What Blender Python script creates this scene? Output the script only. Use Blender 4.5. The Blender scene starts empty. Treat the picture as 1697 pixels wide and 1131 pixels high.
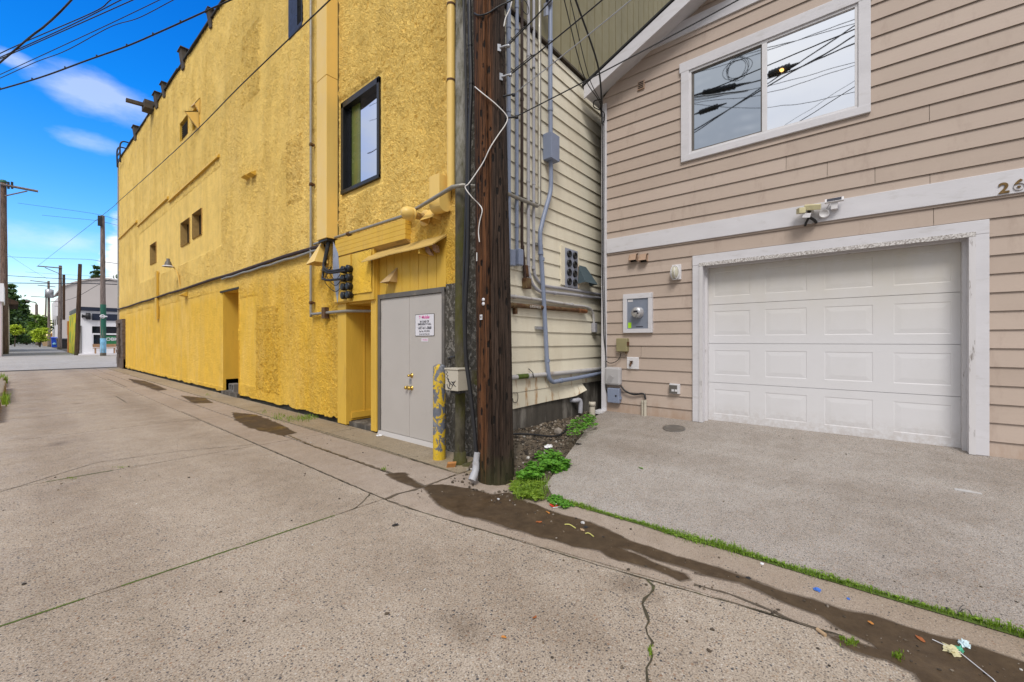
import bpy, bmesh, math, random
import numpy as np
from mathutils import Vector, Matrix, noise
random.seed(7)
RAD = math.radians
scene = bpy.context.scene
COL = scene.collection
V = Vector

# ------------------------------------------------------------------ camera model
H = 1.45                      # eye height above the alley
F = 688.6                     # focal length in photo pixels (1697 wide)
TH = math.atan2(823.0, F)     # camera yaw to the right of the alley direction (+Y)
S, C = math.sin(TH), math.cos(TH)
CAM = V((0, 0, H))
def ray(px, py):
    u = (px - 848.5) / F
    return V((S + C * u, C - S * u, (565.5 - py) / F))
def onX(px, py, X):
    r = ray(px, py); return CAM + r * (X / r.x)
def onY(px, py, Y):
    r = ray(px, py); return CAM + r * (Y / r.y)
def at(px, py, t): return CAM + ray(px, py) * t
def gz(y):                    # the street and the alley beyond climb gently
    pts = [(-1e4, 0), (30, 0), (46, .36), (60, .5), (200, 1.42), (1e4, 3.0)]
    for (a, za), (b, zb) in zip(pts, pts[1:]):
        if y <= b: return za + (zb - za) * (y - a) / (b - a)
    return 3.0
def gnd(px, py):
    r = ray(px, py); lo, hi = .1, 600.0
    f = lambda t: (CAM.z + r.z * t) - gz(r.y * t)
    for _ in range(60):
        m = (lo + hi) / 2
        if f(m) > 0: lo = m
        else: hi = m
    return CAM + r * lo
XY, YC, XP = 3.66, 3.42, 6.0   # yellow wall plane, cream wall plane, garage facade plane
DZ0, DSL = 0.0, .1237          # driveway: starts at X=3.2 and climbs to the facade
def dz(x): return max(0, (x - 3.17)) * DSL
def drv(px, py):
    r = ray(px, py); t = (-H - 3.17 * DSL) / (r.z - DSL * r.x); return CAM + r * t
def yw(px, py, d=0): return onX(px, py, XY - d)
def cw(px, py, d=0): return onY(px, py, YC - d)
def pw(px, py, d=0): return onX(px, py, XP - d)

# ------------------------------------------------------------------ materials
class NT:
    def __init__(s, name):
        s.m = bpy.data.materials.new(name); s.m.use_nodes = True
        s.t = s.m.node_tree; s.t.nodes.clear()
        s.out = s.t.nodes.new('ShaderNodeOutputMaterial')
        tc = s.t.nodes.new('ShaderNodeTexCoord'); s.obj = tc.outputs['Object']
    def set(s, sock, v):
        if v is None: return
        if isinstance(v, bpy.types.NodeSocket): s.t.links.new(v, sock)
        elif isinstance(v, (tuple, list)) and len(v) == 3 and sock.type == 'RGBA': sock.default_value = (*v, 1)
        else: sock.default_value = v
    def n(s, typ, props=None, **ins):
        nd = s.t.nodes.new('ShaderNode' + typ)
        for k, v in (props or {}).items(): setattr(nd, k, v)
        for k, v in ins.items(): s.set(nd.inputs[k.replace('_', ' ')], v)
        return nd
    def map(s, scale=(1, 1, 1), rot=(0, 0, 0), loc=(0, 0, 0), vec=None):
        return s.n('Mapping', Vector=vec or s.obj, Scale=scale, Rotation=rot, Location=loc).outputs[0]
    def noise(s, scale, detail=4, rough=.55, vec=None, dist=0, typ=None):
        return s.n('TexNoise', {'noise_type': typ} if typ else None, Vector=vec or s.obj, Scale=scale, Detail=detail, Roughness=rough, Distortion=dist).outputs[0]
    def voro(s, scale, vec=None, feature='F1', out='Distance', rnd=1.0):
        return s.n('TexVoronoi', {'feature': feature}, Vector=vec or s.obj, Scale=scale, Randomness=rnd).outputs[out]
    def ramp(s, fac, stops):
        nd = s.n('ValToRGB', None, Fac=fac); e = nd.color_ramp.elements
        while len(e) < len(stops): e.new(.5)
        for el, (p, c) in zip(e, stops):
            el.position = p
            el.color = (c, c, c, 1) if isinstance(c, (int, float)) else (*c, 1)
        return nd.outputs[0]
    def mix(s, f, a, b, blend='MIX'):
        nd = s.t.nodes.new('ShaderNodeMix'); nd.data_type = 'RGBA'; nd.blend_type = blend
        s.set(nd.inputs[0], f); s.set(nd.inputs[6], a); s.set(nd.inputs[7], b); return nd.outputs[2]
    def math(s, op, a, b=None, clamp=False):
        nd = s.t.nodes.new('ShaderNodeMath'); nd.operation = op; nd.use_clamp = clamp
        s.set(nd.inputs[0], a); s.set(nd.inputs[1], b); return nd.outputs[0]
    def sep(s, vec=None):
        return s.n('SeparateXYZ', None, Vector=vec or s.obj).outputs
    def bump(s, h, strength=.5, dist=.01, normal=None):
        nd = s.n('Bump', None, Height=h, Strength=strength, Distance=dist)
        if normal: s.t.links.new(normal, nd.inputs['Normal'])
        return nd.outputs[0]
    def pbr(s, col, rough=.7, metal=0, normal=None, spec=.4, **kw):
        nd = s.n('BsdfPrincipled', None, Base_Color=col, Roughness=rough, Metallic=metal)
        s.set(nd.inputs['Specular IOR Level'], spec)
        if normal: s.t.links.new(normal, nd.inputs['Normal'])
        for k, v in kw.items(): s.set(nd.inputs[k.replace('_', ' ')], v)
        s.t.links.new(nd.outputs[0], s.out.inputs['Surface']); return s.m

def lin(r, g, b):
    f = lambda c: (c / 12.92 if c <= .04045 else ((c + .055) / 1.055) ** 2.4)
    return (f(r / 255), f(g / 255), f(b / 255))
def sc(c, k): return tuple(min(1, x * k) for x in c)

def mat(name, col, rough=.65, metal=0, var=.15, vscale=4, streak=(1, 1, 1), bump=.15, bscale=60, dirt=None, dscale=5, dth=(.55, .7), damt=.7, spec=.4):
    g = NT(name); vec = g.map(streak)
    c = g.ramp(g.noise(vscale, 5, .6, vec), [(.25, sc(col, 1 - var)), (.75, sc(col, 1 + var))])
    if dirt:
        f = g.ramp(g.noise(dscale, 8, .65, vec), [(dth[0], 0.0), (dth[1], damt)])
        c = g.mix(f, c, dirt)
    nrm = g.bump(g.noise(bscale, 4, .6, vec), bump, .004) if bump else None
    r = g.ramp(g.noise(vscale * 2, 3), [(.3, max(0, rough - .1)), (.7, min(1, rough + .1))])
    return g.pbr(c, r, metal, nrm, spec)

M = {}
def _r(px0, px1, py0, py1, val):
    a, b = yw(px1, (py0 + py1) / 2), yw(px0, (py0 + py1) / 2); m = (px0 + px1) / 2
    return (a.y - YC, b.y - YC, yw(m, py1).z, yw(m, py0).z, val)
STUCCO_PATCHES = [_r(230, 366, 330, 440, .10), _r(205, 372, 500, 625, .18), _r(400, 430, 45, 165, 1.25), _r(474, 502, 225, 335, 1.2), _r(424, 462, 505, 650, 1.15), _r(374, 400, 120, 210, .9), _r(396, 424, 490, 640, .2)]
_a, _b, _c, _d = yw(566, 172.6), yw(566, 319.7), yw(628, 128.7), yw(628, 297)
STUCCO_PATCHES.append((_c.y - YC - .12, _a.y - YC + .12, (_b.z + _d.z) / 2 - .12, (_a.z + _c.z) / 2 + .12, .12))
def m_stucco(name, low, high, amp, fleck=None, zsplit=None, rects=()):
    g = NT(name); xyz = g.sep()
    big = g.noise(.55, 5, .6); streaks = g.noise(1.2, 6, .65, g.map((1, 1.4, .12)))
    c = g.ramp(g.noise(2.4, 6, .65), [(.3, sc(high, .86)), (.5, high), (.72, sc(high, 1.1))])
    if zsplit is not None:
        cl = g.ramp(g.noise(2.4, 6, .65), [(.3, sc(low, .86)), (.5, low), (.72, sc(low, 1.08))])
        z = g.math('ADD', xyz['Z'], g.math('MULTIPLY', g.math('SUBTRACT', big, .5), .5))
        c = g.mix(g.ramp(g.n('MapRange', None, Value=z, From_Min=zsplit - .15, From_Max=zsplit + .5).outputs[0], [(0, 0.0), (1, 1.0)]), cl, c)
    # weather staining: pale dusty and brown vertical runs
    c = g.mix(g.ramp(streaks, [(.46, 0.0), (.70, .6)]), c, (high[0] * .74, high[1] * .70, high[2] * .6))
    c = g.mix(g.ramp(g.noise(.9, 7, .7, g.map((1, 1, .35), loc=(3, 5, 1))), [(.5, 0.0), (.75, .45)]), c, (min(1, high[0] * 1.08), min(1, high[1] * 1.12), min(1, high[2] * 1.5)))
    patch = g.ramp(g.noise(.8, 3, .6, g.map((1, 1, 1), loc=(9, 2, 4))), [(.36, .3), (.58, 1.0)])
    if rects:   # panels of coarser or smoother render laid at different times
        near = g.ramp(g.n('MapRange', None, Value=xyz['Y'], From_Min=3.9, From_Max=5.2).outputs[0], [(0, 1.0), (1, .0)])
        patch = g.math('MAXIMUM', g.math('MULTIPLY', patch, .75), g.math('MULTIPLY', near, g.ramp(big, [(.25, .65), (.6, 1.0)])))
        for (ya, yb2, za, zb2, val) in rects:
            wob = g.math('MULTIPLY', g.math('SUBTRACT', g.noise(5, 3), .5), .12)
            f = g.math('MINIMUM', g.math('MINIMUM', g.math('SUBTRACT', xyz['Y'], ya), g.math('SUBTRACT', yb2, xyz['Y'])), g.math('MINIMUM', g.math('SUBTRACT', xyz['Z'], za), g.math('SUBTRACT', zb2, xyz['Z'])))
            f = g.ramp(g.math('ADD', f, wob), [(.0, 0.0), (.04, 1.0)])
            patch = g.math('ADD', g.math('MULTIPLY', patch, g.math('SUBTRACT', 1.0, f)), g.math('MULTIPLY', f, val))
    w = g.n('VectorMath', {'operation': 'ADD'}).outputs[0]
    wn = w.node; g.set(wn.inputs[0], g.map((1, 1, .8), (0.5, 0, 0)))
    ncol = g.n('TexNoise', None, Vector=g.obj, Scale=7, Detail=3).outputs['Color']
    sv = g.n('VectorMath', {'operation': 'SCALE'}); g.set(sv.inputs[0], ncol); sv.inputs['Scale'].default_value = .22
    g.set(wn.inputs[1], sv.outputs[0])
    v1 = g.voro(8, w, 'SMOOTH_F1')
    v2 = g.noise(19, 6, .66, w)
    v3 = g.noise(90, 3, .6)
    h = g.math('ADD', g.math('MULTIPLY', g.ramp(v1, [(.1, 0.0), (.6, 1.0)]), .5), g.math('MULTIPLY', g.ramp(v2, [(.36, 0.0), (.62, 1.0)]), .75))
    h = g.math('ADD', g.math('MULTIPLY', h, patch), g.math('MULTIPLY', v3, .22))
    if fleck:
        c = g.mix(g.ramp(v2, [(.5, 0.0), (.62, .9)]), c, fleck)
    else:   # hollows of the render coat coloured darker, standing in for crevice shade
        pit = g.math('MULTIPLY', g.ramp(v2, [(.345, 1.0), (.40, 0.0)]), patch)
        c = g.mix(g.math('MULTIPLY', pit, .55), c, (low[0] * .45, low[1] * .36, low[2] * .3))
    dn = g.n('Displacement', None, Height=h, Midlevel=.75, Scale=amp)
    g.t.links.new(dn.outputs[0], g.out.inputs['Displacement'])
    g.m.displacement_method = 'BOTH'
    return g.pbr(c, .82, 0, None, .25)

YEL = (.66, .395, .075); YELHI = (.66, .44, .13)
def mk_materials():
    M['stucco'] = m_stucco('yellow stucco', (.79, .49, .060), (.86, .602, .17), .05, None, 2.75, STUCCO_PATCHES)
    M['stucco_fine'] = m_stucco('fine yellow stucco', (.80, .49, .045), (.82, .56, .11), .012, None, 2.75)
    M['stucco_bare'] = m_stucco('bare grey stucco', (.10, .092, .08), (.07, .064, .052), .022, (.24, .225, .20))
    M['yellow'] = mat('yellow painted board', (.66, .415, .055), .6, var=.1, vscale=3, streak=(1, 1, .3), dirt=(.25, .13, .025), dscale=3, dth=(.56, .8), damt=.55, bump=.2, bscale=30)
    M['yellow_pale'] = mat('yellow painted sheet metal', (.80, .55, .16), .45, var=.05, vscale=2, streak=(1, 1, .2), dirt=(.35, .2, .05), dscale=4, dth=(.62, .8), damt=.4, bump=.05)
    M['dark_gap'] = mat('dark crumbled footing', (.045, .04, .03), .9, var=.4, vscale=9, bump=.8, bscale=25, dirt=(.09, .10, .03), dscale=6)
    M['white_trim'] = mat('white painted trim', (.61, .60, .63), .55, var=.06, vscale=6, streak=(1, .3, 1), dirt=(.42, .40, .38), dscale=14, dth=(.56, .72), damt=.45, bump=.25, bscale=45)
    M['white_chipped'] = mat('white chipped trim', (.61, .595, .61), .55, var=.06, vscale=6, streak=(1, 1, .18), dirt=(.16, .13, .11), dscale=16, dth=(.60, .66), damt=.8, bump=.3, bscale=45)
    M['door_grey'] = mat('grey painted steel door', (.45, .42, .392), .45, var=.035, vscale=2, dirt=(.32, .28, .24), dscale=3, dth=(.6, .8), damt=.35, bump=.05)
    M['frame_grey'] = mat('dark grey door frame', (.12, .11, .10), .5, var=.15, dirt=(.22, .19, .16), dscale=8)
    M['black'] = mat('black rubber', (.012, .012, .013), .45, var=.2, bump=.05)
    M['black_matte'] = mat('black painted metal', (.02, .02, .022), .5, var=.3)
    M['window_black'] = mat('black window frame', (.013, .014, .016), .35, var=.2, bump=0)
    M['conduit_blue'] = mat('blue grey pvc conduit', (.225, .265, .37), .42, var=.07, vscale=5, dirt=(.15, .15, .16), dscale=7, dth=(.58, .75), damt=.5, bump=.05)
    M['conduit_grey'] = mat('grey painted conduit', (.36, .36, .40), .45, var=.08, vscale=5, dirt=(.2, .18, .16), dscale=6, dth=(.55, .75), damt=.6, bump=.05)
    M['conduit_pale'] = mat('pale weathered conduit', (.46, .45, .45), .5, var=.1, vscale=5, dirt=(.20, .13, .07), dscale=6, dth=(.55, .7), damt=.7, bump=.1)
    M['galv'] = mat('galvanised steel', (.38, .39, .42), .38, .55, var=.15, vscale=8, dirt=(.28, .26, .24), dscale=10)
    M['galv_blue'] = mat('blue grey sheet metal', (.33, .36, .45), .45, .3, var=.12, vscale=6, dirt=(.2, .2, .2), dscale=7)
    M['dull_steel'] = mat('dull steel pipe', (.30, .285, .25), .45, .35, var=.15, vscale=6, dirt=(.16, .12, .06), dscale=6)
    M['rust'] = mat('rusty iron pipe', (.10, .045, .02), .85, var=.45, vscale=14, dirt=(.17, .13, .06), dscale=7, dth=(.45, .65), damt=.8, bump=.6, bscale=60)
    M['brown_pipe'] = mat('dark brown iron pipe', (.045, .025, .02), .7, var=.3, vscale=10, bump=.4)
    M['copper'] = mat('rusty end cap', (.28, .12, .05), .6, .2, var=.35, vscale=20)
    M['beige_box'] = mat('beige utility box', (.50, .46, .38), .5, var=.05, dirt=(.3, .25, .18), dscale=5, damt=.4, bump=.05)
    M['khaki_box'] = mat('khaki steel box', (.27, .24, .13), .5, var=.1, dirt=(.15, .12, .06), dscale=7, damt=.5)
    M['pvc_grey'] = mat('grey plastic box', (.42, .41, .42), .5, var=.05, bump=.05)
    M['pvc_white'] = mat('white plastic', (.66, .65, .67), .45, var=.04, bump=.03, dirt=(.5, .47, .42), dscale=9, damt=.3)
    M['pvc_boot'] = mat('scuffed grey plastic', (.38, .38, .40), .5, var=.12, dirt=(.18, .16, .13), dscale=9)
    M['meter_panel'] = mat('blue grey meter panel', (.23, .26, .33), .4, .2, var=.06, bump=.03)
    M['meter_face'] = mat('silver meter face', (.50, .50, .52), .25, .5, var=.06, bump=0)
    M['lime'] = mat('lime sticker', (.40, .72, .03), .5, var=.05, bump=0)
    M['tan_vent'] = mat('tan plastic vent', (.40, .27, .19), .55, var=.08, bump=.05, dirt=(.2, .13, .09), dscale=9)
    M['brass'] = mat('brass', (.62, .42, .10), .25, .9, var=.1, bump=0)
    M['bronze'] = mat('antique brass numerals', (.17, .105, .04), .4, .6, var=.4, vscale=30, bump=.1)
    M['cable_black'] = mat('black cable sheath', (.016, .016, .018), .5, var=.2, bump=.05)
    M['cable_white'] = mat('white cable sheath', (.72, .70, .68), .45, var=.08, vscale=9, bump=.03)
    M['magenta'] = mat('magenta print', (.62, .06, .30), .5, var=.05, bump=0)
    M['ink'] = mat('black print', (.012, .012, .02), .5, var=.05, bump=0)
    M['sign_white'] = mat('white sign enamel', (.68, .67, .72), .4, var=.03, bump=0)
    M['chalk'] = mat('white paint marker', (.62, .60, .55), .7, var=.15, vscale=60, bump=0)
    M['olive'] = mat('olive board', (.235, .205, .115), .7, var=.1, vscale=3, streak=(1, 1, .2), dirt=(.10, .085, .05), dscale=4, dth=(.58, .8), damt=.5)
    M['roof'] = mat('dark roofing', (.03, .03, .032), .9, var=.3)
    M['found'] = mat('stained concrete foundation', (.075, .066, .055), .9, var=.5, vscale=4, streak=(1, 1, .25), dirt=(.27, .25, .22), dscale=5, dth=(.5, .68), damt=.85, bump=.5, bscale=40)
    M['plank_and_reveal_shade'] = mat('weathered ochre plank and reveal shade', (.40, .26, .09), .75, var=.25, vscale=8, streak=(1, .15, 1), dirt=(.12, .07, .03), dscale=8, bump=.4)
    M['soil'] = mat('dark soil', (.085, .068, .048), .95, var=.4, vscale=20, bump=1, bscale=50)
    M['moss'] = mat('moss', (.075, .11, .018), .95, var=.4, vscale=20, bump=.8, bscale=80)
    M['ochre_vent'] = mat('ochre metal vent', (.50, .34, .15), .5, var=.08, bump=.05)
    M['tan_pier'] = mat('crumbling brown masonry', (.115, .085, .068), .9, var=.5, vscale=6, bump=1, bscale=12, dirt=(.05, .04, .035), dscale=7)
    M['blockgrey'] = mat('grey cinder block', (.17, .16, .15), .9, var=.2, bump=.6, bscale=60)

    # ---- pink siding: per board tone, wood grain, a little dirt
    g = NT('pink beige lap siding')
    rnd = g.n('Attribute', {'attribute_name': 'rnd'}).outputs['Fac']
    grain = g.noise(7, 6, .7, g.map((1, .35, 26)))
    base = g.ramp(rnd, [(0, (.425, .342, .285)), (.5, (.457, .371, .312)), (1, (.49, .40, .34))])
    c = g.mix(g.ramp(grain, [(.35, .0), (.7, .22)]), base, (.355, .275, .225))
    c = g.mix(g.ramp(g.noise(1.1, 6, .65), [(.45, 0.0), (.75, .35)]), c, (.54, .44, .37))
    z = g.sep()['Z']
    low = g.ramp(g.math('ADD', z, g.math('MULTIPLY', g.noise(5, 6, .7, g.map((1, 1, .3))), .9)), [(.75, .7), (1.0, 0.0)])
    c = g.mix(low, c, (.35, .24, .17))
    c = g.mix(g.ramp(g.noise(3.2, 7, .7, g.map((1, 1.6, .5), loc=(4, 1, 0))), [(.56, 0.0), (.70, .5)]), c, (.33, .25, .205))
    M['siding'] = g.pbr(c, .62, 0, g.bump(grain, .22, .003), .35)
    # ---- cream siding with rust runs and grime
    g = NT('cream lap siding')
    rnd = g.n('Attribute', {'attribute_name': 'rnd'}).outputs['Fac']
    c = g.ramp(rnd, [(0, (.70, .645, .51)), (1, (.77, .72, .585))])
    c = g.mix(g.ramp(g.noise(2.3, 7, .7, g.map((1, 1, .22))), [(.47, 0.0), (.75, .45)]), c, (.50, .43, .31))
    c = g.mix(g.ramp(g.noise(1.1, 5, .6, g.map((1, 1, 1), loc=(2, 7, 3))), [(.52, 0.0), (.7, .5)]), c, (.70, .66, .54))
    # rust runs low on the boards near the pole (local x from the wall corner)
    s = g.sep()
    runs = g.math('MULTIPLY', g.ramp(g.noise(9, 5, .7, g.map((1, 1, .16))), [(.54, 0.0), (.64, .85)]),
                  g.math('MULTIPLY', g.ramp(s['Z'], [(.0, 1.0), (.98, .9), (1, .0)]), g.n('MapRange', None, Value=s['Z'], From_Min=1.7, From_Max=1.2).outputs[0]))
    c = g.mix(runs, c, (.36, .17, .04))
    M['cream'] = g.pbr(c, .6, 0, g.bump(g.noise(50, 3, .6, g.map((1, 1, 6))), .15, .003), .35)

    # ---- garage door: white, grubby toward the top and the foot
    g = NT('white garage door')
    z = g.sep()['Z']; n1 = g.noise(3.5, 7, .65, g.map((1, 1, .6)))
    top = g.math('MULTIPLY', g.n('MapRange', None, Value=z, From_Min=1.45, From_Max=2.4).outputs[0], g.ramp(n1, [(.25, .45), (.7, 1.0)]))
    foot = g.math('MULTIPLY', g.n('MapRange', None, Value=z, From_Min=.62, From_Max=.36).outputs[0], g.ramp(g.noise(18, 7, .75), [(.40, 0.0), (.60, 1.0)]))
    c = g.mix(g.math('MULTIPLY', top, .75), (.66, .655, .675), (.54, .49, .385))
    c = g.mix(g.ramp(g.noise(1.6, 6, .7), [(.5, 0.0), (.8, .35)]), c, (.56, .55, .545))
    c = g.mix(g.math('MULTIPLY', foot, .38), c, (.33, .26, .20))
    M['garage'] = g.pbr(c, .42, 0, g.bump(g.noise(60, 3, .6, g.map((1, .2, 1))), .08, .002), .4)

    # ---- aggregate concrete
    def aggregate(name, base, dark, scale, pebble_amt, fine, tint=(1, 1, 1), stain=(.2, .17, .14), lanes=()):
        g = NT(name)
        wv = g.n('VectorMath', {'operation': 'ADD'}); g.set(wv.inputs[0], g.obj)
        sv = g.n('VectorMath', {'operation': 'SCALE'}); g.set(sv.inputs[0], g.n('TexNoise', None, Vector=g.obj, Scale=scale * .5, Detail=2).outputs['Color']); sv.inputs['Scale'].default_value = .9 / scale
        g.set(wv.inputs[1], sv.outputs[0]); w = wv.outputs[0]
        c = g.ramp(g.noise(fine, 5, .75), [(.34, dark), (.5, base), (.68, sc(base, 1.4))])
        for k, (sc_, th, cols) in enumerate([(scale, .40, [(0, (.06, .058, .06)), (.22, (.17, .15, .135)), (.42, (.27, .215, .165)), (.6, (.37, .26, .165)), (.8, (.43, .37, .31)), (1, (.60, .56, .50))]),
                                             (scale * .5, .30, [(0, (.045, .05, .06)), (.35, (.12, .115, .12)), (.6, (.30, .18, .11)), (1, (.48, .42, .35))])]):
            vn = g.n('TexVoronoi', None, Vector=w, Scale=sc_)
            sel = g.n('SeparateColor', None, Color=vn.outputs['Color']).outputs
            dens = g.math('ADD', sel[0], g.math('MULTIPLY', g.math('SUBTRACT', g.noise(.9, 5, .65, g.map((1, 1, 1), loc=(k * 3, 1, 0))), .5), 1.1))
            m_ = g.math('MULTIPLY', g.ramp(vn.outputs['Distance'], [(th - .06, 1.0), (th + .03, 0.0)]), g.ramp(dens, [(1 - pebble_amt * (.9 if k == 0 else .45) - .01, 0.0), (1 - pebble_amt * (.9 if k == 0 else .45), 1.0)]))
            c = g.mix(g.math('MULTIPLY', m_, .95), c, g.ramp(sel[1], cols))
            if k == 0: mm = m_
        c = g.mix(g.ramp(g.noise(.45, 6, .6), [(.38, 0.0), (.72, .55)]), c, g.mix(1, c, stain, 'MULTIPLY'))
        c = g.mix(g.ramp(g.noise(1.7, 6, .65, g.map((1, .4, 1), loc=(2, 1, 0))), [(.52, 0.0), (.75, .35)]), c, g.mix(1, c, (.62, .57, .52), 'MULTIPLY'))
        c = g.mix(g.ramp(g.noise(5.5, 7, .72), [(.42, 0.0), (.66, .5)]), c, g.mix(1, c, (.72, .69, .65), 'MULTIPLY'))
        if lanes:
            X_ = g.sep()['X']; wob = g.math('ADD', X_, g.math('MULTIPLY', g.math('SUBTRACT', g.noise(.5, 3), .5), .5))
            for cx, wd in lanes:
                q_ = g.math('DIVIDE', g.math('SUBTRACT', wob, cx), wd); ln_ = g.math('SUBTRACT', 1.0, g.math('MULTIPLY', q_, q_), True)
                c = g.mix(g.math('MULTIPLY', ln_, g.ramp(g.noise(1.3, 6, .7), [(.35, .1), (.7, .75)])), c, g.mix(1, c, (.68, .64, .60), 'MULTIPLY'))
            sp_ = g.voro(1.1, g.map((1, .6, 1), loc=(.3, .1, 0))); c = g.mix(g.ramp(g.math('ADD', sp_, g.math('MULTIPLY', g.noise(6, 5), .22)), [(.14, .65), (.26, 0.0)]), c, g.mix(1, c, (.52, .48, .44), 'MULTIPLY'))
        c = g.mix(1, c, tint, 'MULTIPLY')
        h = g.math('ADD', g.math('MULTIPLY', mm, .5), g.noise(fine, 4, .7))
        return g.pbr(c, g.ramp(g.noise(2, 4), [(.3, .62), (.7, .85)]), 0, g.bump(h, .55, .004), .35)
    M['alley'] = aggregate('exposed aggregate concrete', (.415, .35, .282), (.125, .10, .078), 92, .84, 110, stain=(.66, .62, .57), lanes=((.35, .42), (1.75, .38), (-.9, .3)))
    M['gutter'] = aggregate('smooth gutter concrete', (.365, .30, .245), (.235, .19, .15), 120, .3, 130, stain=(.72, .66, .55))
    M['apron'] = aggregate('mossy footway concrete', (.33, .27, .19), (.20, .16, .11), 110, .25, 90, stain=(.55, .50, .36))
    M['drive'] = aggregate('broom finished driveway concrete', (.39, .36, .335), (.12, .11, .10), 120, .75, 170, stain=(.62, .55, .48), lanes=((5.6, .7), (4.6, .35)))
    M['street'] = aggregate('grey asphalt street', (.38, .36, .345), (.28, .27, .26), 60, .3, 80, stain=(.8, .8, .8))
    M['ground'] = mat('bare asphalt ground', (.085, .078, .068), .9, var=.25, vscale=3, bump=.4)
    g = NT('wet gutter silt')
    n1 = g.noise(9, 7, .7); n2 = g.noise(1.8, 5, .6)
    c = g.ramp(n1, [(.3, (.045, .028, .015)), (.6, (.085, .056, .031)), (.8, (.15, .105, .062))])
    c = g.mix(g.ramp(n2, [(.4, 0.0), (.7, .45)]), c, (.055, .04, .025))
    M['wet'] = g.pbr(c, g.ramp(n2, [(.33, .3), (.5, .7)]), 0, g.bump(g.noise(70, 5, .7), .35, .004), .22)
    M['damp'] = mat('damp dark joint', (.10, .078, .055), .5, var=.35, vscale=14, bump=.5, bscale=60)
    M['crack'] = mat('dirt filled crack', (.06, .05, .03), .9, var=.5, vscale=25, bump=.6, dirt=(.10, .12, .03), dscale=6)

    # ---- utility pole timber
    def wood(name, a, b, hole, warm, side=None):
        g = NT(name)
        st = g.noise(5, 8, .72, g.map((2.2, 2.2, .14)))
        fine = g.noise(30, 6, .7, g.map((2, 2, .06)))
        c = g.ramp(st, [(.32, a), (.62, b)])
        c = g.mix(g.ramp(g.noise(1.6, 4, .6, g.map((1.5, 1.5, .12), loc=(1, 4, 2))), [(.48, 0.0), (.64, .75)]), c, warm)
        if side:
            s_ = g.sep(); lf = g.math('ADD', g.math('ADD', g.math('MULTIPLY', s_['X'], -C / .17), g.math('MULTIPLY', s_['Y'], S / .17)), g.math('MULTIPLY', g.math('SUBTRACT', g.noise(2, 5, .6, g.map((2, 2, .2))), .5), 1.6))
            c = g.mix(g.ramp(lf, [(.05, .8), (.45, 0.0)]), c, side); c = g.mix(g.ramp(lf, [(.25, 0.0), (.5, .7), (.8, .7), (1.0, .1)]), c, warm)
        c = g.mix(g.ramp(fine, [(.42, 0.0), (.58, .85)]), c, sc(a, .3))
        hv = g.voro(19, g.map((1, 1, .3)))
        hs = g.n('TexVoronoi', None, Vector=g.map((1, 1, .33)), Scale=15).outputs['Color']
        hm = g.math('MULTIPLY', g.ramp(g.math('ADD', hv, g.math('MULTIPLY', g.noise(30, 3), .25)), [(.33, 1.0), (.40, 0.0)]), hole)
        c = g.mix(hm, c, (.008, .006, .005))
        z = g.sep()['Z']
        c = g.mix(g.math('MULTIPLY', g.ramp(g.math('ADD', z, g.math('MULTIPLY', g.noise(6, 5), .5)), [(.3, .75), (.62, 0.0)]), .8), c, (.05, .052, .02))
        h = g.math('SUBTRACT', g.math('ADD', fine, st), hm)
        return g.pbr(c, .85, 0, g.bump(h, 1.0, .02), .25)
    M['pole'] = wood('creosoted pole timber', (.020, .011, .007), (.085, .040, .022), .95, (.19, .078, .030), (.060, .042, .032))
    M['pole_light'] = wood('brown grey pole timber', (.14, .095, .075), (.25, .18, .145), .3, (.22, .13, .09))
    M['pole_grey'] = wood('weathered grey pole timber', (.20, .16, .145), (.36, .30, .28), .2, (.28, .21, .18))
    M['pole_brown'] = wood('brown pole timber', (.055, .035, .025), (.12, .075, .05), .3, (.15, .085, .05))
    g = NT('mossy weathered pipe')
    c = g.ramp(g.noise(10, 8, .75, g.map((1, 1, .4))), [(.35, (.035, .03, .02)), (.6, (.10, .09, .065)), (.75, (.22, .21, .18))])
    c = g.mix(g.ramp(g.noise(3, 6, .7, g.map((1, 1, .5), loc=(0, 3, 1))), [(.42, 0.0), (.6, .8)]), c, (.075, .075, .015))
    zz = g.sep()['Z']
    c = g.mix(g.math('MULTIPLY', g.ramp(g.noise(4, 7, .75, g.map((1, 1, .3))), [(.4, 0.0), (.55, .85)]), g.n('MapRange', None, Value=zz, From_Min=3.0, From_Max=3.6).outputs[0]), c, (.34, .33, .30))
    M['mossy'] = g.pbr(c, .9, 0, g.bump(g.noise(40, 6, .7), .6, .008), .2)
    # ---- bollard: yellow paint flaking off grey blue primer
    g = NT('flaking bollard paint')
    n = g.noise(8.5, 9, .66, g.map((1, 1, .75)), .8)
    yl = g.ramp(g.noise(20, 5), [(.3, (.55, .36, .02)), (.7, (.66, .46, .04))])
    bl = g.ramp(g.noise(9, 6, .7, g.map((1, 1, .5))), [(.35, (.10, .115, .15)), (.6, (.17, .18, .21)), (.72, (.45, .46, .48))])
    z = g.sep()['Z']
    th = g.math('ADD', n, g.math('MULTIPLY', g.ramp(z, [(.12, .12), (.3, .0), (.62, -.05), (.9, -.02)]), 1))
    k = g.ramp(th, [(.515, 0.0), (.525, 1.0)])
    c = g.mix(k, bl, yl)
    c = g.mix(g.ramp(g.noise(25, 6, .7), [(.62, 0.0), (.7, .7)]), c, (.06, .04, .025))
    M['bollard'] = g.pbr(c, .55, .0, g.bump(g.math('ADD', k, g.noise(40, 4)), .4, .004), .4)
    # ---- glass
    def glass(name, col, rough, metal=1.0):
        g = NT(name)
        wob = g.bump(g.noise(1.3, 2), .02, .05)
        return g.pbr(col, rough, metal, wob, .5)
    M['glass_bright'] = glass('reflective window glass', (.86, .88, .92), .015)
    g = NT('screened window glass')
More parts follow.
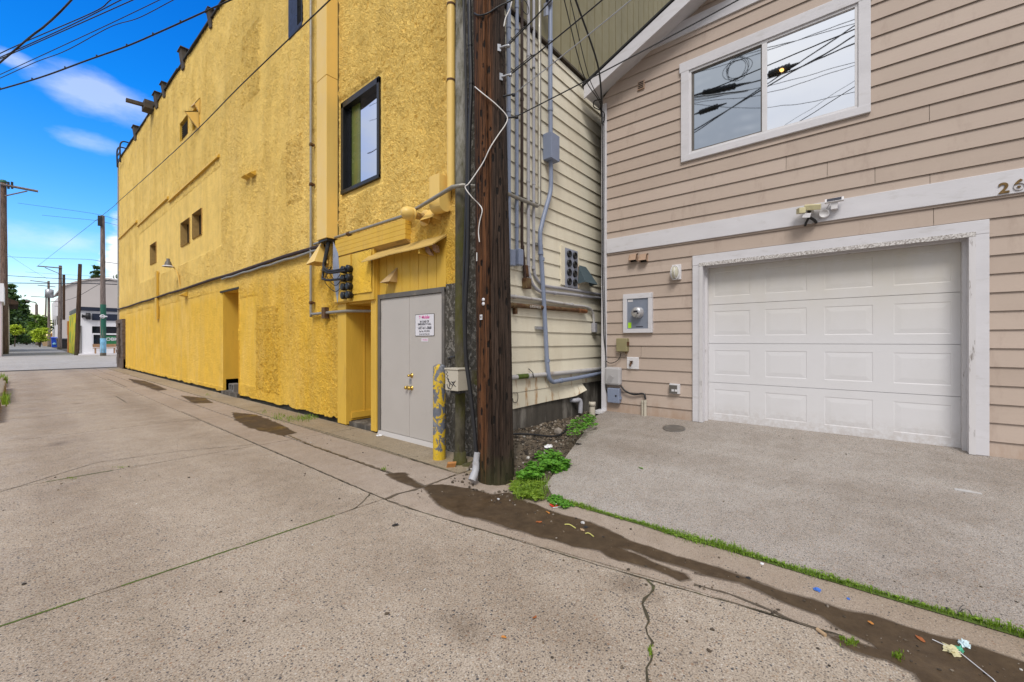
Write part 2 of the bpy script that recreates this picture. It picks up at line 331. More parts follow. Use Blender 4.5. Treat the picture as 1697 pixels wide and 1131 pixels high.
    wv1 = g.n('TexWave', None, Vector=g.map((1, 1.0, .25)), Scale=2.6, Distortion=2.2, Detail=2, **{'Detail_Scale': 1.2}).outputs['Fac']; wv2 = g.n('TexWave', {'bands_direction': 'Z'}, Vector=g.obj, Scale=2.3, Distortion=3.0, Detail=2).outputs['Fac']
    gc = g.mix(g.math('MULTIPLY', wv1, wv2), (.38, .42, .47), (.64, .67, .70))
    M['glass_mid'] = g.pbr(gc, .02, 1.0, g.bump(g.noise(1.2, 2), .012, .05), .5)
    M['glass_blue'] = glass('blue reflective glass', (.62, .68, .82), .02)
    M['glass_dark'] = mat('dark window glass', (.012, .014, .018), .08, var=.1, bump=0, spec=.6)
    M['beyond'] = mat('worn grey asphalt lane', (.22, .215, .21), .85, var=.18, vscale=1.5, bump=.2, dirt=(.33, .31, .29), dscale=.8)
    M['canopy_paint'] = mat('dusty ochre painted board', (.52, .35, .10), .7, var=.2, vscale=6, streak=(1, .2, 1), dirt=(.20, .12, .04), dscale=7, bump=.3)
    M['void_glass'] = mat('grimy unlit glass', (.016, .014, .012), .6, var=.3, bump=0, spec=.12)
    M['slate'] = mat('slate grey plastic', (.075, .105, .12), .5, var=.1, bump=0)
    M['grimy_trim'] = mat('grimy white trim', (.66, .64, .63), .6, var=.06, vscale=6, dirt=(.14, .11, .09), dscale=60, dth=(.42, .62), damt=.85, bump=.3, bscale=45)
    M['roof_wood'] = mat('rotten parapet timber', (.075, .06, .045), .85, var=.4, vscale=8, bump=.4)
    g = NT('warm lamp glow'); e_ = g.n('Emission', None, Color=(1, .5, .14), Strength=2.2); g.t.links.new(e_.outputs[0], g.out.inputs['Surface']); M['glow'] = g.m
    M['glass_green'] = mat('green blind behind glass', (.11, .14, .035), .2, var=.2, streak=(1, .1, 1), bump=0, spec=.6)
    M['lamp_glass'] = mat('ribbed lamp glass', (.55, .53, .42), .15, var=.2, streak=(1, 1, .1), bump=.3, bscale=60, spec=.7)
    # ---- foliage and litter
    def leafm(name, a, b):
        g = NT(name); rnd = g.n('Attribute', {'attribute_name': 'rnd'}).outputs['Fac']
        c = g.ramp(rnd, [(0, a), (1, b)])
        p = g.n('BsdfPrincipled', None, Base_Color=c, Roughness=.55); tr = g.n('BsdfTranslucent', None, Color=g.mix(.5, c, (.25, .4, .03)))
        ms = g.n('MixShader', None, Fac=.3); g.t.links.new(p.outputs[0], ms.inputs[1]); g.t.links.new(tr.outputs[0], ms.inputs[2])
        g.t.links.new(ms.outputs[0], g.out.inputs['Surface']); return g.m
    M['clover'] = leafm('clover leaf', (.05, .19, .014), (.16, .39, .035))
    M['grass'] = leafm('grass blade', (.10, .19, .012), (.26, .41, .035))
    M['grass_yellow'] = leafm('lime weed', (.12, .22, .015), (.25, .36, .03))
    M['needle'] = leafm('conifer needles', (.022, .06, .025), (.075, .15, .055))
    M['leaf_mid'] = leafm('broad leaf', (.06, .13, .02), (.17, .29, .04))
    M['leaf_lime'] = leafm('lime shrub leaf', (.34, .46, .02), (.55, .66, .05))
    M['bark'] = mat('bark', (.06, .045, .033), .9, var=.3, streak=(1, 1, .2), bump=.8, bscale=20)
    g = NT('mixed gravel'); rnd = g.n('Attribute', {'attribute_name': 'rnd'}).outputs['Fac']
    M['gravel'] = g.pbr(g.ramp(rnd, [(0, (.03, .025, .02)), (.5, (.095, .072, .05)), (.8, (.16, .125, .09)), (.95, (.27, .24, .20)), (1, (.5, .48, .45))]), .85, 0, g.bump(g.noise(60, 4), .4, .004), .3)
    for nm, c in dict(red=(.62, .06, .03), blue=(.05, .16, .55), white=(.72, .72, .74), orange=(.50, .20, .04), rustleaf=(.30, .09, .025), cork=(.42, .29, .17), teal=(.08, .40, .25), mint=(.55, .68, .72), creamy=(.55, .50, .30), lichen=(.55, .52, .16), greyrock=(.24, .21, .18), darkbit=(.02, .02, .022), brick=(.42, .19, .06)).items():
        M['l_' + nm] = mat('litter ' + nm, c, .6, var=.15, vscale=12, bump=.2)
    # ---- distance
    M['far_grey'] = mat('grey rendered wall', (.60, .55, .535), .8, var=.05, vscale=.4, bump=.1)
    M['far_grey2'] = mat('pale grey rendered wall', (.72, .70, .73), .8, var=.05, vscale=.4, bump=.1)
    M['shop_white'] = mat('white shopfront render', (.82, .82, .86), .7, var=.04, vscale=.6, bump=.1)
    M['navy'] = mat('navy signboard', (.022, .03, .055), .4, var=.1, bump=0)
    M['green_paint'] = mat('green painted pole wrap', (.015, .11, .075), .5, var=.2, vscale=2)
    M['poster_blue'] = mat('light blue poster', (.20, .45, .66), .6, var=.5, vscale=3, bump=0)
    M['green_poster'] = mat('green poster', (.03, .19, .075), .5, var=.15, bump=0)

    g = NT('yellow green mural paint')
    n = g.noise(.9, 3, .5, g.map((1, 1, .5)), 1.2)
    M['mural'] = g.pbr(g.ramp(n, [(.36, (.04, .20, .04)), (.42, (.58, .60, .03)), (.55, (.66, .52, .02)), (.62, (.15, .36, .05))]), .6)
    M['bin_blue'] = mat('blue plastic bin', (.012, .055, .42), .4, var=.1, bump=0)
    M['bin_black'] = mat('black steel skip', (.018, .018, .02), .5, var=.3, dirt=(.06, .045, .03), dscale=2)
    M['teal_bin'] = mat('teal plastic bin', (.03, .20, .22), .4, var=.1, bump=0)
    M['wood_orange'] = mat('new timber', (.42, .20, .06), .6, var=.25, vscale=3)
    M['bench_wood'] = mat('bench timber', (.38, .23, .13), .6, var=.2, vscale=3)
    M['kerb'] = mat('old concrete kerb', (.25, .21, .16), .9, var=.25, vscale=5, bump=.5, bscale=40, dirt=(.08, .08, .03), dscale=5)
    M['pale_pink'] = mat('pale pink render', (.60, .50, .52), .8, var=.05)
    M['cream_far'] = mat('cream boards', (.55, .50, .36), .8, var=.06)
    M['solar'] = mat('solar cell', (.012, .012, .03), .15, var=.2, bump=0, spec=.7)
    M['transformer'] = mat('dark cable housing', (.02, .022, .025), .6, var=.2)

# ------------------------------------------------------------------ mesh builder
ORG = {}
class MB:
    def __init__(s): s.v = []; s.f = []; s.r = []; s.sm = []
    def add(s, vs, fs, rnd=None, smooth=False):
        o = len(s.v); s.v.extend([tuple(x) for x in vs])
        for f in fs:
            s.f.append(tuple(o + i for i in f)); s.r.append(random.random() if rnd is None else rnd); s.sm.append(smooth)
        return s
    def poly(s, pts, rnd=None): return s.add(pts, [tuple(range(len(pts)))], rnd)
    def box(s, x0, x1, y0, y1, z0, z1, rnd=None):
        x0, x1 = min(x0, x1), max(x0, x1); y0, y1 = min(y0, y1), max(y0, y1); z0, z1 = min(z0, z1), max(z0, z1)
        return s.add([(x0, y0, z0), (x1, y0, z0), (x1, y1, z0), (x0, y1, z0), (x0, y0, z1), (x1, y0, z1), (x1, y1, z1), (x0, y1, z1)],
                     [(0, 3, 2, 1), (4, 5, 6, 7), (0, 1, 5, 4), (1, 2, 6, 5), (2, 3, 7, 6), (3, 0, 4, 7)], rnd)
    def obox(s, c, ax, ay, az, rnd=None):
        c, ax, ay, az = V(c), V(ax), V(ay), V(az); p = []
        for k in (-1, 1):
            for (i, j) in ((-1, -1), (1, -1), (1, 1), (-1, 1)): p.append(c + ax * i + ay * j + az * k)
        return s.add(p, [(0, 3, 2, 1), (4, 5, 6, 7), (0, 1, 5, 4), (1, 2, 6, 5), (2, 3, 7, 6), (3, 0, 4, 7)], rnd)
    def prism(s, pts, off, rnd=None):
        pts = [V(p) for p in pts]; off = V(off); n = len(pts)
        fs = [tuple(range(n)), tuple(range(2 * n - 1, n - 1, -1))] + [(i, i + n, (i + 1) % n + n, (i + 1) % n) for i in range(n)]
        return s.add(pts + [p + off for p in pts], fs, rnd)
    def tube(s, pts, r, seg=10, caps=True, rnd=None):
        pts = [V(p) for p in pts]; n = len(pts); rs = r if isinstance(r, (list, tuple)) else [r] * n
        T = [(pts[min(i + 1, n - 1)] - pts[max(i - 1, 0)]).normalized() for i in range(n)]
        a = V((0, 0, 1)) if abs(T[0].z) < .9 else V((1, 0, 0))
        N = (a - T[0] * a.dot(T[0])).normalized(); vs = []
        for i in range(n):
            N = (N - T[i] * N.dot(T[i])).normalized(); B = T[i].cross(N)
            for k in range(seg):
                q = 2 * math.pi * k / seg; vs.append(pts[i] + (N * math.cos(q) + B * math.sin(q)) * rs[i])
        fs = [(i * seg + k, i * seg + (k + 1) % seg, (i + 1) * seg + (k + 1) % seg, (i + 1) * seg + k) for i in range(n - 1) for k in range(seg)]
        s.add(vs, fs, rnd, True)
        if caps:
            s.add(vs[:seg], [tuple(range(seg - 1, -1, -1))], rnd); s.add(vs[-seg:], [tuple(range(seg))], rnd)
        return s
    def lathe(s, o, axis, prof, seg=20, rnd=None):
        o = V(o); axis = V(axis).normalized(); a = V((0, 0, 1)) if abs(axis.z) < .9 else V((1, 0, 0))
        N = (a - axis * a.dot(axis)).normalized(); B = axis.cross(N); vs = []
        for d, r in prof:
            for k in range(seg):
                q = 2 * math.pi * k / seg; vs.append(o + axis * d + (N * math.cos(q) + B * math.sin(q)) * max(r, 1e-4))
        fs = [(i * seg + k, i * seg + (k + 1) % seg, (i + 1) * seg + (k + 1) % seg, (i + 1) * seg + k) for i in range(len(prof) - 1) for k in range(seg)]
        return s.add(vs, fs, rnd, True)
    def build(s, name, m, parent=None, bevel=0, origin=None, auto=True):
        if parent is not None: o = ORG[parent.name]
        elif origin is not None: o = V(origin)
        else:
            a = np.array(s.v); lo, hi = a.min(0), a.max(0); o = V(((lo[0] + hi[0]) / 2, (lo[1] + hi[1]) / 2, lo[2]))
        me = bpy.data.meshes.new(name)
        me.from_pydata([tuple(V(p) - o) for p in s.v], [], s.f)
        at_ = me.attributes.new('rnd', 'FLOAT', 'FACE'); at_.data.foreach_set('value', s.r)
        me.polygons.foreach_set('use_smooth', s.sm)
        if bevel:
            bm = bmesh.new(); bm.from_mesh(me); bmesh.ops.remove_doubles(bm, verts=bm.verts, dist=1e-5)
            bmesh.ops.recalc_face_normals(bm, faces=bm.faces)
            es = [e for e in bm.edges if len(e.link_faces) == 2 and e.calc_face_angle(0) > .6]
            bmesh.ops.bevel(bm, geom=es, offset=bevel, segments=2, affect='EDGES', profile=.5, clamp_overlap=True)
            bm.to_mesh(me); bm.free()
        me.materials.append(M[m] if isinstance(m, str) else m); me.update()
        ob = bpy.data.objects.new(name, me); COL.objects.link(ob)
        if parent is not None: ob.parent = parent
        else: ob.location = o
        ORG[ob.name] = o
        return ob

def tag(o, label, cat, group=None, kind=None):
    if kind: o['kind'] = kind
    if label: o['label'] = label
    if cat: o['category'] = cat
    if group: o['group'] = group
    return o
def thing(name, label, cat, loc, group=None):
    o = bpy.data.objects.new(name, None); COL.objects.link(o); o.location = V(loc); o.empty_display_size = .1
    ORG[o.name] = V(loc); return tag(o, label, cat, group)
def struct(name, mb, m, kind='structure', **k):
    o = mb.build(name, m, **k); o['kind'] = kind; return o
def smooth_path(pts, n=8):
    pts = [V(p) for p in pts]; out = []
    P = [pts[0] * 2 - pts[1]] + pts + [pts[-1] * 2 - pts[-2]]
    for i in range(1, len(P) - 2):
        a, b, c, d = P[i - 1:i + 3]
        for k in range(n):
            t = k / n
            out.append(.5 * ((2 * b) + (c - a) * t + (2 * a - 5 * b + 4 * c - d) * t * t + (3 * b - a - 3 * c + d) * t ** 3))
    out.append(pts[-1]); return out
def text_mesh(body, size, m, parent, origin, right, up, depth=.001, name='lettering', align='CENTER', sx=1.0, bold=0.0):
    cu = bpy.data.curves.new('lettering_curve', 'FONT'); cu.body = body; cu.size = size; cu.align_x = align; cu.align_y = 'CENTER'; cu.extrude = depth; cu.offset = bold
    ob = bpy.data.objects.new('lettering_tmp', cu); COL.objects.link(ob)
    dg = bpy.context.evaluated_depsgraph_get(); me = bpy.data.meshes.new_from_object(ob.evaluated_get(dg))
    bpy.data.objects.remove(ob); bpy.data.curves.remove(cu)
    right, up = V(right).normalized(), V(up).normalized(); nrm = right.cross(up)
    mt = Matrix(((right.x, up.x, nrm.x, 0), (right.y, up.y, nrm.y, 0), (right.z, up.z, nrm.z, 0), (0, 0, 0, 1)))
    o = ORG[parent.name] if parent else V((0, 0, 0))
    me.transform(Matrix.Translation(V(origin) - o) @ mt @ Matrix.Diagonal((sx, 1, 1, 1)))
    me.materials.clear(); me.materials.append(M[m]); me.name = name
    ob = bpy.data.objects.new(name, me); COL.objects.link(ob)
    if parent: ob.parent = parent
    ORG[ob.name] = o; return ob
mk_materials()
# ------------------------------------------------------------------ light, sky, camera
def make_world():
    w = bpy.data.worlds.new('World'); scene.world = w; w.use_nodes = True
    t = w.node_tree; t.nodes.clear()
    N = lambda typ, **p: (lambda nd: [setattr(nd, k, v) for k, v in p.items()] and nd or nd)(t.nodes.new('ShaderNode' + typ))
    L = t.links.new
    def mth(op, a, b=None, clamp=False):
        nd = N('Math', operation=op, use_clamp=clamp)
        for i, x in enumerate((a, b)):
            if x is None: continue
            if isinstance(x, bpy.types.NodeSocket): L(x, nd.inputs[i])
            else: nd.inputs[i].default_value = x
        return nd.outputs[0]
    def mix(f, a, b):
        nd = N('Mix', data_type='RGBA')
        for i, x in ((0, f), (6, a), (7, b)):
            if isinstance(x, bpy.types.NodeSocket): L(x, nd.inputs[i])
            else: nd.inputs[i].default_value = (*x, 1) if isinstance(x, tuple) else x
        return nd.outputs[2]
    def ramp(f, stops):
        nd = N('ValToRGB'); L(f, nd.inputs[0]); e = nd.color_ramp.elements
        while len(e) < len(stops): e.new(.5)
        for el, (p, c) in zip(e, stops): el.position = p; el.color = (c, c, c, 1) if isinstance(c, (int, float)) else (*c, 1)
        return nd.outputs[0]
    tc = N('TexCoord'); d = tc.outputs['Generated']
    xyz = N('SeparateXYZ'); L(d, xyz.inputs[0]); X, Y, Z = xyz.outputs
    sky = N('TexSky', sky_type='NISHITA', sun_disc=False); sky.sun_elevation = SUN_EL; sky.sun_rotation = SUN_ROT
    sky.air_density = 1.3; sky.dust_density = .3; sky.ozone_density = 3.0
    hs = N('HueSaturation'); hs.inputs['Saturation'].default_value = 1.4; hs.inputs['Value'].default_value = SKY_VAL; L(sky.outputs[0], hs.inputs['Color'])
    deep = ramp(Z, [(.0, (.98, .92, 1.0)), (.16, (.60, .78, 1.02)), (.42, (.09, .66, 1.05)), (.8, (.04, .5, .95))])
    mul = N('Mix', data_type='RGBA', blend_type='MULTIPLY'); mul.inputs[0].default_value = 1; L(hs.outputs[0], mul.inputs[6]); L(deep, mul.inputs[7])
    blue = mul.outputs[2]
    # high cloud everywhere except the clear slot above the alley
    ys = mth('MAXIMUM', Y, .05)
    a = mth('DIVIDE', X, ys); b = mth('DIVIDE', Z, ys)
    nz = N('TexNoise'); nz.inputs['Scale'].default_value = 3.2; nz.inputs['Detail'].default_value = 7; nz.inputs['Roughness'].default_value = .55
    mp = N('Mapping'); L(d, mp.inputs[0]); mp.inputs['Scale'].default_value = (1, 1, 2.4); L(mp.outputs[0], nz.inputs[0])
    hor = mth('SQRT', mth('ADD', mth('MULTIPLY', X, X), mth('MULTIPLY', Y, Y)))
    cosaz = mth('DIVIDE', Y, mth('MAXIMUM', hor, .02))
    zen = mth('MULTIPLY', mth('SUBTRACT', Z, .72), 3.0, True)
    clear = mth('SUBTRACT', mth('MULTIPLY', mth('SUBTRACT', mth('ADD', cosaz, mth('MULTIPLY', nz.outputs[0], .2)), .93), 9.0, True), zen, True)
    over = mth('SUBTRACT', 1.0, clear, True)
    blob = None
    for (px, py, sx, sy, k, wisp) in CLOUDS:
        r = ray(px, py); a0, b0 = r.x / r.y, r.z / r.y
        da = mth('DIVIDE', mth('SUBTRACT', a, a0), sx); db = mth('DIVIDE', mth('SUBTRACT', b, b0), sy)
        n2 = N('TexNoise'); n2.inputs['Scale'].default_value = wisp; n2.inputs['Detail'].default_value = 8; n2.inputs['Roughness'].default_value = .6
        m2 = N('Mapping'); L(d, m2.inputs[0]); m2.inputs['Scale'].default_value = (1, 1, 2.5); L(m2.outputs[0], n2.inputs[0])
        q = mth('SUBTRACT', mth('ADD', 1.0, mth('MULTIPLY', mth('SUBTRACT', n2.outputs[0], .55), 2.6)), mth('ADD', mth('MULTIPLY', da, da), mth('MULTIPLY', db, db)), True)
        f = mth('MULTIPLY', mth('POWER', q, 1.35), k, True)
        blob = f if blob is None else mth('MAXIMUM', blob, f)
    cl = ramp(nz.outputs[0], [(.25, sc((.78, .83, .93), CLOUD_L)), (.5, sc((.93, .95, 1.0), CLOUD_L)), (.75, sc((1.0, 1.0, 1.0), CLOUD_L))])
    nd = N('VectorMath', operation='SCALE'); L(cl, nd.inputs[0]); zr = N('MapRange'); L(Z, zr.inputs[0]); zr.inputs[1].default_value = 0; zr.inputs[2].default_value = .8; zr.inputs[3].default_value = CLOUD_GAIN * .6; zr.inputs[4].default_value = CLOUD_GAIN * 1.35; L(zr.outputs[0], nd.inputs['Scale'])
    col = mix(over, blue, nd.outputs[0]); col = mix(blob, col, (9.0, 9.1, 9.4))
    bg = N('Background'); L(col, bg.inputs[0]); bg.inputs[1].default_value = .1
    out = N('OutputWorld'); L(bg.outputs[0], out.inputs[0])
SUN_DIR = V((-.62, -.42, .9)).normalized()
SUN_EL = math.asin(SUN_DIR.z); SUN_ROT = math.atan2(SUN_DIR.x, SUN_DIR.y) % (2 * math.pi)
SKY_VAL = 1.8; CLOUD_L = 1.0; CLOUD_GAIN = 6.9
CLOUDS = [(165, 160, .10, .046, .38, 7), (160, 238, .06, .022, .25, 10), (20, 94, .035, .018, .5, 11), (40, 385, .12, .028, .35, 8), (205, 445, .035, .10, 2.2, 12), (140, 505, .25, .05, .25, 9)]
make_world()
sd = bpy.data.lights.new('sun', 'SUN'); sd.energy = 2.0; sd.angle = RAD(20); sd.color = (1, .95, .89)
so = bpy.data.objects.new('sun', sd); so.rotation_euler = (-SUN_DIR).to_track_quat('-Z', 'Y').to_euler(); so.location = (-20, -20, 40); COL.objects.link(so)
cd = bpy.data.cameras.new('camera'); cam = bpy.data.objects.new('camera', cd); COL.objects.link(cam)
cd.sensor_width = 36; cd.lens = 36 * F / 1697; cd.clip_start = .05; cd.clip_end = 4000
cam.location = CAM; cam.rotation_euler = (RAD(90), 0, -TH); scene.camera = cam
scene.view_settings.view_transform = 'Standard'; scene.view_settings.look = 'None'; scene.view_settings.exposure = .36; scene.view_settings.gamma = 1
scene.render.engine = 'CYCLES'

# ------------------------------------------------------------------ ground
def sheet(ys, x0, x1, off, name, m):
    mb = MB(); vs = []
    for y in ys: vs += [(x0, y, gz(y) + off), (x1, y, gz(y) + off)]
    mb.add(vs, [(2 * i, 2 * i + 1, 2 * i + 3, 2 * i + 2) for i in range(len(ys) - 1)])
    return struct(name, mb, m, origin=(0, 0, 0))
YS = [-300, -40, 0, 10, 20, 30, 34, 38, 42, 46, 60, 90, 130, 200, 400, 900]
sheet(YS, -900, 900, -.02, 'ground', 'ground')
# alley slabs, gaps left open as joints
def slab(mb, x0, x1, y0, y1, z0=-.02, z1=0.0):
    g_ = .0085
    def edge(a, b, n, fixed, axis):
        out = []
        for i in range(n):
            t = a + (b - a) * i / n; j = (random.random() - .5) * .012
            out.append((t, fixed + j, z1) if axis == 0 else (fixed + j, t, z1))
        return out
    nx = max(2, int((x1 - x0) / .07)); ny = max(2, int((y1 - y0) / .07))
    top = edge(x0 + g_, x1 - g_, nx, y0 + g_, 0) + edge(y0 + g_, y1 - g_, ny, x1 - g_, 1) + edge(x1 - g_, x0 + g_, nx, y1 - g_, 0) + edge(y1 - g_, y0 + g_, ny, x0 + g_, 1)
    mb.prism(top, (0, 0, z0 - z1))
JY = [3.35, 6.42, 9.45, 12.1, 14.85, 18.0, 21.2, 24.4, 27.8, 31.3]
mb = MB()
for a, b in zip(JY, JY[1:]): slab(mb, -3.2, 2.17, a, b)
# nearest slab narrows where the gutter swings out
pts = []
for i in range(40): pts.append((-3.2 + 5.36 * i / 40, 3.344 + (random.random() - .5) * .012, 0))
LX = lambda y: 2.17 if y > 3.1 else 2.17 + (3.1 - y) * .155 - max(0, .8 - y) * .06
for i in range(70):
    y = 3.344 - 6.3 * i / 70; pts.append((LX(y) - .006 + (random.random() - .5) * .01, y, 0))
pts += [(-3.2, -3, 0)]
mb.prism(list(reversed(pts)), (0, 0, -.02))
alley = struct('alley', mb, 'alley', origin=(0, 0, 0))
# gutter pan and footway strips
mb = MB()
for a, b in zip(JY, JY[1:]):
    slab(mb, 2.17, 2.63, a, b, -.02, -.001); slab(mb, 2.64, 3.105, a, b, -.02, -.001)
pts = [(3.165, 3.344, -.001), (2.176, 3.344, -.001)]
for i in range(70):
    y = 3.34 - 6.3 * i / 70; pts.append((LX(y) + .008 + (random.random() - .5) * .01, y, -.001))
pts += [(3.165, -3, -.001)]
mb.prism(pts, (0, 0, -.019)); struct('gutter', mb, 'gutter', origin=(0, 0, 0))
mb = MB()
for a, b in zip(JY, JY[1:]): slab(mb, 3.118, 3.66, a, b, -.02, .004)
mb.prism([(3.18, 3.34, .0), (3.18, 2.66, .0), (3.4, 2.75, .02), (3.66, 3.0, .04), (3.66, 3.34, .02)], (0, 0, -.06))
struct('footway', mb, 'apron', origin=(0, 0, 0))
# driveway ramp
def dv(x, y): return (x, y, dz(x) + .002)
p0, p1 = drv(903, 806), drv(987, 690)
mb = MB(); DE = []
edge = [(3.185, 2.05), (3.24, 2.22), (3.36, 2.36), (p0.x, p0.y)]
for i in range(1, 16):
    t = i / 15; edge.append((p0.x + (p1.x - p0.x) * t, p0.y + (p1.y - p0.y) * t + (random.random() - .5) * .02))
DE = edge[:]
poly = [dv(3.185, -4)] + [dv(3.185 + (random.random() - .5) * .012, -4 + 6.0 * i / 60) for i in range(1, 60)] + [dv(*e) for e in edge] + [dv(6.2, 3.1), dv(6.2, -4)]
mb.prism(list(reversed(poly)), (0, 0, -.05)); struct('driveway', mb, 'drive', origin=(0, 0, 0))
# cross street and the alley beyond it
sheet([31.32, 33, 35, 38, 41, 44, 46], -200, 200, .0, 'street', 'street')
sheet([46.02, 47, 50, 55, 60, 75, 90, 110, 140, 200], -2.4, 3.0, .0, 'alley_beyond', 'beyond')
mb = MB(); mb.box(3.1, 60, 45.9, 47.2, .25, gz(46) + .1); mb.box(-60, -1.3, 45.9, 48, .25, gz(46) + .08); struct('pavement', mb, 'far_grey2')
# wet silt lying in the gutter
def ragged(pxs, z, amp=.012, step=.035):
    P = [gnd(*p) for p in pxs]; out = []
    for a, b in zip(P, P[1:] + P[:1]):
        n = max(1, int((b - a).length / step))
        for i in range(n):
            q = a + (b - a) * (i / n); k = noise.noise_vector(V((q.x * 9, q.y * 9, z))) * amp * 1.6 + noise.noise_vector(V((q.x * 40, q.y * 40, 3))) * amp * .6
            out.append(V((q.x + k.x, q.y + k.y, z)))
    return out
A = lambda pts: [(680 + x / 2.892, 740 + y / 2.892) for x, y in pts]
B = lambda pts: [(1150 + x / 3.049, 760 + y / 3.049) for x, y in pts]
top = A([(60, 190), (150, 183), (280, 203), (390, 235), (470, 222), (530, 255), (575, 275), (640, 298), (760, 340), (860, 365), (960, 410), (1050, 452), (1180, 492), (1280, 530), (1400, 560)]) + \
      B([(200, 580), (420, 668), (600, 722), (750, 768), (900, 798), (1050, 850), (1200, 890), (1400, 950), (1668, 1030), (1900, 1120)])
bot = B([(1900, 1500), (1300, 1260), (1150, 1135), (1100, 1085), (980, 1020), (880, 1000), (760, 950), (700, 905), (715, 895), (840, 940), (930, 968), (900, 935), (830, 905), (720, 850), (640, 797), (560, 765), (430, 715), (330, 665), (230, 630), (100, 600), (0, 578)]) + \
      A([(1400, 612), (1250, 562), (1150, 535), (1060, 500), (990, 482), (1100, 530), (1200, 575), (1310, 615), (1335, 640), (1290, 645), (1180, 592), (1000, 550), (900, 500), (780, 480), (700, 452), (600, 430), (480, 392), (370, 352), (260, 335), (170, 300), (110, 250)])
def flat(mb, pts):
    bm = bmesh.new(); vs = [bm.verts.new(p) for p in pts]
    es = [bm.edges.new((vs[i], vs[(i + 1) % len(vs)])) for i in range(len(vs))]
    bmesh.ops.triangle_fill(bm, use_beauty=True, edges=es, normal=(0, 0, 1)); bm.verts.index_update()
    mb.add([v.co for v in bm.verts], [[v.index for v in f.verts] for f in bm.faces]); bm.free()
OUT_ = [ragged(top + bot, .0035)]; mb = MB(); flat(mb, OUT_[0])
for pl in ([(385, 684), (425, 688), (465, 704), (490, 718), (470, 722), (440, 716), (412, 708), (392, 697)], [(213, 628), (240, 632), (262, 640), (276, 646), (262, 648), (240, 640), (222, 634)],
           [(300, 656), (338, 660), (352, 668), (322, 669)], [(640, 786), (668, 784), (690, 800), (706, 808), (690, 808), (660, 798)]):
    OUT_.append(ragged(pl, .0035, .02)); flat(mb, OUT_[-1])
def soft_edges(name, outlines, wid):
    vs, fs, fd = [], [], []
    for P in outlines:
        n = len(P); ar = sum(P[i].x * P[(i + 1) % n].y - P[(i + 1) % n].x * P[i].y for i in range(n)); sg_ = 1 if ar > 0 else -1; o = len(vs)
        for i, p in enumerate(P):
            t = P[(i + 3) % n] - P[(i - 3) % n]; t = V((t.x, t.y, 0)).normalized(); nn = V((t.y, -t.x, 0)) * sg_; k = wid * (.5 + .9 * abs(noise.noise(V((p.x * 3, p.y * 3, 7)))))
            vs += [(p.x - nn.x * .012, p.y - nn.y * .012, .0031), (p.x + nn.x * k * .5, p.y + nn.y * k * .5, .0029), (p.x + nn.x * k, p.y + nn.y * k, .0027)]; fd += [1.0, .45, 0.0]
        for i in range(n):
            a, b = o + 3 * i, o + 3 * ((i + 1) % n)
            fs += [(a, a + 1, b + 1, b), (a + 1, a + 2, b + 2, b + 1)]
    me = bpy.data.meshes.new(name); me.from_pydata(vs, [], fs); at_ = me.attributes.new('fade', 'FLOAT', 'POINT'); at_.data.foreach_set('value', fd); me.materials.append(M['damp_edge'])
    ob = bpy.data.objects.new(name, me); COL.objects.link(ob); return ob
g = NT('damp concrete margin'); fade = g.n('Attribute', {'attribute_name': 'fade'}).outputs['Fac']
al = g.ramp(g.math('ADD', fade, g.math('MULTIPLY', g.math('SUBTRACT', g.noise(22, 7, .7), .5), .9)), [(.1, 0.0), (.85, .9)])
pr_ = g.n('BsdfPrincipled', None, Base_Color=g.ramp(g.noise(14, 6, .7), [(.3, (.09, .066, .045)), (.7, (.17, .13, .095))]), Roughness=.6); tp_ = g.n('BsdfTransparent'); ms_ = g.n('MixShader', None, Fac=al)
g.t.links.new(tp_.outputs[0], ms_.inputs[1]); g.t.links.new(pr_.outputs[0], ms_.inputs[2]); g.t.links.new(ms_.outputs[0], g.out.inputs['Surface']); M['damp_edge'] = g.m
tag(soft_edges('damp_margin', OUT_, .04), 'damp ragged margin around the wet gutter silt', 'damp stain', kind='stuff')
for ob in [struct('gutter_mud', mb, 'wet', kind='stuff', origin=(0, 0, 0))]: tag(ob, 'dark wet silt stain along the alley gutter', 'wet silt', kind='stuff')
def ribbon(mb, pxs, w, z, jag=.012, ground=gnd):
    P = [ground(*p) for p in pxs]; Q = []
    for a, b in zip(P, P[1:]):
        n = max(1, int((b - a).length / .04))
        Q += [a + (b - a) * (i / n) for i in range(n)]
    Q.append(P[-1]); L_ = []; R_ = []
    for i, q in enumerate(Q):
        t = (Q[min(i + 1, len(Q) - 1)] - Q[max(i - 1, 0)]).normalized(); s = V((-t.y, t.x, 0))
        q = q + s * (random.random() - .5) * jag; k = w * (.35 + random.random()) * .5
        zz = z if ground is gnd else q.z + z
        L_.append((q.x + s.x * k, q.y + s.y * k, zz)); R_.append((q.x - s.x * k, q.y - s.y * k, zz))
    n = len(Q)
    mb.add(L_ + R_, [(i, i + 1, n + i + 1, n + i) for i in range(n - 1)])
mb = MB()
ribbon(mb, [(1070, 961), (1083, 972), (1076, 985), (1069, 1003), (1071, 1030), (1077, 1065), (1076, 1095), (1072, 1124), (1074, 1150)], .016, .003, .03)
ribbon(mb, [(584, 845), (605, 830), (613, 819)], .012, .003, .02)
ribbon(mb, [(192, 657), (210, 668), (240, 666)], .02, .003)
ribbon(mb, [(160, 630), (178, 628), (210, 642)], .02, .003)
ribbon(mb, [(300, 682), (420, 734), (530, 781), (638, 828), (700, 850), (850, 894), (1000, 940), (1130, 977), (1250, 1010), (1400, 1056)], .011, .0025, .006)
ribbon(mb, [(500, 706), (600, 735), (701, 767), (745, 781)], .012, .0055, .006)
ribbon(mb, [(420, 737), (300, 748), (160, 767), (0, 816)], .010, .0025, .01)
struct('pavement_cracks', mb, 'crack', origin=(0, 0, 0))
mb = MB()
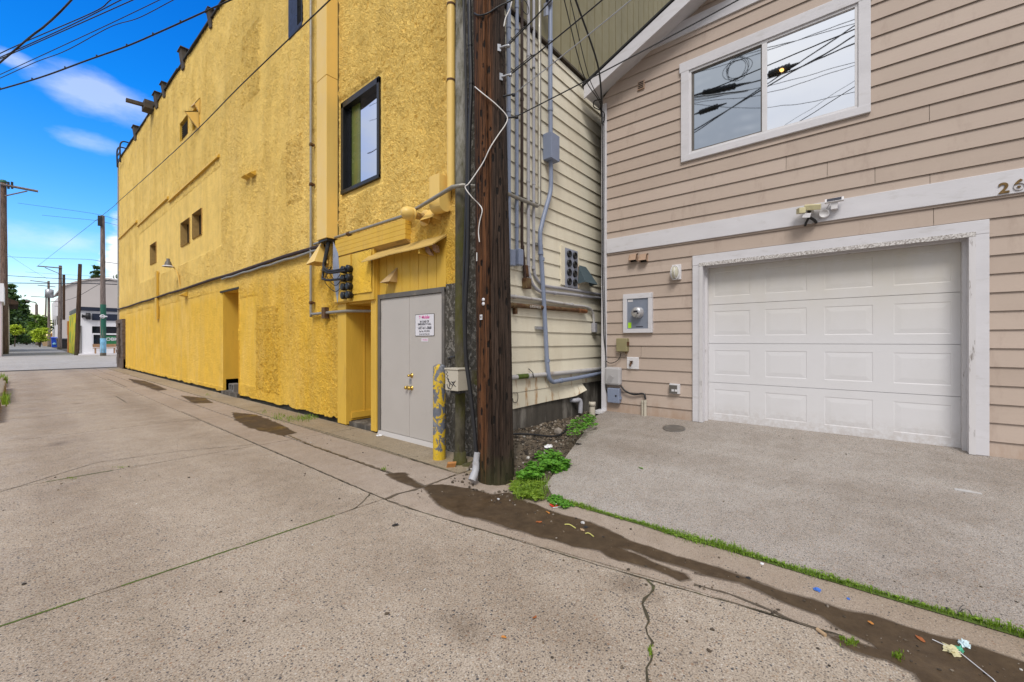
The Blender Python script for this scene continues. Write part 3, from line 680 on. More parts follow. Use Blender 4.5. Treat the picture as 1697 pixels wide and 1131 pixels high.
ribbon(mb, [(478, 722), (520, 740), (600, 768), (660, 789), (704, 806)], .035, .0032, .015)
ribbon(mb, [(638, 828), (660, 819), (700, 809), (755, 787)], .03, .0036, .015)
ribbon(mb, [(1150, 970), (1210, 985), (1290, 1018), (1365, 1050), (1425, 1075)], .018, .0036, .01)
tag(struct('damp_joint', mb, 'damp', kind='stuff', origin=(0, 0, 0)), 'dark damp dirt filling the gutter joints', 'damp dirt')
# shallow gravel bank between cream wall, pole and driveway
mb = MB(); G = 26
def bank_z(x, y):
    e0 = V((p0.x, p0.y)); e1 = V((p1.x, p1.y)); d = (e1 - e0).normalized(); n = V((-d.y, d.x))
    dist = max(0, (V((x, y)) - e0).dot(n)); base = dz(x)
    k = min(1, dist / .45); k2 = max(0, min(1, (x - 3.3) / .35))
    return base * .9 + (max(.32, base) - base) * k * k2 + .015 * noise.noise(V((x * 7, y * 7, 0))) - .012
vs = []
for i in range(G):
    for j in range(G):
        x = 3.19 + (6.0 - 3.19) * i / (G - 1); lo = 2.2 if x < 3.4 else p0.y - .12 + (p1.y - p0.y) * (x - p0.x) / (p1.x - p0.x)
        lo = min(lo, 3.0); y = lo + (YC - .002 - lo) * j / (G - 1); vs.append((x, y, bank_z(x, y)))
mb.add(vs, [(i * G + j, (i + 1) * G + j, (i + 1) * G + j + 1, i * G + j + 1) for i in range(G - 1) for j in range(G - 1)])
tag(struct('soil_bank', mb, 'soil', origin=(0, 0, 0)), None, None)
def pebble(mb, c, r, sq=.7):
    bm = bmesh.new(); bmesh.ops.create_icosphere(bm, subdivisions=1, radius=1)
    q = random.random() * 6.28; sx, sy = r * (.7 + random.random() * .6), r * (.6 + random.random() * .5)
    vs = []
    for v in bm.verts:
        k = .82 + random.random() * .36; x, y, z = v.co.x * sx * k, v.co.y * sy * k, v.co.z * r * sq * k
        vs.append((c[0] + x * math.cos(q) - y * math.sin(q), c[1] + x * math.sin(q) + y * math.cos(q), c[2] + z))
    bm.verts.index_update()
    mb.add(vs, [[v.index for v in f.verts] for f in bm.faces], random.random()); bm.free()
mb = MB()
for _ in range(2800):
    x = 3.25 + random.random() * 2.7; lo = 2.3 if x < 3.4 else p0.y - .03 + (p1.y - p0.y) * (x - p0.x) / (p1.x - p0.x)
    lo = min(lo, 3.05); y = lo + random.random() * (YC - .02 - lo)
    pebble(mb, (x, y, bank_z(x, y) + .004), .008 + random.random() ** 3 * .022)
for _ in range(90):
    x = 2.85 + random.random() * .5; y = 2.5 + random.random() * .8
    if (V((x, y)) - V((3.11, 2.83))).length > .2: pebble(mb, (x, y, .008), .006 + random.random() ** 3 * .018)
tag(struct('gravel', mb, 'gravel', kind='stuff', origin=(0, 0, 0)), 'mixed gravel between the cream wall and the driveway', 'gravel')
# small grit and chips lying on the concrete
mb = MB()
for _ in range(420):
    k = random.random()
    if k < .3: x, y = 2.2 + random.random() * .95, -.5 + random.random() * 3.8
    elif k < .55: x, y = 2.7 + random.random() * .95, 3.3 + random.random() * 3.4
    else: x, y = -.6 + random.random() * 2.8, -.3 + random.random() * 7
    pebble(mb, (x, y, .003), .0025 + random.random() ** 4 * .012, .6)
PUD = top + bot[:0]
for _ in range(260):
    i = random.randrange(len(top) - 1); t = random.random(); q = gnd(top[i][0] + (top[i + 1][0] - top[i][0]) * t, top[i][1] + (top[i + 1][1] - top[i][1]) * t)
    x, y = q.x - random.random() * .3, q.y - random.random() * .2
    pebble(mb, (x, y, .005), .002 + random.random() ** 3 * .008, .6)
for _ in range(70):
    x, y = 3.3 + random.random() * 2.6, -1 + random.random() * 3.4; pebble(mb, (x, y, dz(x) + .004), .003 + random.random() ** 4 * .008, .6)
tag(struct('grit', mb, 'gravel', kind='stuff', origin=(0, 0, 0)), 'loose grit and stone chips scattered on the concrete', 'grit')

# ------------------------------------------------------------------ lap siding
def lap(mb, fn, u0, u1, z0, z1, anchor, sp, holes=(), thick=.02, top=.004, seams=(), clip=None):
    k = math.floor((z0 - anchor) / sp)
    while anchor + k * sp < z1:
        zb, zt = anchor + k * sp, anchor + (k + 1) * sp; k += 1
        cuts = sorted({max(zb, z0), min(zt, z1)} | {h for a, b, c, d in holes for h in (c, d) if max(zb, z0) < h < min(zt, z1)})
        rn = [random.random() for _ in range(9)]
        for a, b in zip(cuts, cuts[1:]):
            if b - a < 1e-4: continue
            m = (a + b) / 2; segs = [(u0, u1)]
            if clip: segs = [(u0, min(u1, clip(a)))]
            for (h0, h1, c, d) in holes:
                if c < m < d:
                    segs = [s for p, q in segs for s in ((p, min(q, h0)), (max(p, h1), q)) if s[1] - s[0] > 1e-3]
            ss = [s for s, zs in seams if zb < zs < zt]
            for s in ss: segs = [r for p, q in segs for r in (((p, s - .002), (s + .002, q)) if p < s < q else ((p, q),))]
            d = lambda z: top + (thick - top) * (1 - (z - zb) / sp)
            for i, (p, q) in enumerate(segs):
                if q - p < 1e-3: continue
                qt = min(q, max(clip(b), p)) if clip else q
                a_, b_ = fn(p, a, d(a)), fn(q, a, d(a)); c_, d_ = fn(qt, b, d(b)), fn(p, b, d(b)); e_, f_ = fn(p, a, d(a) - .007), fn(q, a, d(a) - .007); g_, h_ = fn(p, b, -.01), fn(qt, b, -.01)
                if b > zt - 1e-5: ex = .03; c_, d_ = fn(qt, b + ex, top - (thick - top) * ex / sp), fn(p, b + ex, top - (thick - top) * ex / sp)
                mb.add([a_, b_, c_, d_, e_, f_, g_, h_], [(0, 1, 2, 3), (4, 5, 1, 0), (0, 3, 6, 4), (1, 5, 7, 2)], rn[i % 9])
# ------------------------------------------------------------------ yellow building
yb = thing('yellow_building', 'big yellow stucco building along the alley with cream siding on its end wall', 'building', (XY, YC, 0))
Y_FAR = yw(197, 300).y
def roofz(y): return 10.43 + (y - YC) / (Y_FAR - YC) * .95
def rect(pl, pr, top_l, bot_l, top_r, bot_r):
    a, b, c, d = yw(pl, top_l), yw(pl, bot_l), yw(pr, top_r), yw(pr, bot_r)
    return (c.y, a.y, (b.z + d.z) / 2, (a.z + c.z) / 2)
W_BIG = rect(566, 628, 172.6, 319.7, 128.7, 297)
W_UP = (yw(500.4, 42).y, yw(477.8, 60).y, (yw(477.8, 61).z + yw(500.4, 42).z) / 2, 9.0)
W_S = [rect(248.4, 258.2, 406, 438.9, 401.8, 435), rect(299.1, 313.4, 370, 409.8, 361.4, 402), rect(318.2, 333.5, 355, 397, 345.5, 388)]
LV = [rect(298, 311.5, 204, 236, 190.5, 222), rect(319, 330, 184, 216, 171, 206)]
D_FAR = (yw(395.4, 500).y, yw(370, 500).y, 0.0, (yw(370, 486).z + yw(395.4, 478).z) / 2)
DA = (4.2, 7.0, 0.0, 2.84)
Y0 = yw(755.5, 300).y
holes = [W_BIG, W_UP, D_FAR, DA, (Y0 - .01, 4.2, 0, 2.195), (yw(207, 560).y, Y_FAR + 1, 0, 2.5)] + W_S + LV
def lines(a, b, marks, step):
    ms = sorted({a, b} | {m for m in marks if a < m < b}); out = []
    for p, q in zip(ms, ms[1:]):
        t = p
        while True:
            s = step(t); n = q - t
            if n < s * 1.5: break
            out.append(t); t += s
        if not out or out[-1] != t: out.append(t)
    out.append(b); return out
ys = lines(Y0, Y_FAR, [h for r in holes for h in r[:2]], lambda y: .022 if y < 8 else .022 + (y - 8) * .0045)
zs = lines(.10, 11.4, [h for r in holes for h in r[2:]], lambda z: .024 if z < 6 else .05)
ny, nz_ = len(ys), len(zs)
YY, ZZ = np.meshgrid(np.array(ys), np.array(zs), indexing='ij')
top = np.array([roofz(y) for y in ys]); ZZ = np.where(ZZ > 9.2, 9.2 + (ZZ - 9.2) * ((top[:, None] - 9.2) / (11.4 - 9.2)), ZZ)
for i, y in enumerate(ys):   # broken lower edge of the render
    ZZ[i, 0] = .075 + .05 * noise.noise(V((y * 2.2, 0, 5))) + (.07 * max(0, noise.noise(V((y * 7, 3, 1)))) if y < 9.5 else 0)
verts = np.stack([np.full_like(YY, 0.0), YY - YC, ZZ], -1).reshape(-1, 3)
keep = []
cy = (np.array(ys)[1:] + np.array(ys)[:-1]) / 2; cz = (np.array(zs)[1:] + np.array(zs)[:-1]) / 2
ok = np.ones((ny - 1, nz_ - 1), bool)
for (a, b, c, d) in holes: ok &= ~(((cy > a) & (cy < b))[:, None] & ((cz > c) & (cz < d))[None, :])
I, J = np.nonzero(ok); q = I * nz_ + J
faces = np.stack([q + nz_, q, q + 1, q + nz_ + 1], -1)
me = bpy.data.meshes.new('wall'); me.vertices.add(len(verts)); me.vertices.foreach_set('co', verts.ravel())
me.loops.add(faces.size); me.loops.foreach_set('vertex_index', faces.ravel().astype(np.int32))
me.polygons.add(len(faces)); me.polygons.foreach_set('loop_start', np.arange(0, faces.size, 4, dtype=np.int32)); me.polygons.foreach_set('loop_total', np.full(len(faces), 4, np.int32))
me.update(calc_edges=True); me.validate(); me.polygons.foreach_set('use_smooth', np.ones(len(me.polygons), bool))
me.materials.append(M['stucco']); wall = bpy.data.objects.new('wall', me); COL.objects.link(wall); wall.parent = yb; ORG[wall.name] = V((XY, YC, 0))
# bare render at the corner behind the pole
mb = MB(); ys2 = np.arange(YC, 4.23, .03); zs2 = np.arange(-.05, 10.5, .03)
for reg in (((YC + .001, Y0 - .001), (0, 10.4)), ((Y0 - .001, 4.2), (0, 2.2))):
    (a, b), (c, d) = reg; n1, n2 = int((b - a) / .03) + 2, int((d - c) / .03) + 2
    dd = .0 if c == 0 and d > 5 else .014
    vs = [(XY - dd, a + (b - a) * i / (n1 - 1), c + (d - c) * j / (n2 - 1)) for i in range(n1) for j in range(n2)]
    mb.add(vs, [((i + 1) * n2 + j, i * n2 + j, i * n2 + j + 1, (i + 1) * n2 + j + 1) for i in range(n1 - 1) for j in range(n2 - 1)], smooth=True)
mb.build('bare_render', 'stucco_bare', yb)
mb = MB(); mb.box(XY + .065, 4.2, 7.0, D_FAR[0], -.02, .4); mb.box(XY + .065, 4.2, D_FAR[1], Y_FAR - .01, -.02, .4); mb.build('footing', 'dark_gap', yb)
mb = MB()   # mass of the building behind its faces
mb.box(14.98, 15, YC, Y_FAR, 0, 10.3); mb.box(XY + .01, 15, Y_FAR - .02, Y_FAR, 0, 11.3); mb.build('rear_wall', 'far_grey', yb)
mb = MB(); mb.prism([(XY + .3, YC + .3, 10.0), (15, YC + .3, 10.0), (15, Y_FAR - .05, 10.9), (XY + .3, Y_FAR - .05, 10.9)], (0, 0, .1)); mb.build('roof', 'roof', yb)
# parapet coping, battered
mb = MB(); y = YC
while y < Y_FAR:
    l = .5 + random.random() * 1.1; j = random.random() * .02; k = (random.random() - .5) * .02
    mb.prism([(XY - .03 - j, y, roofz(y) - .01 + k), (XY + .3, y, roofz(y) - .01 + k), (XY + .3, y, roofz(y) + .05 + k), (XY - .03 - j, y, roofz(y) + .04 + k)], (0, min(l, Y_FAR - y) - .008, roofz(y + l) - roofz(y))); y += l
mb.build('parapet_coping', 'roof', yb)
def on_roof(px, py): # a point of the parapet line below pixel column px
    y = yw(px, 100).y; return V((XY, y, roofz(y)))
for px, h, w in ((352, .25, .25), (306, .42, .35), (274, .28, .3), (262, .35, .4), (226, .40, .4)):
    p = on_roof(px, 0); mb = MB()
    mb.prism([(p.x - .02, p.y, p.z - .25), (p.x + .05, p.y, p.z - .25), (p.x + .05, p.y, p.z + h), (p.x - .10, p.y, p.z + h * .9)], (0, w, .05)); mb.box(p.x - .13, p.x + .1, p.y - .05, p.y + w + .05, p.z + h * .93, p.z + h)
    mb.build('roof_bracket', 'roof_wood', yb)
p = on_roof(253, 0); mb = MB(); mb.obox((p.x - .40, p.y, p.z + .05), (.42, 0, .03), (0, .08, 0), (0, 0, .06)); mb.box(p.x - .3, p.x + .1, p.y - .3, p.y + .3, p.z - .12, p.z + .2); mb.build('roof_spout', 'roof_wood', yb)
p = on_roof(202, 0); mb = MB()
for dy in (-.5, .5): mb.tube(smooth_path([(p.x - .12, p.y + dy, p.z - .5), (p.x - .12, p.y + dy, p.z + .45), (p.x + .1, p.y + dy, p.z + .65), (p.x + .4, p.y + dy, p.z + .5), (p.x + .4, p.y + dy, p.z)], 5), .035, 6)
for zz in (-.3, .1, .4): mb.tube([(p.x - .12, p.y - .5, p.z + zz), (p.x - .12, p.y + .5, p.z + zz)], .025, 6)
mb.build('roof_ladder', 'black_matte', yb)
# ledges: stepped drip strips and the edge trim of the far corner
for a, b in (((197.6, 397), (226.9, 365.9)), ((228.5, 377.3), (278.4, 324.5)), ((280, 336.6), (363.2, 254.5))):
    P, Q = yw(*a), yw(*b); z = (P.z + Q.z) / 2; mb = MB(); mb.prism([(XY - .05, Q.y, z - .05), (XY + .02, Q.y, z - .05), (XY + .02, Q.y, z + .06), (XY - .03, Q.y, z + .03)], (0, P.y - Q.y, 0)); mb.build('ledge', 'stucco' if 0 else 'yellow', yb)
mb = MB(); mb.box(XY - .05, XY + .1, Y_FAR - .01, Y_FAR + .1, 2.6, 11.3); mb.build('corner_trim', 'galv', yb)
# masonry pier at the far corner
mb = MB()
yA, yB = yw(207, 560).y, Y_FAR + .25
for z in np.arange(0, 2.35, .2):
    for (a, b) in ((yA, yA + (yB - yA) * .30), (yA + (yB - yA) * .68, yB)):
        j = random.random() * .05; mb.box(XY - .05 - j, XY + .3, a, b, z, z + .2 - .01)
mb.box(XY - .05, XY + .3, yA, yB, .0, .5); mb.box(XY - .10, XY + .3, yA, yB, 2.4, 2.6)
mb.build('pier', 'tan_pier', yb)
mb = MB(); mb.box(XY + .16, XY + .25, yA, yB, .5, 2.38); mb.build('pier_recess', 'ink', yb)  # black panel stands in for the shade inside the hollow pier

def opening_lining(mb, r, d, t=.0):
    a, b, c, e = r   # reveal faces behind an opening, d deep
    X1 = XY + d
    mb.add([(XY - .004, a, c), (X1, a, c), (X1, a, e), (XY - .004, a, e)], [(0, 1, 2, 3)]); mb.add([(XY - .004, b, c), (XY - .004, b, e), (X1, b, e), (X1, b, c)], [(0, 1, 2, 3)])
    mb.add([(XY - .004, a, e), (X1, a, e), (X1, b, e), (XY - .004, b, e)], [(0, 1, 2, 3)]); mb.add([(XY - .004, a, c), (XY - .004, b, c), (X1, b, c), (X1, a, c)], [(0, 1, 2, 3)])
# big window
a, b, c, e = W_BIG; mb = MB()
for (y0, y1, z0, z1, x0, x1) in ((a - .012, b + .012, e - .09, e + .012, -.012, .14), (a - .012, b + .012, c - .012, c + .05, -.018, .14), (a - .012, a + .05, c, e, -.012, .14), (b - .07, b + .012, c, e, -.012, .14)): mb.box(XY + x0, XY + x1, y0, y1, z0 + (.001 if y1 - y0 < .1 else 0), z1 - (.001 if y1 - y0 < .1 else 0))
wf = mb.build('window', 'window_black', yb, bevel=.004)
ym = yw(597, 250, -.1).y; ye_ = yw(584, 250, -.1).y
mb = MB(); mb.box(XY + .10, XY + .12, a + .05, ym, c + .05, e - .09); p_ = mb.build('pane', 'glass_blue', wf)
mb = MB(); mb.box(XY + .09, XY + .11, ym, ye_, c + .05, e - .09); mb.build('blind', 'glass_green', wf)
mb = MB(); mb.box(XY + .07, XY + .12, ye_ + .005, b - .07, c + .05, e - .09); mb.build('side_light', 'glass_dark', wf)
# upper window
a, b, c, e = W_UP; mb = MB()
for (y0, y1, z0, z1) in ((a, b, e - .1, e), (a, b, c - .02, c + .06), (b - .42, b, c + .06, e - .1), (a, a + .02, c + .06, e - .1), (a + .02, b - .42, c + 1.05, c + 1.13)): mb.box(XY + .0, XY + .14, y0, y1, z0, z1)
wf = mb.build('window', 'window_black', yb)
mb = MB(); mb.box(XY + .1, XY + .12, a + .02, b - .42, c + .06, e - .1); mb.build('pane', 'glass_bright', wf)
for r in W_S:
    mb = MB(); opening_lining(mb, r, .22); wf = mb.build('window', 'plank_and_reveal_shade', yb); a, b, c, e = r  # reveal shade is put into the colour: darker ochre than the wall
    mb = MB(); mb.box(XY + .19, XY + .22, a, b, c, e); mb.build('pane', 'void_glass', wf)
for k, r in enumerate(LV):
    a, b, c, e = r; mb = MB(); opening_lining(mb, r, .3); wf = mb.build('louvre_vent', 'yellow', yb)
    mb = MB()
    for i in range(9): z = c + (e - c) * (i + .3) / 9; mb.obox((XY + .15, (a + b) / 2, z), (.1, 0, .07), (0, (b - a) / 2 - .01, 0), (0, 0, .012))
    mb.build('slat', 'dark_gap', wf)
# wind scoop beside the louvres
for tri in (((329.5, 184), (306, 184), (321, 212)), ((331, 162), (322.5, 171), (329.5, 187))):
    A_ = yw(*tri[0]); B_ = onY(*tri[1], A_.y); C_ = V((XY, A_.y, onY(*tri[2], A_.y).z)); mb = MB(); mb.prism([A_, B_, C_], (0, .06, 0)); mb.prism([B_, A_, A_ + V((0, 1.0, .1)), ], (0, 0, -.03)); mb.build('wind_scoop', 'yellow_pale', yb)
# far doorway with a deep yellow reveal
mb = MB(); opening_lining(mb, D_FAR, .75); mb.box(XY + .75, XY + .8, D_FAR[0], D_FAR[1], 0, D_FAR[3]); dwy = mb.build('doorway', 'yellow', yb)
mb = MB(); mb.box(XY - .04, XY + .7, D_FAR[0] - .02, D_FAR[1] + .02, -.01, .10); mb.build('step', 'found', dwy)
mb = MB(); mb.box(XY - .015, XY + .02, D_FAR[0] - .05, D_FAR[1] + .25, D_FAR[3], D_FAR[3] + .05); mb.build('lintel', 'dark_gap', dwy)
# near recess
YR0, YR1, ZR = 5.97, 6.73, 2.10
mb = MB()
mb.box(XY - .035, XY + .06, YR1, 7.02, .02, ZR); mb.box(XY - .012, XY + .62, YR0 - .02, YR0 - .002, .04, ZR)
mb.box(XY + .06, XY + .75, YR1, YR1 + .03, .08, ZR); mb.box(XY + .72, XY + .75, YR0 - .1, YR1, .08, ZR); mb.box(XY + .01, XY + .75, YR0 - .1, YR1, ZR - .03, ZR)
mb.box(XY - .04, XY + .1, 5.792, YR0 - .02, .03, 2.84)
rc = mb.build('doorway', 'yellow', yb, bevel=.003)
mb = MB(); mb.box(XY + .061, XY + .72, YR1 - .02, YR1 - .001, .12, .22); mb.box(XY + .30, XY + .31, YR1 - .012, YR1 - .001, .22, ZR - .04); mb.build('skirting', 'yellow', rc)
mb = MB(); mb.box(XY + .02, XY + .75, YR0 - .1, YR1, -.01, .07); mb.build('step', 'found', rc)
mb = MB(); P = V((XY + .50, YR1 - .03, 1.0)); mb.lathe(P, (0, -1, 0), [(0, .0), (0, .07), (.05, .09), (.09, .085), (.10, 0)], 16); mb.build('round_cap', 'dark_gap', rc)
# lintel box over the recess: two panels
mb = MB(); mb.box(XY - .085, XY + .05, 5.80, 7.03, ZR, 2.91); lb = mb.build('lintel_box', 'yellow', yb, bevel=.004)
mb = MB(); mb.box(XY - .105, XY - .087, 6.46, 7.02, ZR + .02, 2.88); mb.build('panel', 'yellow', lb, bevel=.003)
vs = []; n1, n2 = 24, 26
mb = MB(); vs = [(XY - .103, 5.83 + .58 * i / (n1 - 1), ZR + .12 + .66 * j / (n2 - 1)) for i in range(n1) for j in range(n2)]
mb.add(vs, [((i + 1) * n2 + j, i * n2 + j, i * n2 + j + 1, (i + 1) * n2 + j + 1) for i in range(n1 - 1) for j in range(n2 - 1)], smooth=True); mb.build('stucco_panel', 'stucco_fine', lb)
# planked fascia box above
mb = MB()
FY0, FY1, FZ0, FZ1 = 4.95, 6.97, 2.905, 3.19
for i in range(4):
    z0 = FZ0 + (FZ1 - FZ0) * i / 4; mb.box(XY - .105, XY - .001, FY0, FY1, z0 + .002, z0 + (FZ1 - FZ0) / 4 - .002)
mb.box(XY - .1, XY, FY0 + .01, FY1 - .01, FZ0 + .01, FZ1 - .01); fb = mb.build('fascia_box', 'yellow', yb)
mb = MB(); mb.prism([(XY - .10, FY0, FZ0), (XY, FY0, FZ0), (XY, FY0, FZ0 - .06)], (0, FY1 - FY0, 0)); mb.build('fascia_underside', 'plank_and_reveal_shade', fb)
# door set
mb = MB(); DY0, DY1, DZT = 4.215, 5.79, 2.15
mb.box(XY - .02, XY + .07, DY0, DY0 + .055, .03, DZT); mb.box(XY - .02, XY + .07, DY1 - .06, DY1, .03, DZT); mb.box(XY - .021, XY + .07, DY0, DY1, DZT - .05, DZT + .02)
mb.build('door_frame', 'frame_grey', yb, bevel=.003)
mb = MB(); mb.prism([(XY - .05, DY0 + .03, .0), (XY + .06, DY0 + .03, .0), (XY + .06, DY0 + .03, .06), (XY - .02, DY0 + .03, .06)], (0, DY1 - DY0 - .06, .0)); mb.build('door_sill', 'door_grey', yb)
dm = yw(678.5, 600).y
for (y0, y1, nm) in ((DY0 + .058, dm - .003, 1), (dm + .003, DY1 - .063, 0)):
    mb = MB(); mb.box(XY + .0, XY + .045, y0, y1, .065, DZT - .055); d_ = mb.build('door', 'door_grey', yb, bevel=.003)
    if nm:
        for zz in (.955, .775):
            mb = MB(); mb.lathe((XY, y1 - .055, zz + .0), (-1, 0, 0), [(0, .0), (0, .034), (.006, .034), (.008, .014), (.03, .013), (.035, .026 if zz < .9 else .018), (.055, .028 if zz < .9 else .017), (.066, .018), (.068, 0)], 18); mb.build('knob', 'brass', d_)
        mb = MB(); mb.box(XY - .004, XY - .0005, y1 - .05, y1 - .004, .83, .90); mb.build('latch_plate', 'galv', d_)
    else:
        mb = MB(); mb.lathe((XY, y0 + .03, .775), (-1, 0, 0), [(0, .0), (0, .028), (.006, .028), (.008, .012), (.03, .012), (.034, .024), (.05, .026), (.06, .015), (.061, 0)], 18); mb.build('knob', 'brass', d_)
        for zz in (.35, 1.1, 1.85): mb = MB(); mb.box(XY - .012, XY - .001, y1 - .008, y1 + .002, zz - .05, zz + .05); mb.build('hinge', 'frame_grey', d_)
# planks over the door, thin canopy board and its rail
mb = MB(); n = 8
for i in range(n):
    y0 = DY0 + (DY1 - DY0) * i / n; mb.box(XY + .012, XY + .05, y0 + .004, y0 + (DY1 - DY0) / n - .004, DZT + .022, 2.83)
mb.box(XY + .03, XY + .06, DY0 - .01, DY1 + .01, DZT + .02, 2.835); mb.build('plank_panel', 'yellow', yb, bevel=.003)
mb = MB(); Q = []
for i in range(15):
    t = i / 14; y = 4.19 + t * 1.72; sag = .005 * math.sin(t * 9) + .02 * t
    Q.append((y, sag))
for (ya, sa), (yb_, sb) in zip(Q, Q[1:]):
    mb.add([(XY + .0, ya, 2.865), (XY - .23, ya, 2.70 - sa), (XY - .23, ya, 2.685 - sa), (XY + .0, ya, 2.835), (XY + .0, yb_, 2.865), (XY - .23, yb_, 2.70 - sb), (XY - .23, yb_, 2.685 - sb), (XY + .0, yb_, 2.835)],
           [(0, 1, 5, 4), (1, 2, 6, 5), (2, 3, 7, 6)] + ([(0, 3, 2, 1)] if ya < 4.2 else []) + ([(4, 5, 6, 7)] if yb_ > 5.9 else []))
cb = mb.build('door_canopy', 'canopy_paint', yb)
mb = MB(); mb.box(XY - .20, XY - .02, 4.5, 4.53, 2.62, 2.70); mb.build('canopy_bracket', 'yellow', cb)
# boxed chase running up the wall
mb = MB(); cx0 = onY(541, 300, 7.06).x; mb.box(cx0, XY - .001, 7.06, 7.42, 3.24, 6.05); mb.box(cx0 - .003, XY - .001, 7.057, 7.423, 6.055, 10.3); ch = mb.build('boxed_chase', 'yellow_pale', yb, bevel=.006)
mb = MB()
mb.box(XY - .012, XY - .002, 7.05, 7.0595, 3.25, 10.3); mb.build('sealant_line', 'dark_gap', ch)
mb = MB(); mb.box(cx0 + .02, XY - .02, 7.08, 7.40, 3.2, 3.235); mb.build('chase_mouth', 'black_matte', ch)
# cream end wall
mb = MB(); fn = lambda u, z, d: (u, YC - d, z)
KC = YC / 3.32; cz_ = lambda z: H + (z - H) * KC
ZC = cz_(5.52)
lap(mb, fn, XY + .05, 13.0, cz_(.79), ZC - .03, cz_(1.45 - .069), .1915 * KC, (), .020, .003, seams=[(4.6, 2.05), (5.2, .9), (4.95, 3.6)])
mb.build('side_wall', 'cream', yb)
mb = MB(); mb.box(XY - .02, XY + .055, YC - .024, YC + .1, .35, ZC); mb.build('corner_board', 'cream', yb)
mb = MB()   # flared bottom board
for i in range(16):
    t0, t1 = i / 16, (i + 1) / 16; x0, x1 = XY + .05 + t0 * 2.1, XY + .05 + t1 * 2.1
    o = lambda t: .022 + .13 * max(0, t - .55) ** 1.5 * 2.2; l = lambda t: cz_(.60) + .03 * t + .10 * max(0, t - .86) * 5
    mb.add([(x0, YC - .012, cz_(.80)), (x1, YC - .012, cz_(.80)), (x1, YC - o(t1), l(t1)), (x0, YC - o(t0), l(t0)), (x0, YC - .004, cz_(.80)), (x1, YC - .004, cz_(.80)), (x1, YC - o(t1) + .008, l(t1)), (x0, YC - o(t0) + .008, l(t0))], [(0, 3, 2, 1), (4, 5, 6, 7), (3, 7, 6, 2)], .3)
mb.build('skirt_board', 'cream', yb)
mb = MB(); mb.box(XY + .0, 13, YC + .0, YC + .2, 0, cz_(.80)); mb.build('foundation', 'found', yb)
mb = MB(); mb.box(XY + .02, 13, YC - .05, YC + .3, ZC + .001, ZC + .03); mb.build('roof_edge', 'roof_wood', yb)
mb = MB(); x = XY + .05
while x < 13: mb.box(x, x + .235, YC + .02, YC + .1, ZC + .03, 10.3); x += .26
mb.box(XY + .05, 13, YC + .075, YC + .12, ZC + .03, 10.28); mb.build('upper_wall', 'olive', yb)

# ------------------------------------------------------------------ things fixed to the yellow wall
def pxtube(mb, pts, r, pl, seg=10, n=6, sm=True):
    P = [pl(*p) for p in pts]; mb.tube(smooth_path(P, n) if sm and len(P) > 2 else P, r, seg)
# two conduits under the ledge line
for k, (d, dzz, lab) in enumerate(((.04, 0, 'long dark conduit running the whole length of the yellow wall'), (.05, -.075, 'shorter dull conduit just below the long dark conduit on the yellow wall'))):
    P, Q = yw(197.2, 512.6), yw(540, 404.5); Pz = P.z + dzz - .03; Qz = Q.z + dzz - .02; mb = MB()
    y0 = P.y if k == 0 else yw(372, 455).y
    n = 14; mb.tube([(XY - d, y0 + (Q.y - y0) * i / n, (Pz + (Qz - Pz) * (y0 + (Q.y - y0) * i / n - P.y) / (Q.y - P.y)) + .012 * math.sin(i * 2.1)) for i in range(n + 1)], .038 if k == 0 else .026, 8)
    o = mb.build('conduit', 'brown_pipe' if k == 0 else 'dull_steel'); tag(o, lab, 'conduit', 'conduits on the yellow wall')
mb = MB(); P = yw(515.5, 521, .05); q = yw(515.5, 100, .05)
mb.tube([(P.x, P.y, 10.4), (P.x, P.y, 6)] + smooth_path([(P.x, P.y, 3.2), (P.x, P.y, P.z + .05), (P.x, P.y - .05, P.z), (P.x, P.y - .5, P.z), (P.x, 7.0, P.z)], 6) + [(P.x, 6.70, P.z), (XY + .5, 6.02, P.z)], .026, 10)
vp = thing('conduit', 'thin vertical steel conduit left of the boxed chase, turning into the doorway', 'conduit', (P.x, P.y, P.z), 'conduits on the yellow wall')
mb.build('pipe', 'dull_steel', vp)
for zz in (q.z * .0 + yw(515, 245).z, yw(515, 503).z, yw(515, 310).z):
    mb = MB(); mb.box(P.x - .03, XY, P.y - .05, P.y + .03, zz - .015, zz + .015); mb.tube([(P.x, P.y, zz - .03), (P.x, P.y, zz + .03)], .033, 10); mb.build('clamp', 'rust', vp)
mb = MB(); mb.box(XY - .09, XY, P.y - .62, P.y - .5, P.z - .1, P.z + .1); mb.build('strap', 'rust', vp)
# rising pipe across the fascia to the corner
PTS = [(546.7, 401), (590, 382.5), (663, 359.5), (691.5, 350.6), (728, 337)]
P0 = yw(521, 410, .06)
mb = MB(); ln = [P0] + [yw(*p, .06) for p in PTS]; zc = sum(p.z for p in ln[1:]) / 5
end = [(XY - .13, 3.6, zc + .02), (XY - .13, 3.05, zc + .02), (XY - .04, 3.16, zc + .02)]
line = [(XY - .06, P0.y, zc + .01), (XY - .06, 6, zc), (XY - .06, 5.0, zc), (3.255, 3.62, zc - .02), (3.29, 3.50, zc - .02), (XY - .0, YC - .07, zc + .02), (XY + .3, YC - .07, zc + .02)]
cpx = cw(893, 337, .06)
line += [(cpx.x - .05, YC - .07, zc + .02), (cpx.x, YC - .07, zc + .06), (cpx.x, YC - .07, 6.4)]
pp = thing('conduit', 'slim steel conduit above the yellow fascia box, wrapping behind the thick pole', 'conduit', (XY - .13, 4.5, zc), 'conduits on the yellow wall')
mb.tube([V(l) for l in line], .024, 10); mb.build('pipe', 'dull_steel', pp)
for y in (6.55,): mb = MB(); mb.tube([(XY - .06, y, zc - .0), (XY - .06, y + .09, zc)], .034, 10); mb.box(XY - .07, XY, y + .03, y + .06, zc - .05, zc - .02); mb.build('clamp', 'rust', pp)
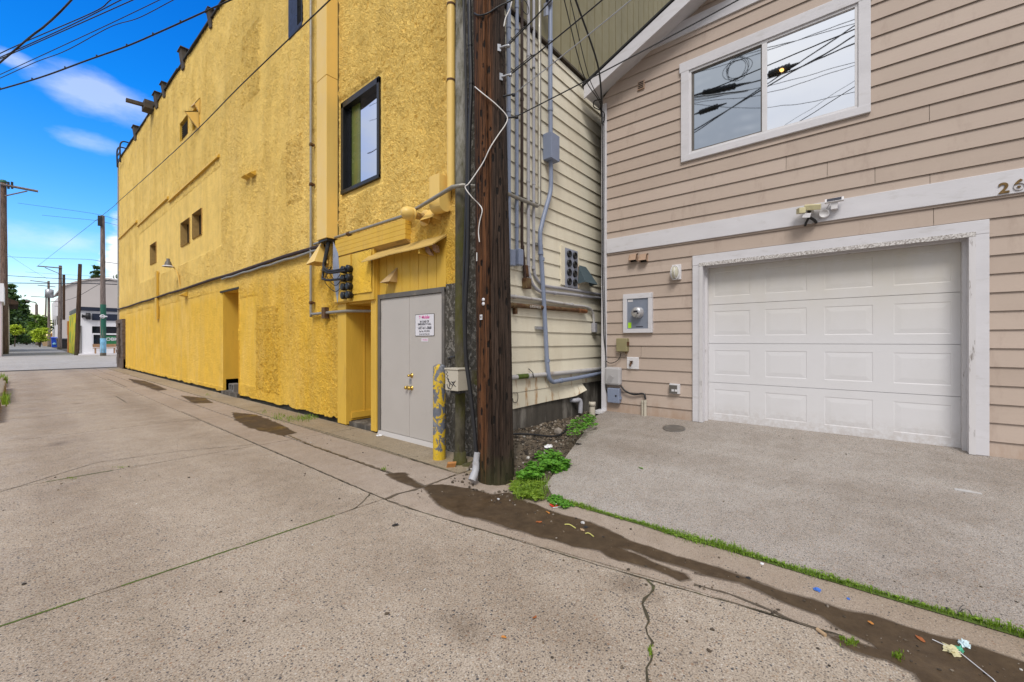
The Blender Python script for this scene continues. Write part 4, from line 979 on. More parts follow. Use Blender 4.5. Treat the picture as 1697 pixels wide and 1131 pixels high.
# yellow cone hood at the foot of that pipe
P = yw(527, 420, .14); mb = MB()
a0 = V((XY - .10, P.y - .05, zc + .01))
hood = [V((XY - .28, P.y + .18, zc - .42)), V((XY - .28, P.y - .16, zc - .40)), V((XY - .03, P.y - .16, zc - .40)), V((XY - .03, P.y + .18, zc - .42))]
for i in range(4): mb.add([a0 + V((0, -.03, 0)), hood[i], hood[(i + 1) % 4]], [(0, 1, 2)])
o = mb.build('cable_hood', 'yellow_pale'); tag(o, 'small yellow cone shaped hood at the end of the slim conduit', 'hood')
# meter bank with cables and grey flashing
mx = XY - .107
bk = thing('cable_entry_plate', 'bank of eight black round cable entries with thick cables on yellow panel', 'cable entry', (mx, 6.7, 2.4))
for r in range(4):
    for c_ in range(2):
        y = yw(573.5 + c_ * 8.5, 470, .107).y; zt = yw(578, 447 + r * 14.3, .107).z - r * .0
        mb = MB(); mb.lathe((mx, y, zt), (-1, 0, 0), [(0, .055), (.03, .055), (.035, .062), (.075, .06), (.08, .045), (.08, 0)], 18); mb.build('cable_entry', 'black', bk)
for k, (p, q) in enumerate((((529, 405), (572, 446)), ((530, 406), (573, 449)), ((531, 404), (571, 462)))):
    A0 = V((XY - .12, 7.2 - .03 * k, 3.2)); E = yw(q[0], q[1], .2); mid = V((XY - .18, 7.22 + .02 * k, 2.85 - .12 * k)); m2 = V((XY - .26, 7.05, E.z + .10 - .03 * k))
    mb = MB(); mb.tube(smooth_path([A0, mid, m2, V((XY - .24, 6.9, E.z + .01)), E], 8), .021, 8); mb.build('cable', 'cable_black', bk)
for k in range(3):
    mb = MB(); mb.tube(smooth_path([(XY - .1, 7.1, 2.75), (XY - .2, 7.15 - .05 * k, 2.5 + .1 * k), (XY - .15, 6.9, 2.3 + .1 * k), (XY - .12, 6.75, 2.35 + .12 * k)], 6), .006, 6); mb.build('cable', 'cable_black', bk)
mb = MB(); z0 = yw(556, 497).z; P1, P2, P3 = yw(541, 400, .1), yw(569, 428, .1), yw(561, 498, .1)
mb.prism([(XY - .11, 7.03, 3.18), (XY - .11, 6.86, 2.95), (XY - .11, 6.80, 2.55), (XY - .11, 6.88, 2.10), (XY - .11, 7.05, 2.62)], (.004, 0, 0))
fl = mb.build('metal_flashing', 'galv_blue'); tag(fl, 'bent grey sheet metal wedge hanging behind the black cables', 'flashing')
# exhaust pipe with a round cap
P = yw(705, 362); mb = MB()
ex = thing('exhaust_vent', 'yellow exhaust pipe with rounded cap sticking straight out of the stucco', 'exhaust vent', P)
mb.lathe(P, (-1, 0, 0), [(0, .115), (.012, .115), (.016, .1), (.02, .055)], 24); mb.build('flange', 'yellow_pale', ex)
mb = MB(); mb.lathe(P, (-1, 0, 0), [(.01, .05), (.05, .06), (.06, .06), (.08, .045), (.24, .045), (.245, .06)], 20); mb.build('neck', 'plank_and_reveal_shade', ex)
mb = MB(); mb.lathe(P, (-1, 0, 0), [(.2, .05), (.21, .088), (.235, .092), (.24, .082), (.26, .09), (.275, .092), (.32, .085), (.36, .065), (.385, .035), (.392, 0)], 24); mb.build('cap', 'yellow_pale', ex)
# two wall vents beside it: a slanted hood and a rounded cover
P = yw(722, 362); mb = MB(); y0, y1 = yw(731, 350).y, yw(711, 360).y; zt = P.z + .10
mb.add([(XY, y0, zt + .04), (XY, y1, zt + .04), (XY - .16, y0, zt - .14), (XY - .16, y1, zt - .14), (XY, y0, zt - .16), (XY, y1, zt - .16)], [(0, 2, 3, 1), (0, 4, 2), (1, 3, 5)]); o = mb.build('vent_hood', 'yellow_pale'); tag(o, 'yellow slanted vent hood between the capped exhaust pipe and the rounded cover', 'vent hood')
P = yw(740, 330); mb = MB(); y0, y1 = yw(746, 330).y - .02, yw(731, 330).y
pr = [(XY - .20, P.z + .26)] + [(XY - .10 - .10 * math.cos(q), P.z - .12 - .09 * math.sin(q)) for q in np.linspace(0, math.pi, 10)] + [(XY, P.z + .26)]
mb.prism([(x, y1, z) for x, z in pr], (0, y0 - y1, 0)); o = mb.build('vent_cover', 'yellow_pale', bevel=.003); tag(o, 'yellow round bottomed cover on the wall below the yellow downpipe', 'vent cover')
# downpipe
px_, pyy = XY - .075, yw(747.5, 200, .075).y
dp = thing('downpipe', 'yellow painted downpipe beside the mossy grey pipe', 'downpipe', (px_, pyy, 3.3))
mb = MB(); mb.tube([(px_, pyy, 10.3), (px_, pyy, yw(747, 312, .075).z), (px_ + .0, pyy, yw(747, 312, .075).z - .01)], .052, 18); mb.build('pipe', 'yellow_pale', dp)
for py in (135, 10): z = yw(747, py, .075).z; mb = MB(); mb.tube([(px_, pyy, z - .012), (px_, pyy, z + .012)], .057, 18); mb.box(px_, XY, pyy + .05, pyy + .065, z - .012, z + .012); mb.build('strap', 'rust', dp)
# lamp on the wall, patch boards and little vents
P = yw(297, 447); lm = thing('wall_lamp', 'small grey shaded lamp on the yellow wall above the long conduit', 'lamp', P)
A0 = V((XY, P.y - .1, P.z - .1)); B0 = V((XY - .30, P.y, P.z + .12)); mb = MB(); mb.tube(smooth_path([A0 + V((0, 0, -.55)), A0 + V((-.06, 0, -.1)), (XY - .18, P.y, P.z + .1), B0], 6), .025, 8); mb.build('arm', 'yellow_pale', lm)
mb = MB(); mb.lathe(B0 + V((0, 0, .12)), (0, 0, -1), [(-.10, .0), (-.09, .05), (.0, .055), (.02, .08), (.15, .11)], 18); mb.build('shade', 'frame_grey', lm)
mb = MB(); mb.lathe(B0 + V((0, 0, .12)), (0, 0, -1), [(.14, .11), (.17, .165), (.19, .17), (.18, .13)], 18); mb.build('shade_rim', 'white_trim', lm)
P = yw(261.5, 490); mb = MB(); mb.box(XY - .07, XY, P.y - .16, P.y + .16, P.z - .95, P.z + .95); o = mb.build('patch_board', 'yellow'); tag(o, 'short upright yellow board fixed across the long conduit', 'board')
for (px, py, s, lab) in ((308.5, 489, .18, 'tiny wedge vent below the grey wall lamp'), (412, 294, .13, 'left one of two small slot vents high on the yellow stucco'), (421, 290, .13, 'right one of two small slot vents high on the yellow stucco')):
    P = yw(px, py); mb = MB(); mb.add([(XY, P.y - s, P.z + s * .6), (XY, P.y + s, P.z + s * .6), (XY - s, P.y - s, P.z - s * .1), (XY - s, P.y + s, P.z - s * .1), (XY, P.y - s, P.z - s * .35), (XY, P.y + s, P.z - s * .35)], [(0, 2, 3, 1), (0, 4, 2), (1, 3, 5), (2, 4, 5, 3)]); o = mb.build('slot_vent', 'yellow'); tag(o, lab, 'vent', 'slot vents on the yellow wall')
P = yw(650, 463, -.012); mb = MB(); w_ = .115
mb.add([(XY + .012, P.y - .10, P.z + .16), (XY + .012, P.y - .14, P.z + .16), (XY - .13, P.y - .13, P.z - .06), (XY - .13, P.y + .11, P.z - .06), (XY + .012, P.y + .11, P.z - .06), (XY + .012, P.y - .13, P.z - .06)], [(0, 1, 2, 3), (0, 3, 4), (1, 5, 2)]); o = mb.build('vent_hood', 'ochre_vent'); tag(o, 'triangular tan vent hood on the planks above the grey doors', 'vent hood')
P = yw(722, 420, .0); mb = MB(); mb.obox(P + V((-.09, .03, .02)), (.03, 0, -.02), (0, .05, .01), (0, .02, .04)); mb.obox(P + V((-.07, -.09, .04)), (.03, 0, -.01), (0, .035, 0), (0, .01, .04)); o = mb.build('flood_light', 'tan_vent'); tag(o, 'small brown twin floodlight under the door canopy', 'floodlight')
# notice on the door
a = yw(688, 560); b = yw(720.5, 558); nz = (yw(690, 556).z + yw(690, 522).z) / 2
yL, yR = yw(688.5, 540).y, yw(720.3, 540).y; zT, zB = yw(704, 520.5).z, yw(704, 557.5).z; cy_ = (yL + yR) / 2
sg = thing('notice_sign', 'white emergency call notice with magenta heading on the grey door', 'sign', (XY, cy_, zB))
def plate(mb, y0, y1, z0, z1, x0, x1, r=.012):
    pts = []
    for (cy2, cz2, q0) in ((y0 + r, z0 + r, 180), (y1 - r, z0 + r, 270), (y1 - r, z1 - r, 0), (y0 + r, z1 - r, 90)):
        for k in range(5): q = RAD(q0 + k * 22.5); pts.append((x0, cy2 + r * math.cos(q), cz2 + r * math.sin(q)))
    mb.prism(pts, (x1 - x0, 0, 0))
mb = MB(); plate(mb, yR, yL, zB, zT, XY - .005, XY - .001); mb.build('plate', 'frame_grey', sg)
mb = MB(); plate(mb, yR + .009, yL - .009, zB + .009, zT - .009, XY - .0065, XY - .0045); mb.build('face', 'sign_white', sg)
hh = zT - zB
for body, fr, size, m_, sx, bd in (('T··Mobile·', .845, .062, 'magenta', .95, .0015), ('IN CASE OF', .65, .040, 'ink', .95, .0012), ('EMERGENCY CALL', .535, .040, 'ink', .88, .0012), ('1-877-611-5868', .365, .054, 'ink', .86, .0014), ('Site No. WE19953', .215, .036, 'ink', .86, .0006), ('Main Street · Box 613 Mission Street', .095, .024, 'ink', .62, .0004)):
    text_mesh(body, size, m_, sg, (XY - .0072, cy_, zB + hh * fr), (0, -1, 0), (0, 0, 1), .0004, 'lettering', sx=sx, bold=bd)
mb = MB(); mb.box(XY - .003, XY - .001, cy_ - .075, cy_ + .075, zB - .075, zB - .03); o = mb.build('sticker', 'sign_white'); tag(o, 'small white sticker with pink print just below the door notice', 'sticker')
text_mesh('T-MOBILE', .03, 'magenta', o, (XY - .0036, cy_, zB - .052), (0, -1, 0), (0, 0, 1), .0003, 'lettering')
# cinder block in the far doorway
mb = MB(); y = D_FAR[0] + .55
for (a, b, c, d) in ((-.0, .04, 0, .2), (.18, .22, 0, .2), (.36, .4, 0, .2), (.04, .36, .0, .035), (.04, .36, .165, .2)): mb.box(XY + .05, XY + .24, y + a, y + b, .10 + c, .10 + d)
o = mb.build('cinder_block', 'blockgrey', bevel=.004); tag(o, 'grey hollow cinder block on the step of the deep far doorway', 'cinder block')
# ------------------------------------------------------------------ utility pole
def pole(name, base, top, r0, r1, m, seg=40, rows=90, crack=None, jit=.006):
    base, top = V(base), V(top); vs = []
    for j in range(rows):
        t = j / (rows - 1); c = base + (top - base) * t; r = r0 + (r1 - r0) * t
        for i in range(seg):
            q = 2 * math.pi * i / seg
            k = r + jit * noise.noise(V((math.cos(q) * 3, math.sin(q) * 3, c.z * .6))) + jit * .8 * noise.noise(V((math.cos(q) * 9, math.sin(q) * 9, c.z * .9)))
            if crack:
                for (a, w, dp_, z0, z1) in crack:
                    aa = a + .05 * noise.noise(V((0, 4 + a, c.z * .8)))
                    dd = abs((q - aa + math.pi) % (2 * math.pi) - math.pi)
                    if z0 < c.z < z1: k -= dp_ * max(0, 1 - dd / w)
            vs.append((c.x + k * math.cos(q), c.y + k * math.sin(q), c.z))
    mb = MB(); mb.add(vs, [(j * seg + i, j * seg + (i + 1) % seg, (j + 1) * seg + (i + 1) % seg, (j + 1) * seg + i) for j in range(rows - 1) for i in range(seg)], smooth=True)
    mb.add(vs[-seg:], [tuple(range(seg))]); return mb
PB = gnd(820, 799); PB = V((PB.x + .06 + C * .018, PB.y + .06 - S * .018, 0)); toward = math.atan2(-PB.y, -PB.x)
rt = V((C, -S, 0))
up = thing('utility_pole', 'thick creosoted brown utility pole standing in front of the cream siding', 'utility pole', PB)
ptop = PB + V((0, 0, 11)) - rt * .17
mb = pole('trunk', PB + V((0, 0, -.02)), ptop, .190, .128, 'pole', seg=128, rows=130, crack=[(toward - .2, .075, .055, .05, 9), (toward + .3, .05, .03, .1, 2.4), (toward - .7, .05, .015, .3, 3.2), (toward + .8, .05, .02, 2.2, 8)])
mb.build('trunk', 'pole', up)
def pole_pt(ang, z, d=0.0):
    t = z / 11; c = PB + (ptop - PB) * t; r = .190 + (.128 - .190) * t + d
    return V((c.x + r * math.cos(toward + ang), c.y + r * math.sin(toward + ang), z))
def pole_px(px, py):  # near surface of the pole at a pixel
    r = ray(px, py); t = 4.1
    for _ in range(30):
        p = CAM + r * t; c = PB + (ptop - PB) * (p.z / 11); rr = .190 - .062 * p.z / 11
        d = (V((p.x, p.y)) - V((c.x, c.y))).length - rr; t += d * .9
    return CAM + r * (t - .002)
for px, py in ((801, 497), (801, 504)):
    P = pole_px(px, py); n = (P - V((PB.x, PB.y, P.z))).normalized(); n.z = 0; mb = MB(); mb.lathe(P - n * .004, n, [(0, .018), (.007, .018), (.008, 0)], 14); mb.build('tag_disc', 'pvc_white', up)
P = pole_px(797.5, 526); n = (P - V((PB.x, PB.y, P.z))); n.z = 0; n.normalize(); s_ = V((-n.y, n.x, 0)); mb = MB(); mb.obox(P + n * .002, s_ * .019, V((0, 0, .026)), n * .002); tg = mb.build('tag_plate', 'pvc_white', up)
mb = MB(); mb.obox(P + n * .0045, s_ * .010, V((0, 0, .012)), n * .0006); mb.build('tag_print', 'blockgrey', up)
hooks = []
for k, (px, py) in enumerate(((827, 80), (830, 128), (834, 160), (838, 196))):
    P = pole_px(px, py); n = V((P.x - PB.x, P.y - PB.y, 0)).normalized(); s_ = V((-n.y, n.x, 0)); mb = MB()
    side = rt
    if k < 2: mb.obox(P + n * .004, s_ * .018, V((0, 0, .035)), n * .006)
    mb.tube([P, P + side * .05 + n * .03, P + side * .085 + n * .03 + V((0, 0, .01))], .009, 8); mb.lathe(P + side * .07 + n * .03, side, [(0, .006), (.005, .017), (.03, .017), (.035, .006)], 10)
    mb.build('wire_hook', 'galv' if k < 2 else 'black_matte', up); hooks.append(P + side * .09 + n * .03 + V((0, 0, .012)))
def sagline(a, b, sag=.05, n=14):
    a, b = V(a), V(b); return [a + (b - a) * (i / n) - V((0, 0, sag * 4 * (i / n) * (1 - i / n))) for i in range(n + 1)]
tgt = [(990, -85, 3.6), (1060, -53, 3.4), (1120, -62, 3.4), (1330, -58, 3.4)]
labs = ['uppermost black drop wire leaving the thick pole toward the upper right', 'second black drop wire down the thick pole, rising toward the upper right', 'third drop wire down the thick pole, thin and grey', 'lowest black drop wire leaving the thick pole, crossing the white gable fascia']
for k in range(4):
    mb = MB(); mb.tube(sagline(hooks[k], at(*tgt[k]), .015) + [at(*tgt[k]) + (at(*tgt[k]) - hooks[k]) * 3], .0065 if k != 2 else .005, 6)
    if k < 2: mb.tube([hooks[k] + V((0, 0, .02)), hooks[k] + (at(*tgt[k]) - hooks[k]) * .18 + V((0, 0, .012)), hooks[k] + (at(*tgt[k]) - hooks[k]) * .22], .004, 6)
    o = mb.build('drop_wire', 'cable_black' if k != 2 else 'galv'); tag(o, labs[k], 'wire', 'drop wires from the thick pole')
# black cable draped round the pole top, white cable stapled over it
mb = MB(); ps = [pole_px(786, 24) + V((-.01, -.01, 0)), pole_px(794, 28) + V((-.012, -.012, 0)), pole_px(808, 25) + V((-.014, -.014, 0)), pole_px(826, 14) + V((-.015, -.015, 0)), at(860, -6, 4.2), at(905, -40, 4.1)]
mb.tube(smooth_path(ps, 6), .008, 8); tag(mb.build('pole_cable', 'cable_black'), 'black cable looped round the thick pole near the top of the view', 'cable')
mb = MB(); ps = [pole_px(p, q) - V((.02, .02, 0)) for p, q in ((787, 147), (800, 158), (822, 176))] + [at(840, 193, 4.2), at(838, 206, 4.2)] + [pole_px(p, q) - V((.015, .015, 0)) for p, q in ((826, 225), (812, 247), (800, 272))] + [at(778, 303, 4.16), at(771, 311, 4.16), at(782, 327, 4.16)] + [pole_px(p, q) - V((.012, .012, 0)) for p, q in ((794, 340), (799, 350), (795, 368), (793, 385), (794.5, 402))]
mb.tube(smooth_path(ps, 6), .0052, 8); tag(mb.build('white_cable', 'cable_white'), 'loose white cable wandering down the thick pole', 'cable')
mb = MB(); mb.tube(smooth_path([at(850, -10, 4.25), at(846, 12, 4.25), at(838, 30, 4.25), at(835, 44, 4.25)], 5), .006, 8); tag(mb.build('white_cable', 'cable_white'), 'short white cable end at the top right of the thick pole', 'cable')
mb = MB(); mb.tube([pole_px(790.3, 419), pole_px(790.3, 433)], .006, 8); tag(mb.build('cable_offcut', 'cable_white'), 'tiny white cable offcut stapled to the thick pole', 'cable offcut')
# mossy pipe against the wall
q0 = gnd(762, 770)
MP = V((q0.x + .02, q0.y + .02, 0))
mp = thing('mossy_pipe', 'tall mossy grey pipe between the yellow downpipe and the brown pole', 'pipe', MP)
q1 = at(763.5, 0, MP.y / ray(763.5, 0).y)
sh = q1 - V((MP.x, MP.y, q1.z)); slope = sh / q1.z
mb = MB(); mb.tube([MP + V((slope.x * z, slope.y * z, z)) + V((noise.noise(V((0, 1, z))) * .006, 0, 0)) for z in np.arange(0, 10.5, .15)], .060, 24); mb.build('shaft', 'mossy', mp)
mb = MB(); mb.lathe(MP, (0, 0, 1), [(-.01, .085), (.05, .085), (.06, .075), (.14, .072), (.15, .06)], 24); mb.build('collar', 'mossy', mp)
mb = MB(); mb.tube(smooth_path([MP + V((-.04, -.10, -.02)), MP + V((.06, -.2, .03)), MP + V((.12, -.22, .12)), MP + V((.13, -.18, .25))], 6), .045, 14); tag(mb.build('elbow_pipe', 'mossy'), 'short mossy elbow pipe on the ground left of the thick pole', 'pipe')
# black cable conduit with its grey boot
bp = thing('cable_riser', 'black cable running down beside the thick pole into a grey plastic boot', 'cable', gnd(789, 797))
def mpd(px, py, d): # point at given horizontal distance scale
    return at(px, py, d)
ps = [(778, -20, 4.42), (779, 60, 4.42), (781, 140, 4.42), (778, 220, 4.42), (776.5, 320, 4.42), (775, 430, 4.42), (771, 520, 4.42), (772, 590, 4.40), (778, 640, 4.36), (785, 700, 4.32), (789, 750, 4.28)]
mb = MB(); mb.tube(smooth_path([at(*p) for p in ps], 5), .022, 12); mb.tube([at(778, -20, 4.42) + V((0, 0, .05)), at(778, -20, 4.42) + V((0, 0, 4))], .022, 12); mb.build('sheath', 'cable_black', bp)
mb = MB(); mb.tube(smooth_path([at(768, -20, 4.5), at(774, 250, 4.5), at(768, 500, 4.5), at(775, 600, 4.44), at(784, 705, 4.36)], 6), .014, 10); mb.build('cable', 'cable_black', bp)
for py in (75, 138, 655): p = [q for q in ps]; zz = at(780, py, 4.42); px = np.interp(py, [q[1] for q in ps], [q[0] for q in ps]); c = at(px, py, np.interp(py, [q[1] for q in ps], [q[2] for q in ps])); mb = MB(); mb.tube([c - V((0, 0, .012)), c + V((0, 0, .012))], .027, 12); mb.build('clip', 'black_matte', bp)
mb = MB(); mb.tube(smooth_path([at(791, 750, 4.26), at(789, 765, 4.25), at(788, 780, 4.22), at(782, 797, 4.16)], 5), [.032] * 6 + [.036] * 6 + [.04] * 4, 14); mb.build('boot', 'pvc_boot', bp)
# graffiti tagged utility box on the mossy pipe
bx = thing('utility_box', 'beige utility box with black graffiti scrawl beside the yellow bollard', 'utility box', (3.18, 3.45, H - .57))
bx0, by0, by1 = 3.18, 3.45, 3.665
mb = MB(); mb.box(bx0, bx0 + .18, by0, by1, H - .565, H - .33); mb.build('body', 'beige_box', bx, bevel=.006)
mb = MB(); mb.box(bx0 - .008, bx0 + .188, by0 - .008, by1 + .008, H - .328, H - .31); mb.build('lid', 'beige_box', bx, bevel=.003)
mb = MB(); mb.box(bx0 + .05, bx0 + .15, by0 + .04, by1 - .04, H - .60, H - .567); mb.tube([(bx0 + .03, by0 + .02, H - .58), (bx0 + .07, by0 + .02, H - .58)], .018, 10); mb.build('fitting', 'black', bx)
def scrawl(pts, x, r=.004, m='ink'):
    mb = MB(); mb.tube([V((x, y, z)) for y, z in pts], r, 5); return mb
W_ = by1 - by0; gy = lambda u: by1 - u * W_; gzz = lambda v: H - .565 + v * .235
for st in ([(.10, .95), (.2, .88), (.08, .78), (.24, .72), (.12, .62), (.3, .55), (.25, .42)], [(.2, .55), (.35, .42), (.5, .30), (.62, .28)], [(.35, .42), (.38, .28), (.3, .14), (.42, .06), (.5, .12)], [(.5, .45), (.66, .33), (.82, .22)], [(.82, .5), (.68, .36), (.52, .16)], [(.6, .42), (.78, .44)], [(.15, .3), (.2, .15), (.3, .08)]):
    scrawl([(gy(a), gzz(b)) for a, b in st], bx0 - .0015, .0042).build('graffiti', 'ink', bx)
mb = MB(); y_ = yw(738, 598); mb.tube(smooth_path([(XY - .02, 4.12, H - .23), (XY - .1, 4.0, H - .21), (XY - .16, 3.86, H - .2), (XY - .18, 3.8, H - .17)], 6), .016, 8); tag(mb.build('cable_stub', 'cable_black'), 'short black cable stub on the grey render above the graffiti box', 'cable')
mb = MB(); mb.obox((3.45, 3.42, 1.03), (.05, 0, 0), (0, .04, 0), (0, 0, .08)); mb.tube([(3.40, 3.38, .98), (3.33, 3.3, .98)], .03, 12); tag(mb.build('pipe_valve', 'mossy'), 'grubby pipe valve between the graffiti box and the thick pole', 'valve')
# bollard
BB = gnd(727.5, 763); BB = V((BB.x + .03, BB.y + .03, 0))
mb = MB(); mb.lathe(BB, (0, 0, 1), [(-.02, .077), (.3, .077), (.6, .077), (.9, .077), (1.13, .077), (1.145, .07), (1.16, .05), (1.17, .0)], 32); bo = mb.build('bollard', 'bollard'); tag(bo, 'steel bollard with flaking yellow paint over blue grey primer', 'bollard')

# ------------------------------------------------------------------ conduits on the cream wall
def cwt(pts, d): return [cw(px, py, d) for px, py in pts]
GC = 'conduits on the cream wall'
def cond(label, pts, r, m, d, clamps=(), boxes=(), sm=False, up_to=8.5, seg=12):
    P = cwt(pts, d); t = thing('conduit', label, 'conduit', P[-1], GC); mb = MB()
    L_ = ([V((P[0].x, P[0].y, up_to))] if up_to else []) + (smooth_path(P, 6) if sm else P)
    mb.tube(L_, r, seg); mb.build('pipe', m, t)
    for (px, py, k) in clamps:
        c = cw(px, py, d); mb = MB()
        if k == 'v': mb.tube([c - V((0, 0, .02)), c + V((0, 0, .02))], r * 1.22, seg)
        elif k == 'h': mb.tube([c - V((.02, 0, 0)), c + V((.02, 0, 0))], r * 1.22, seg)
        mb.build('coupling', m, t)
    return t
vert = lambda x, y0, y1: [(x, y0), (x, y1)]
c1 = cond('blue grey conduit tight against the right of the thick pole, ending in a small box', vert(843, 0, 414), .028, 'conduit_blue', .05, [(843, 45, 'v'), (843, 184, 'v'), (843, 320, 'v')])
mb = MB(); P = cw(846, 428, .05); mb.box(P.x - .04, P.x + .045, YC - .1, YC - .02, P.z - .1, P.z + .1); mb.build('outlet_box', 'conduit_blue', c1, bevel=.008)
c2 = cond('blue grey conduit just left of the dark brown iron pipe, ending in a blue box', vert(856.5, 0, 416), .024, 'conduit_blue', .05, [(856.5, 12, 'v'), (856.5, 190, 'v'), (856.5, 375, 'v'), (856.5, 48, 'v')])
mb = MB(); P = cw(857, 428, .05); mb.box(P.x - .045, P.x + .05, YC - .12, YC - .02, P.z - .10, P.z + .11); mb.build('outlet_box', 'conduit_blue', c2, bevel=.012)
c3 = cond('dark brown iron pipe rusting out at a square foot', [(865, 0), (865, 400), (868, 430), (871, 468)], .020, 'brown_pipe', .05, [(865, 165, 'v'), (866, 410, 'v')])
mb = MB(); P = cw(871, 440, .05); Q = cw(872, 474, .05); mb.tube([P, (P.x + .02, P.y, Q.z + .12)], .035, 10); mb.box(Q.x - .055, Q.x + .055, YC - .1, YC - .02, Q.z - .04, Q.z + .1); mb.build('rust_foot', 'rust', c3, bevel=.01)
c4 = cond('grey conduit beside the dark brown pipe, bending into the lower long horizontal run', [(875.5, 0), (875.5, 300), (875.5, 420), (876, 448), (882, 470), (893, 482), (905, 484), (950, 489), (1000, 495)], .022, 'conduit_grey', .05, [(875.5, 92, 'v'), (875.5, 300, 'v'), (875.5, 440, 'v'), (920, 486, 'h'), (964, 491, 'h')], sm=True)
c5 = cond('grey conduit with dark break line, bending into the upper long horizontal run', [(884.5, 0), (884.5, 260), (884.5, 410), (885, 445), (888, 460), (897, 471), (908, 475), (945, 480), (1000, 489)], .020, 'conduit_grey', .04, [(884.5, 110, 'v'), (884.5, 304, 'v'), (884, 444, 'v')], sm=True)
P = cw(884.5, 112, .04); mb = MB(); mb.tube([P - V((0, 0, .03)), P - V((0, 0, .012))], .0215, 12); mb.build('break_line', 'black', c5)
c7 = cond('fat blue grey conduit with a square box, kinked, dropping nearly to the foundation', [(912, 0), (912, 150), (912.5, 230), (912.5, 265), (913, 290), (912, 318), (905, 345), (898, 372), (895, 395), (899, 460), (903.5, 540), (906, 590), (907.5, 610), (910, 626), (916, 633), (925, 632), (960, 626), (1000, 618)], .031, 'conduit_blue', .075, [(912, 68, 'v'), (912, 182, 'v'), (896, 420, 'v'), (898, 430, 'v'), (907, 598, 'v'), (930, 631, 'h')], sm=True, seg=16)
a_, b_ = cw(905, 245, .075), 0; mb = MB(); P = cw(914, 246, .075); mb.box(P.x - .125, P.x + .085, YC - .155, YC - .01, P.z - .19, P.z + .17); mb.build('junction_box', 'conduit_blue', c7, bevel=.004)
mb = MB(); P = cw(900, 544, .06); mb.box(P.x - .14, P.x + .11, YC - .055, YC - .02, P.z - .02, P.z + .02); mb.build('strut', 'galv', c7); mb = MB(); P = cw(896, 406, .06); mb.box(P.x - .09, P.x + .07, YC - .05, YC - .02, P.z - .018, P.z + .018); mb.build('strut', 'dull_steel', c7)
c8 = cond('pale conduit under the two long runs that turns down into a small grey box', [(838, 490), (870, 494), (900, 498), (950, 506), (968, 508), (978, 512), (983, 522), (984.5, 540)], .021, 'conduit_pale', .05, [(853, 492, 'h'), (948, 505, 'h')], up_to=None, sm=True)
mb = MB(); P = cw(984.5, 543, .05); mb.box(P.x - .04, P.x + .04, YC - .09, YC - .02, P.z - .08, P.z + .07); mb.build('outlet_box', 'conduit_grey', c8, bevel=.006)
c9 = cond('thick rusty iron pipe with white marker scrawl and orange end cap', [(838, 505), (960, 515)], .031, 'rust', .06, [(850, 506.5, 'h')], up_to=None)
mb = MB(); P, Q = cw(960, 515, .06), cw(971, 516.5, .06); mb.tube([P - V((.03, 0, 0)), P, P + V((.001, 0, 0)), Q], [.036, .036, .032, .034], 14); mb.build('end_cap', 'copper', c9)
mb = MB(); P = cw(855, 513, .05); mb.box(P.x - .03, P.x + .01, YC - .07, YC - .02, P.z - .06, P.z + .02); mb.build('bracket', 'rust', c9)
text_mesh('(LRSENED)', .052, 'chalk', c9, cw(887.5, 508.8, .094), (1, 0, -.0), (0, 0, 1), .001, 'marker_scrawl', sx=1.0, bold=-.0004)
c10 = cond('pale horizontal conduit with mossy left end, just above the flared bottom board', [(838, 627), (880, 623), (940, 617.5), (1000, 611)], .030, 'conduit_pale', .045, [(876, 623.4, 'h')], up_to=None)
mb = MB(); P, Q = cw(857, 625, .045), cw(874, 623.4, .045); mb.tube([P, Q], .0325, 12); mb.build('moss_patch', 'moss', c10)
mb = MB(); P = cw(877, 620, .03); mb.tube([(P.x, YC - .02, P.z + .07), (P.x, YC - .09, P.z + .02), (P.x + .03, YC - .085, P.z - .05)], .006, 6); mb.build('hook', 'black_matte', c10)
mb = MB(); P = cw(853, 660, .03); mb.tube(smooth_path([P + V((-.03, 0, .07)), P + V((.06, 0, .05)), P + V((.05, 0, -.05)), P + V((-.02, 0, -.05)), P + V((-.04, 0, 0))], 6), .004, 6); tag(mb.build('wire_loop', 'black_matte'), 'thin wire loop on the rust stained bottom board', 'wire')
for px, py in ((909, 12),):
    P = cw(907, 12, .06); mb = MB(); mb.obox(P + V((-.03, 0, -.05)), (.03, 0, .02), (0, .02, 0), (.0, 0, .09)); mb.lathe(P + V((0, -.03, .06)), (1, 0, 0), [(-.04, .03), (-.02, .045), (.03, .045), (.04, .03)], 12); tag(mb.build('insulator', 'galv_blue'), 'grey blue insulator bracket between the two tallest conduits at the top', 'insulator')
mb = MB(); P = cw(870, 12, .12); mb.tube([P + V((.08 * math.cos(q), 0, .08 * math.sin(q))) for q in np.linspace(-2.5, 3, 24)], .005, 6); tag(mb.build('wire_coil', 'cable_black'), 'small coil of black wire hung on the conduits near the top', 'wire coil')
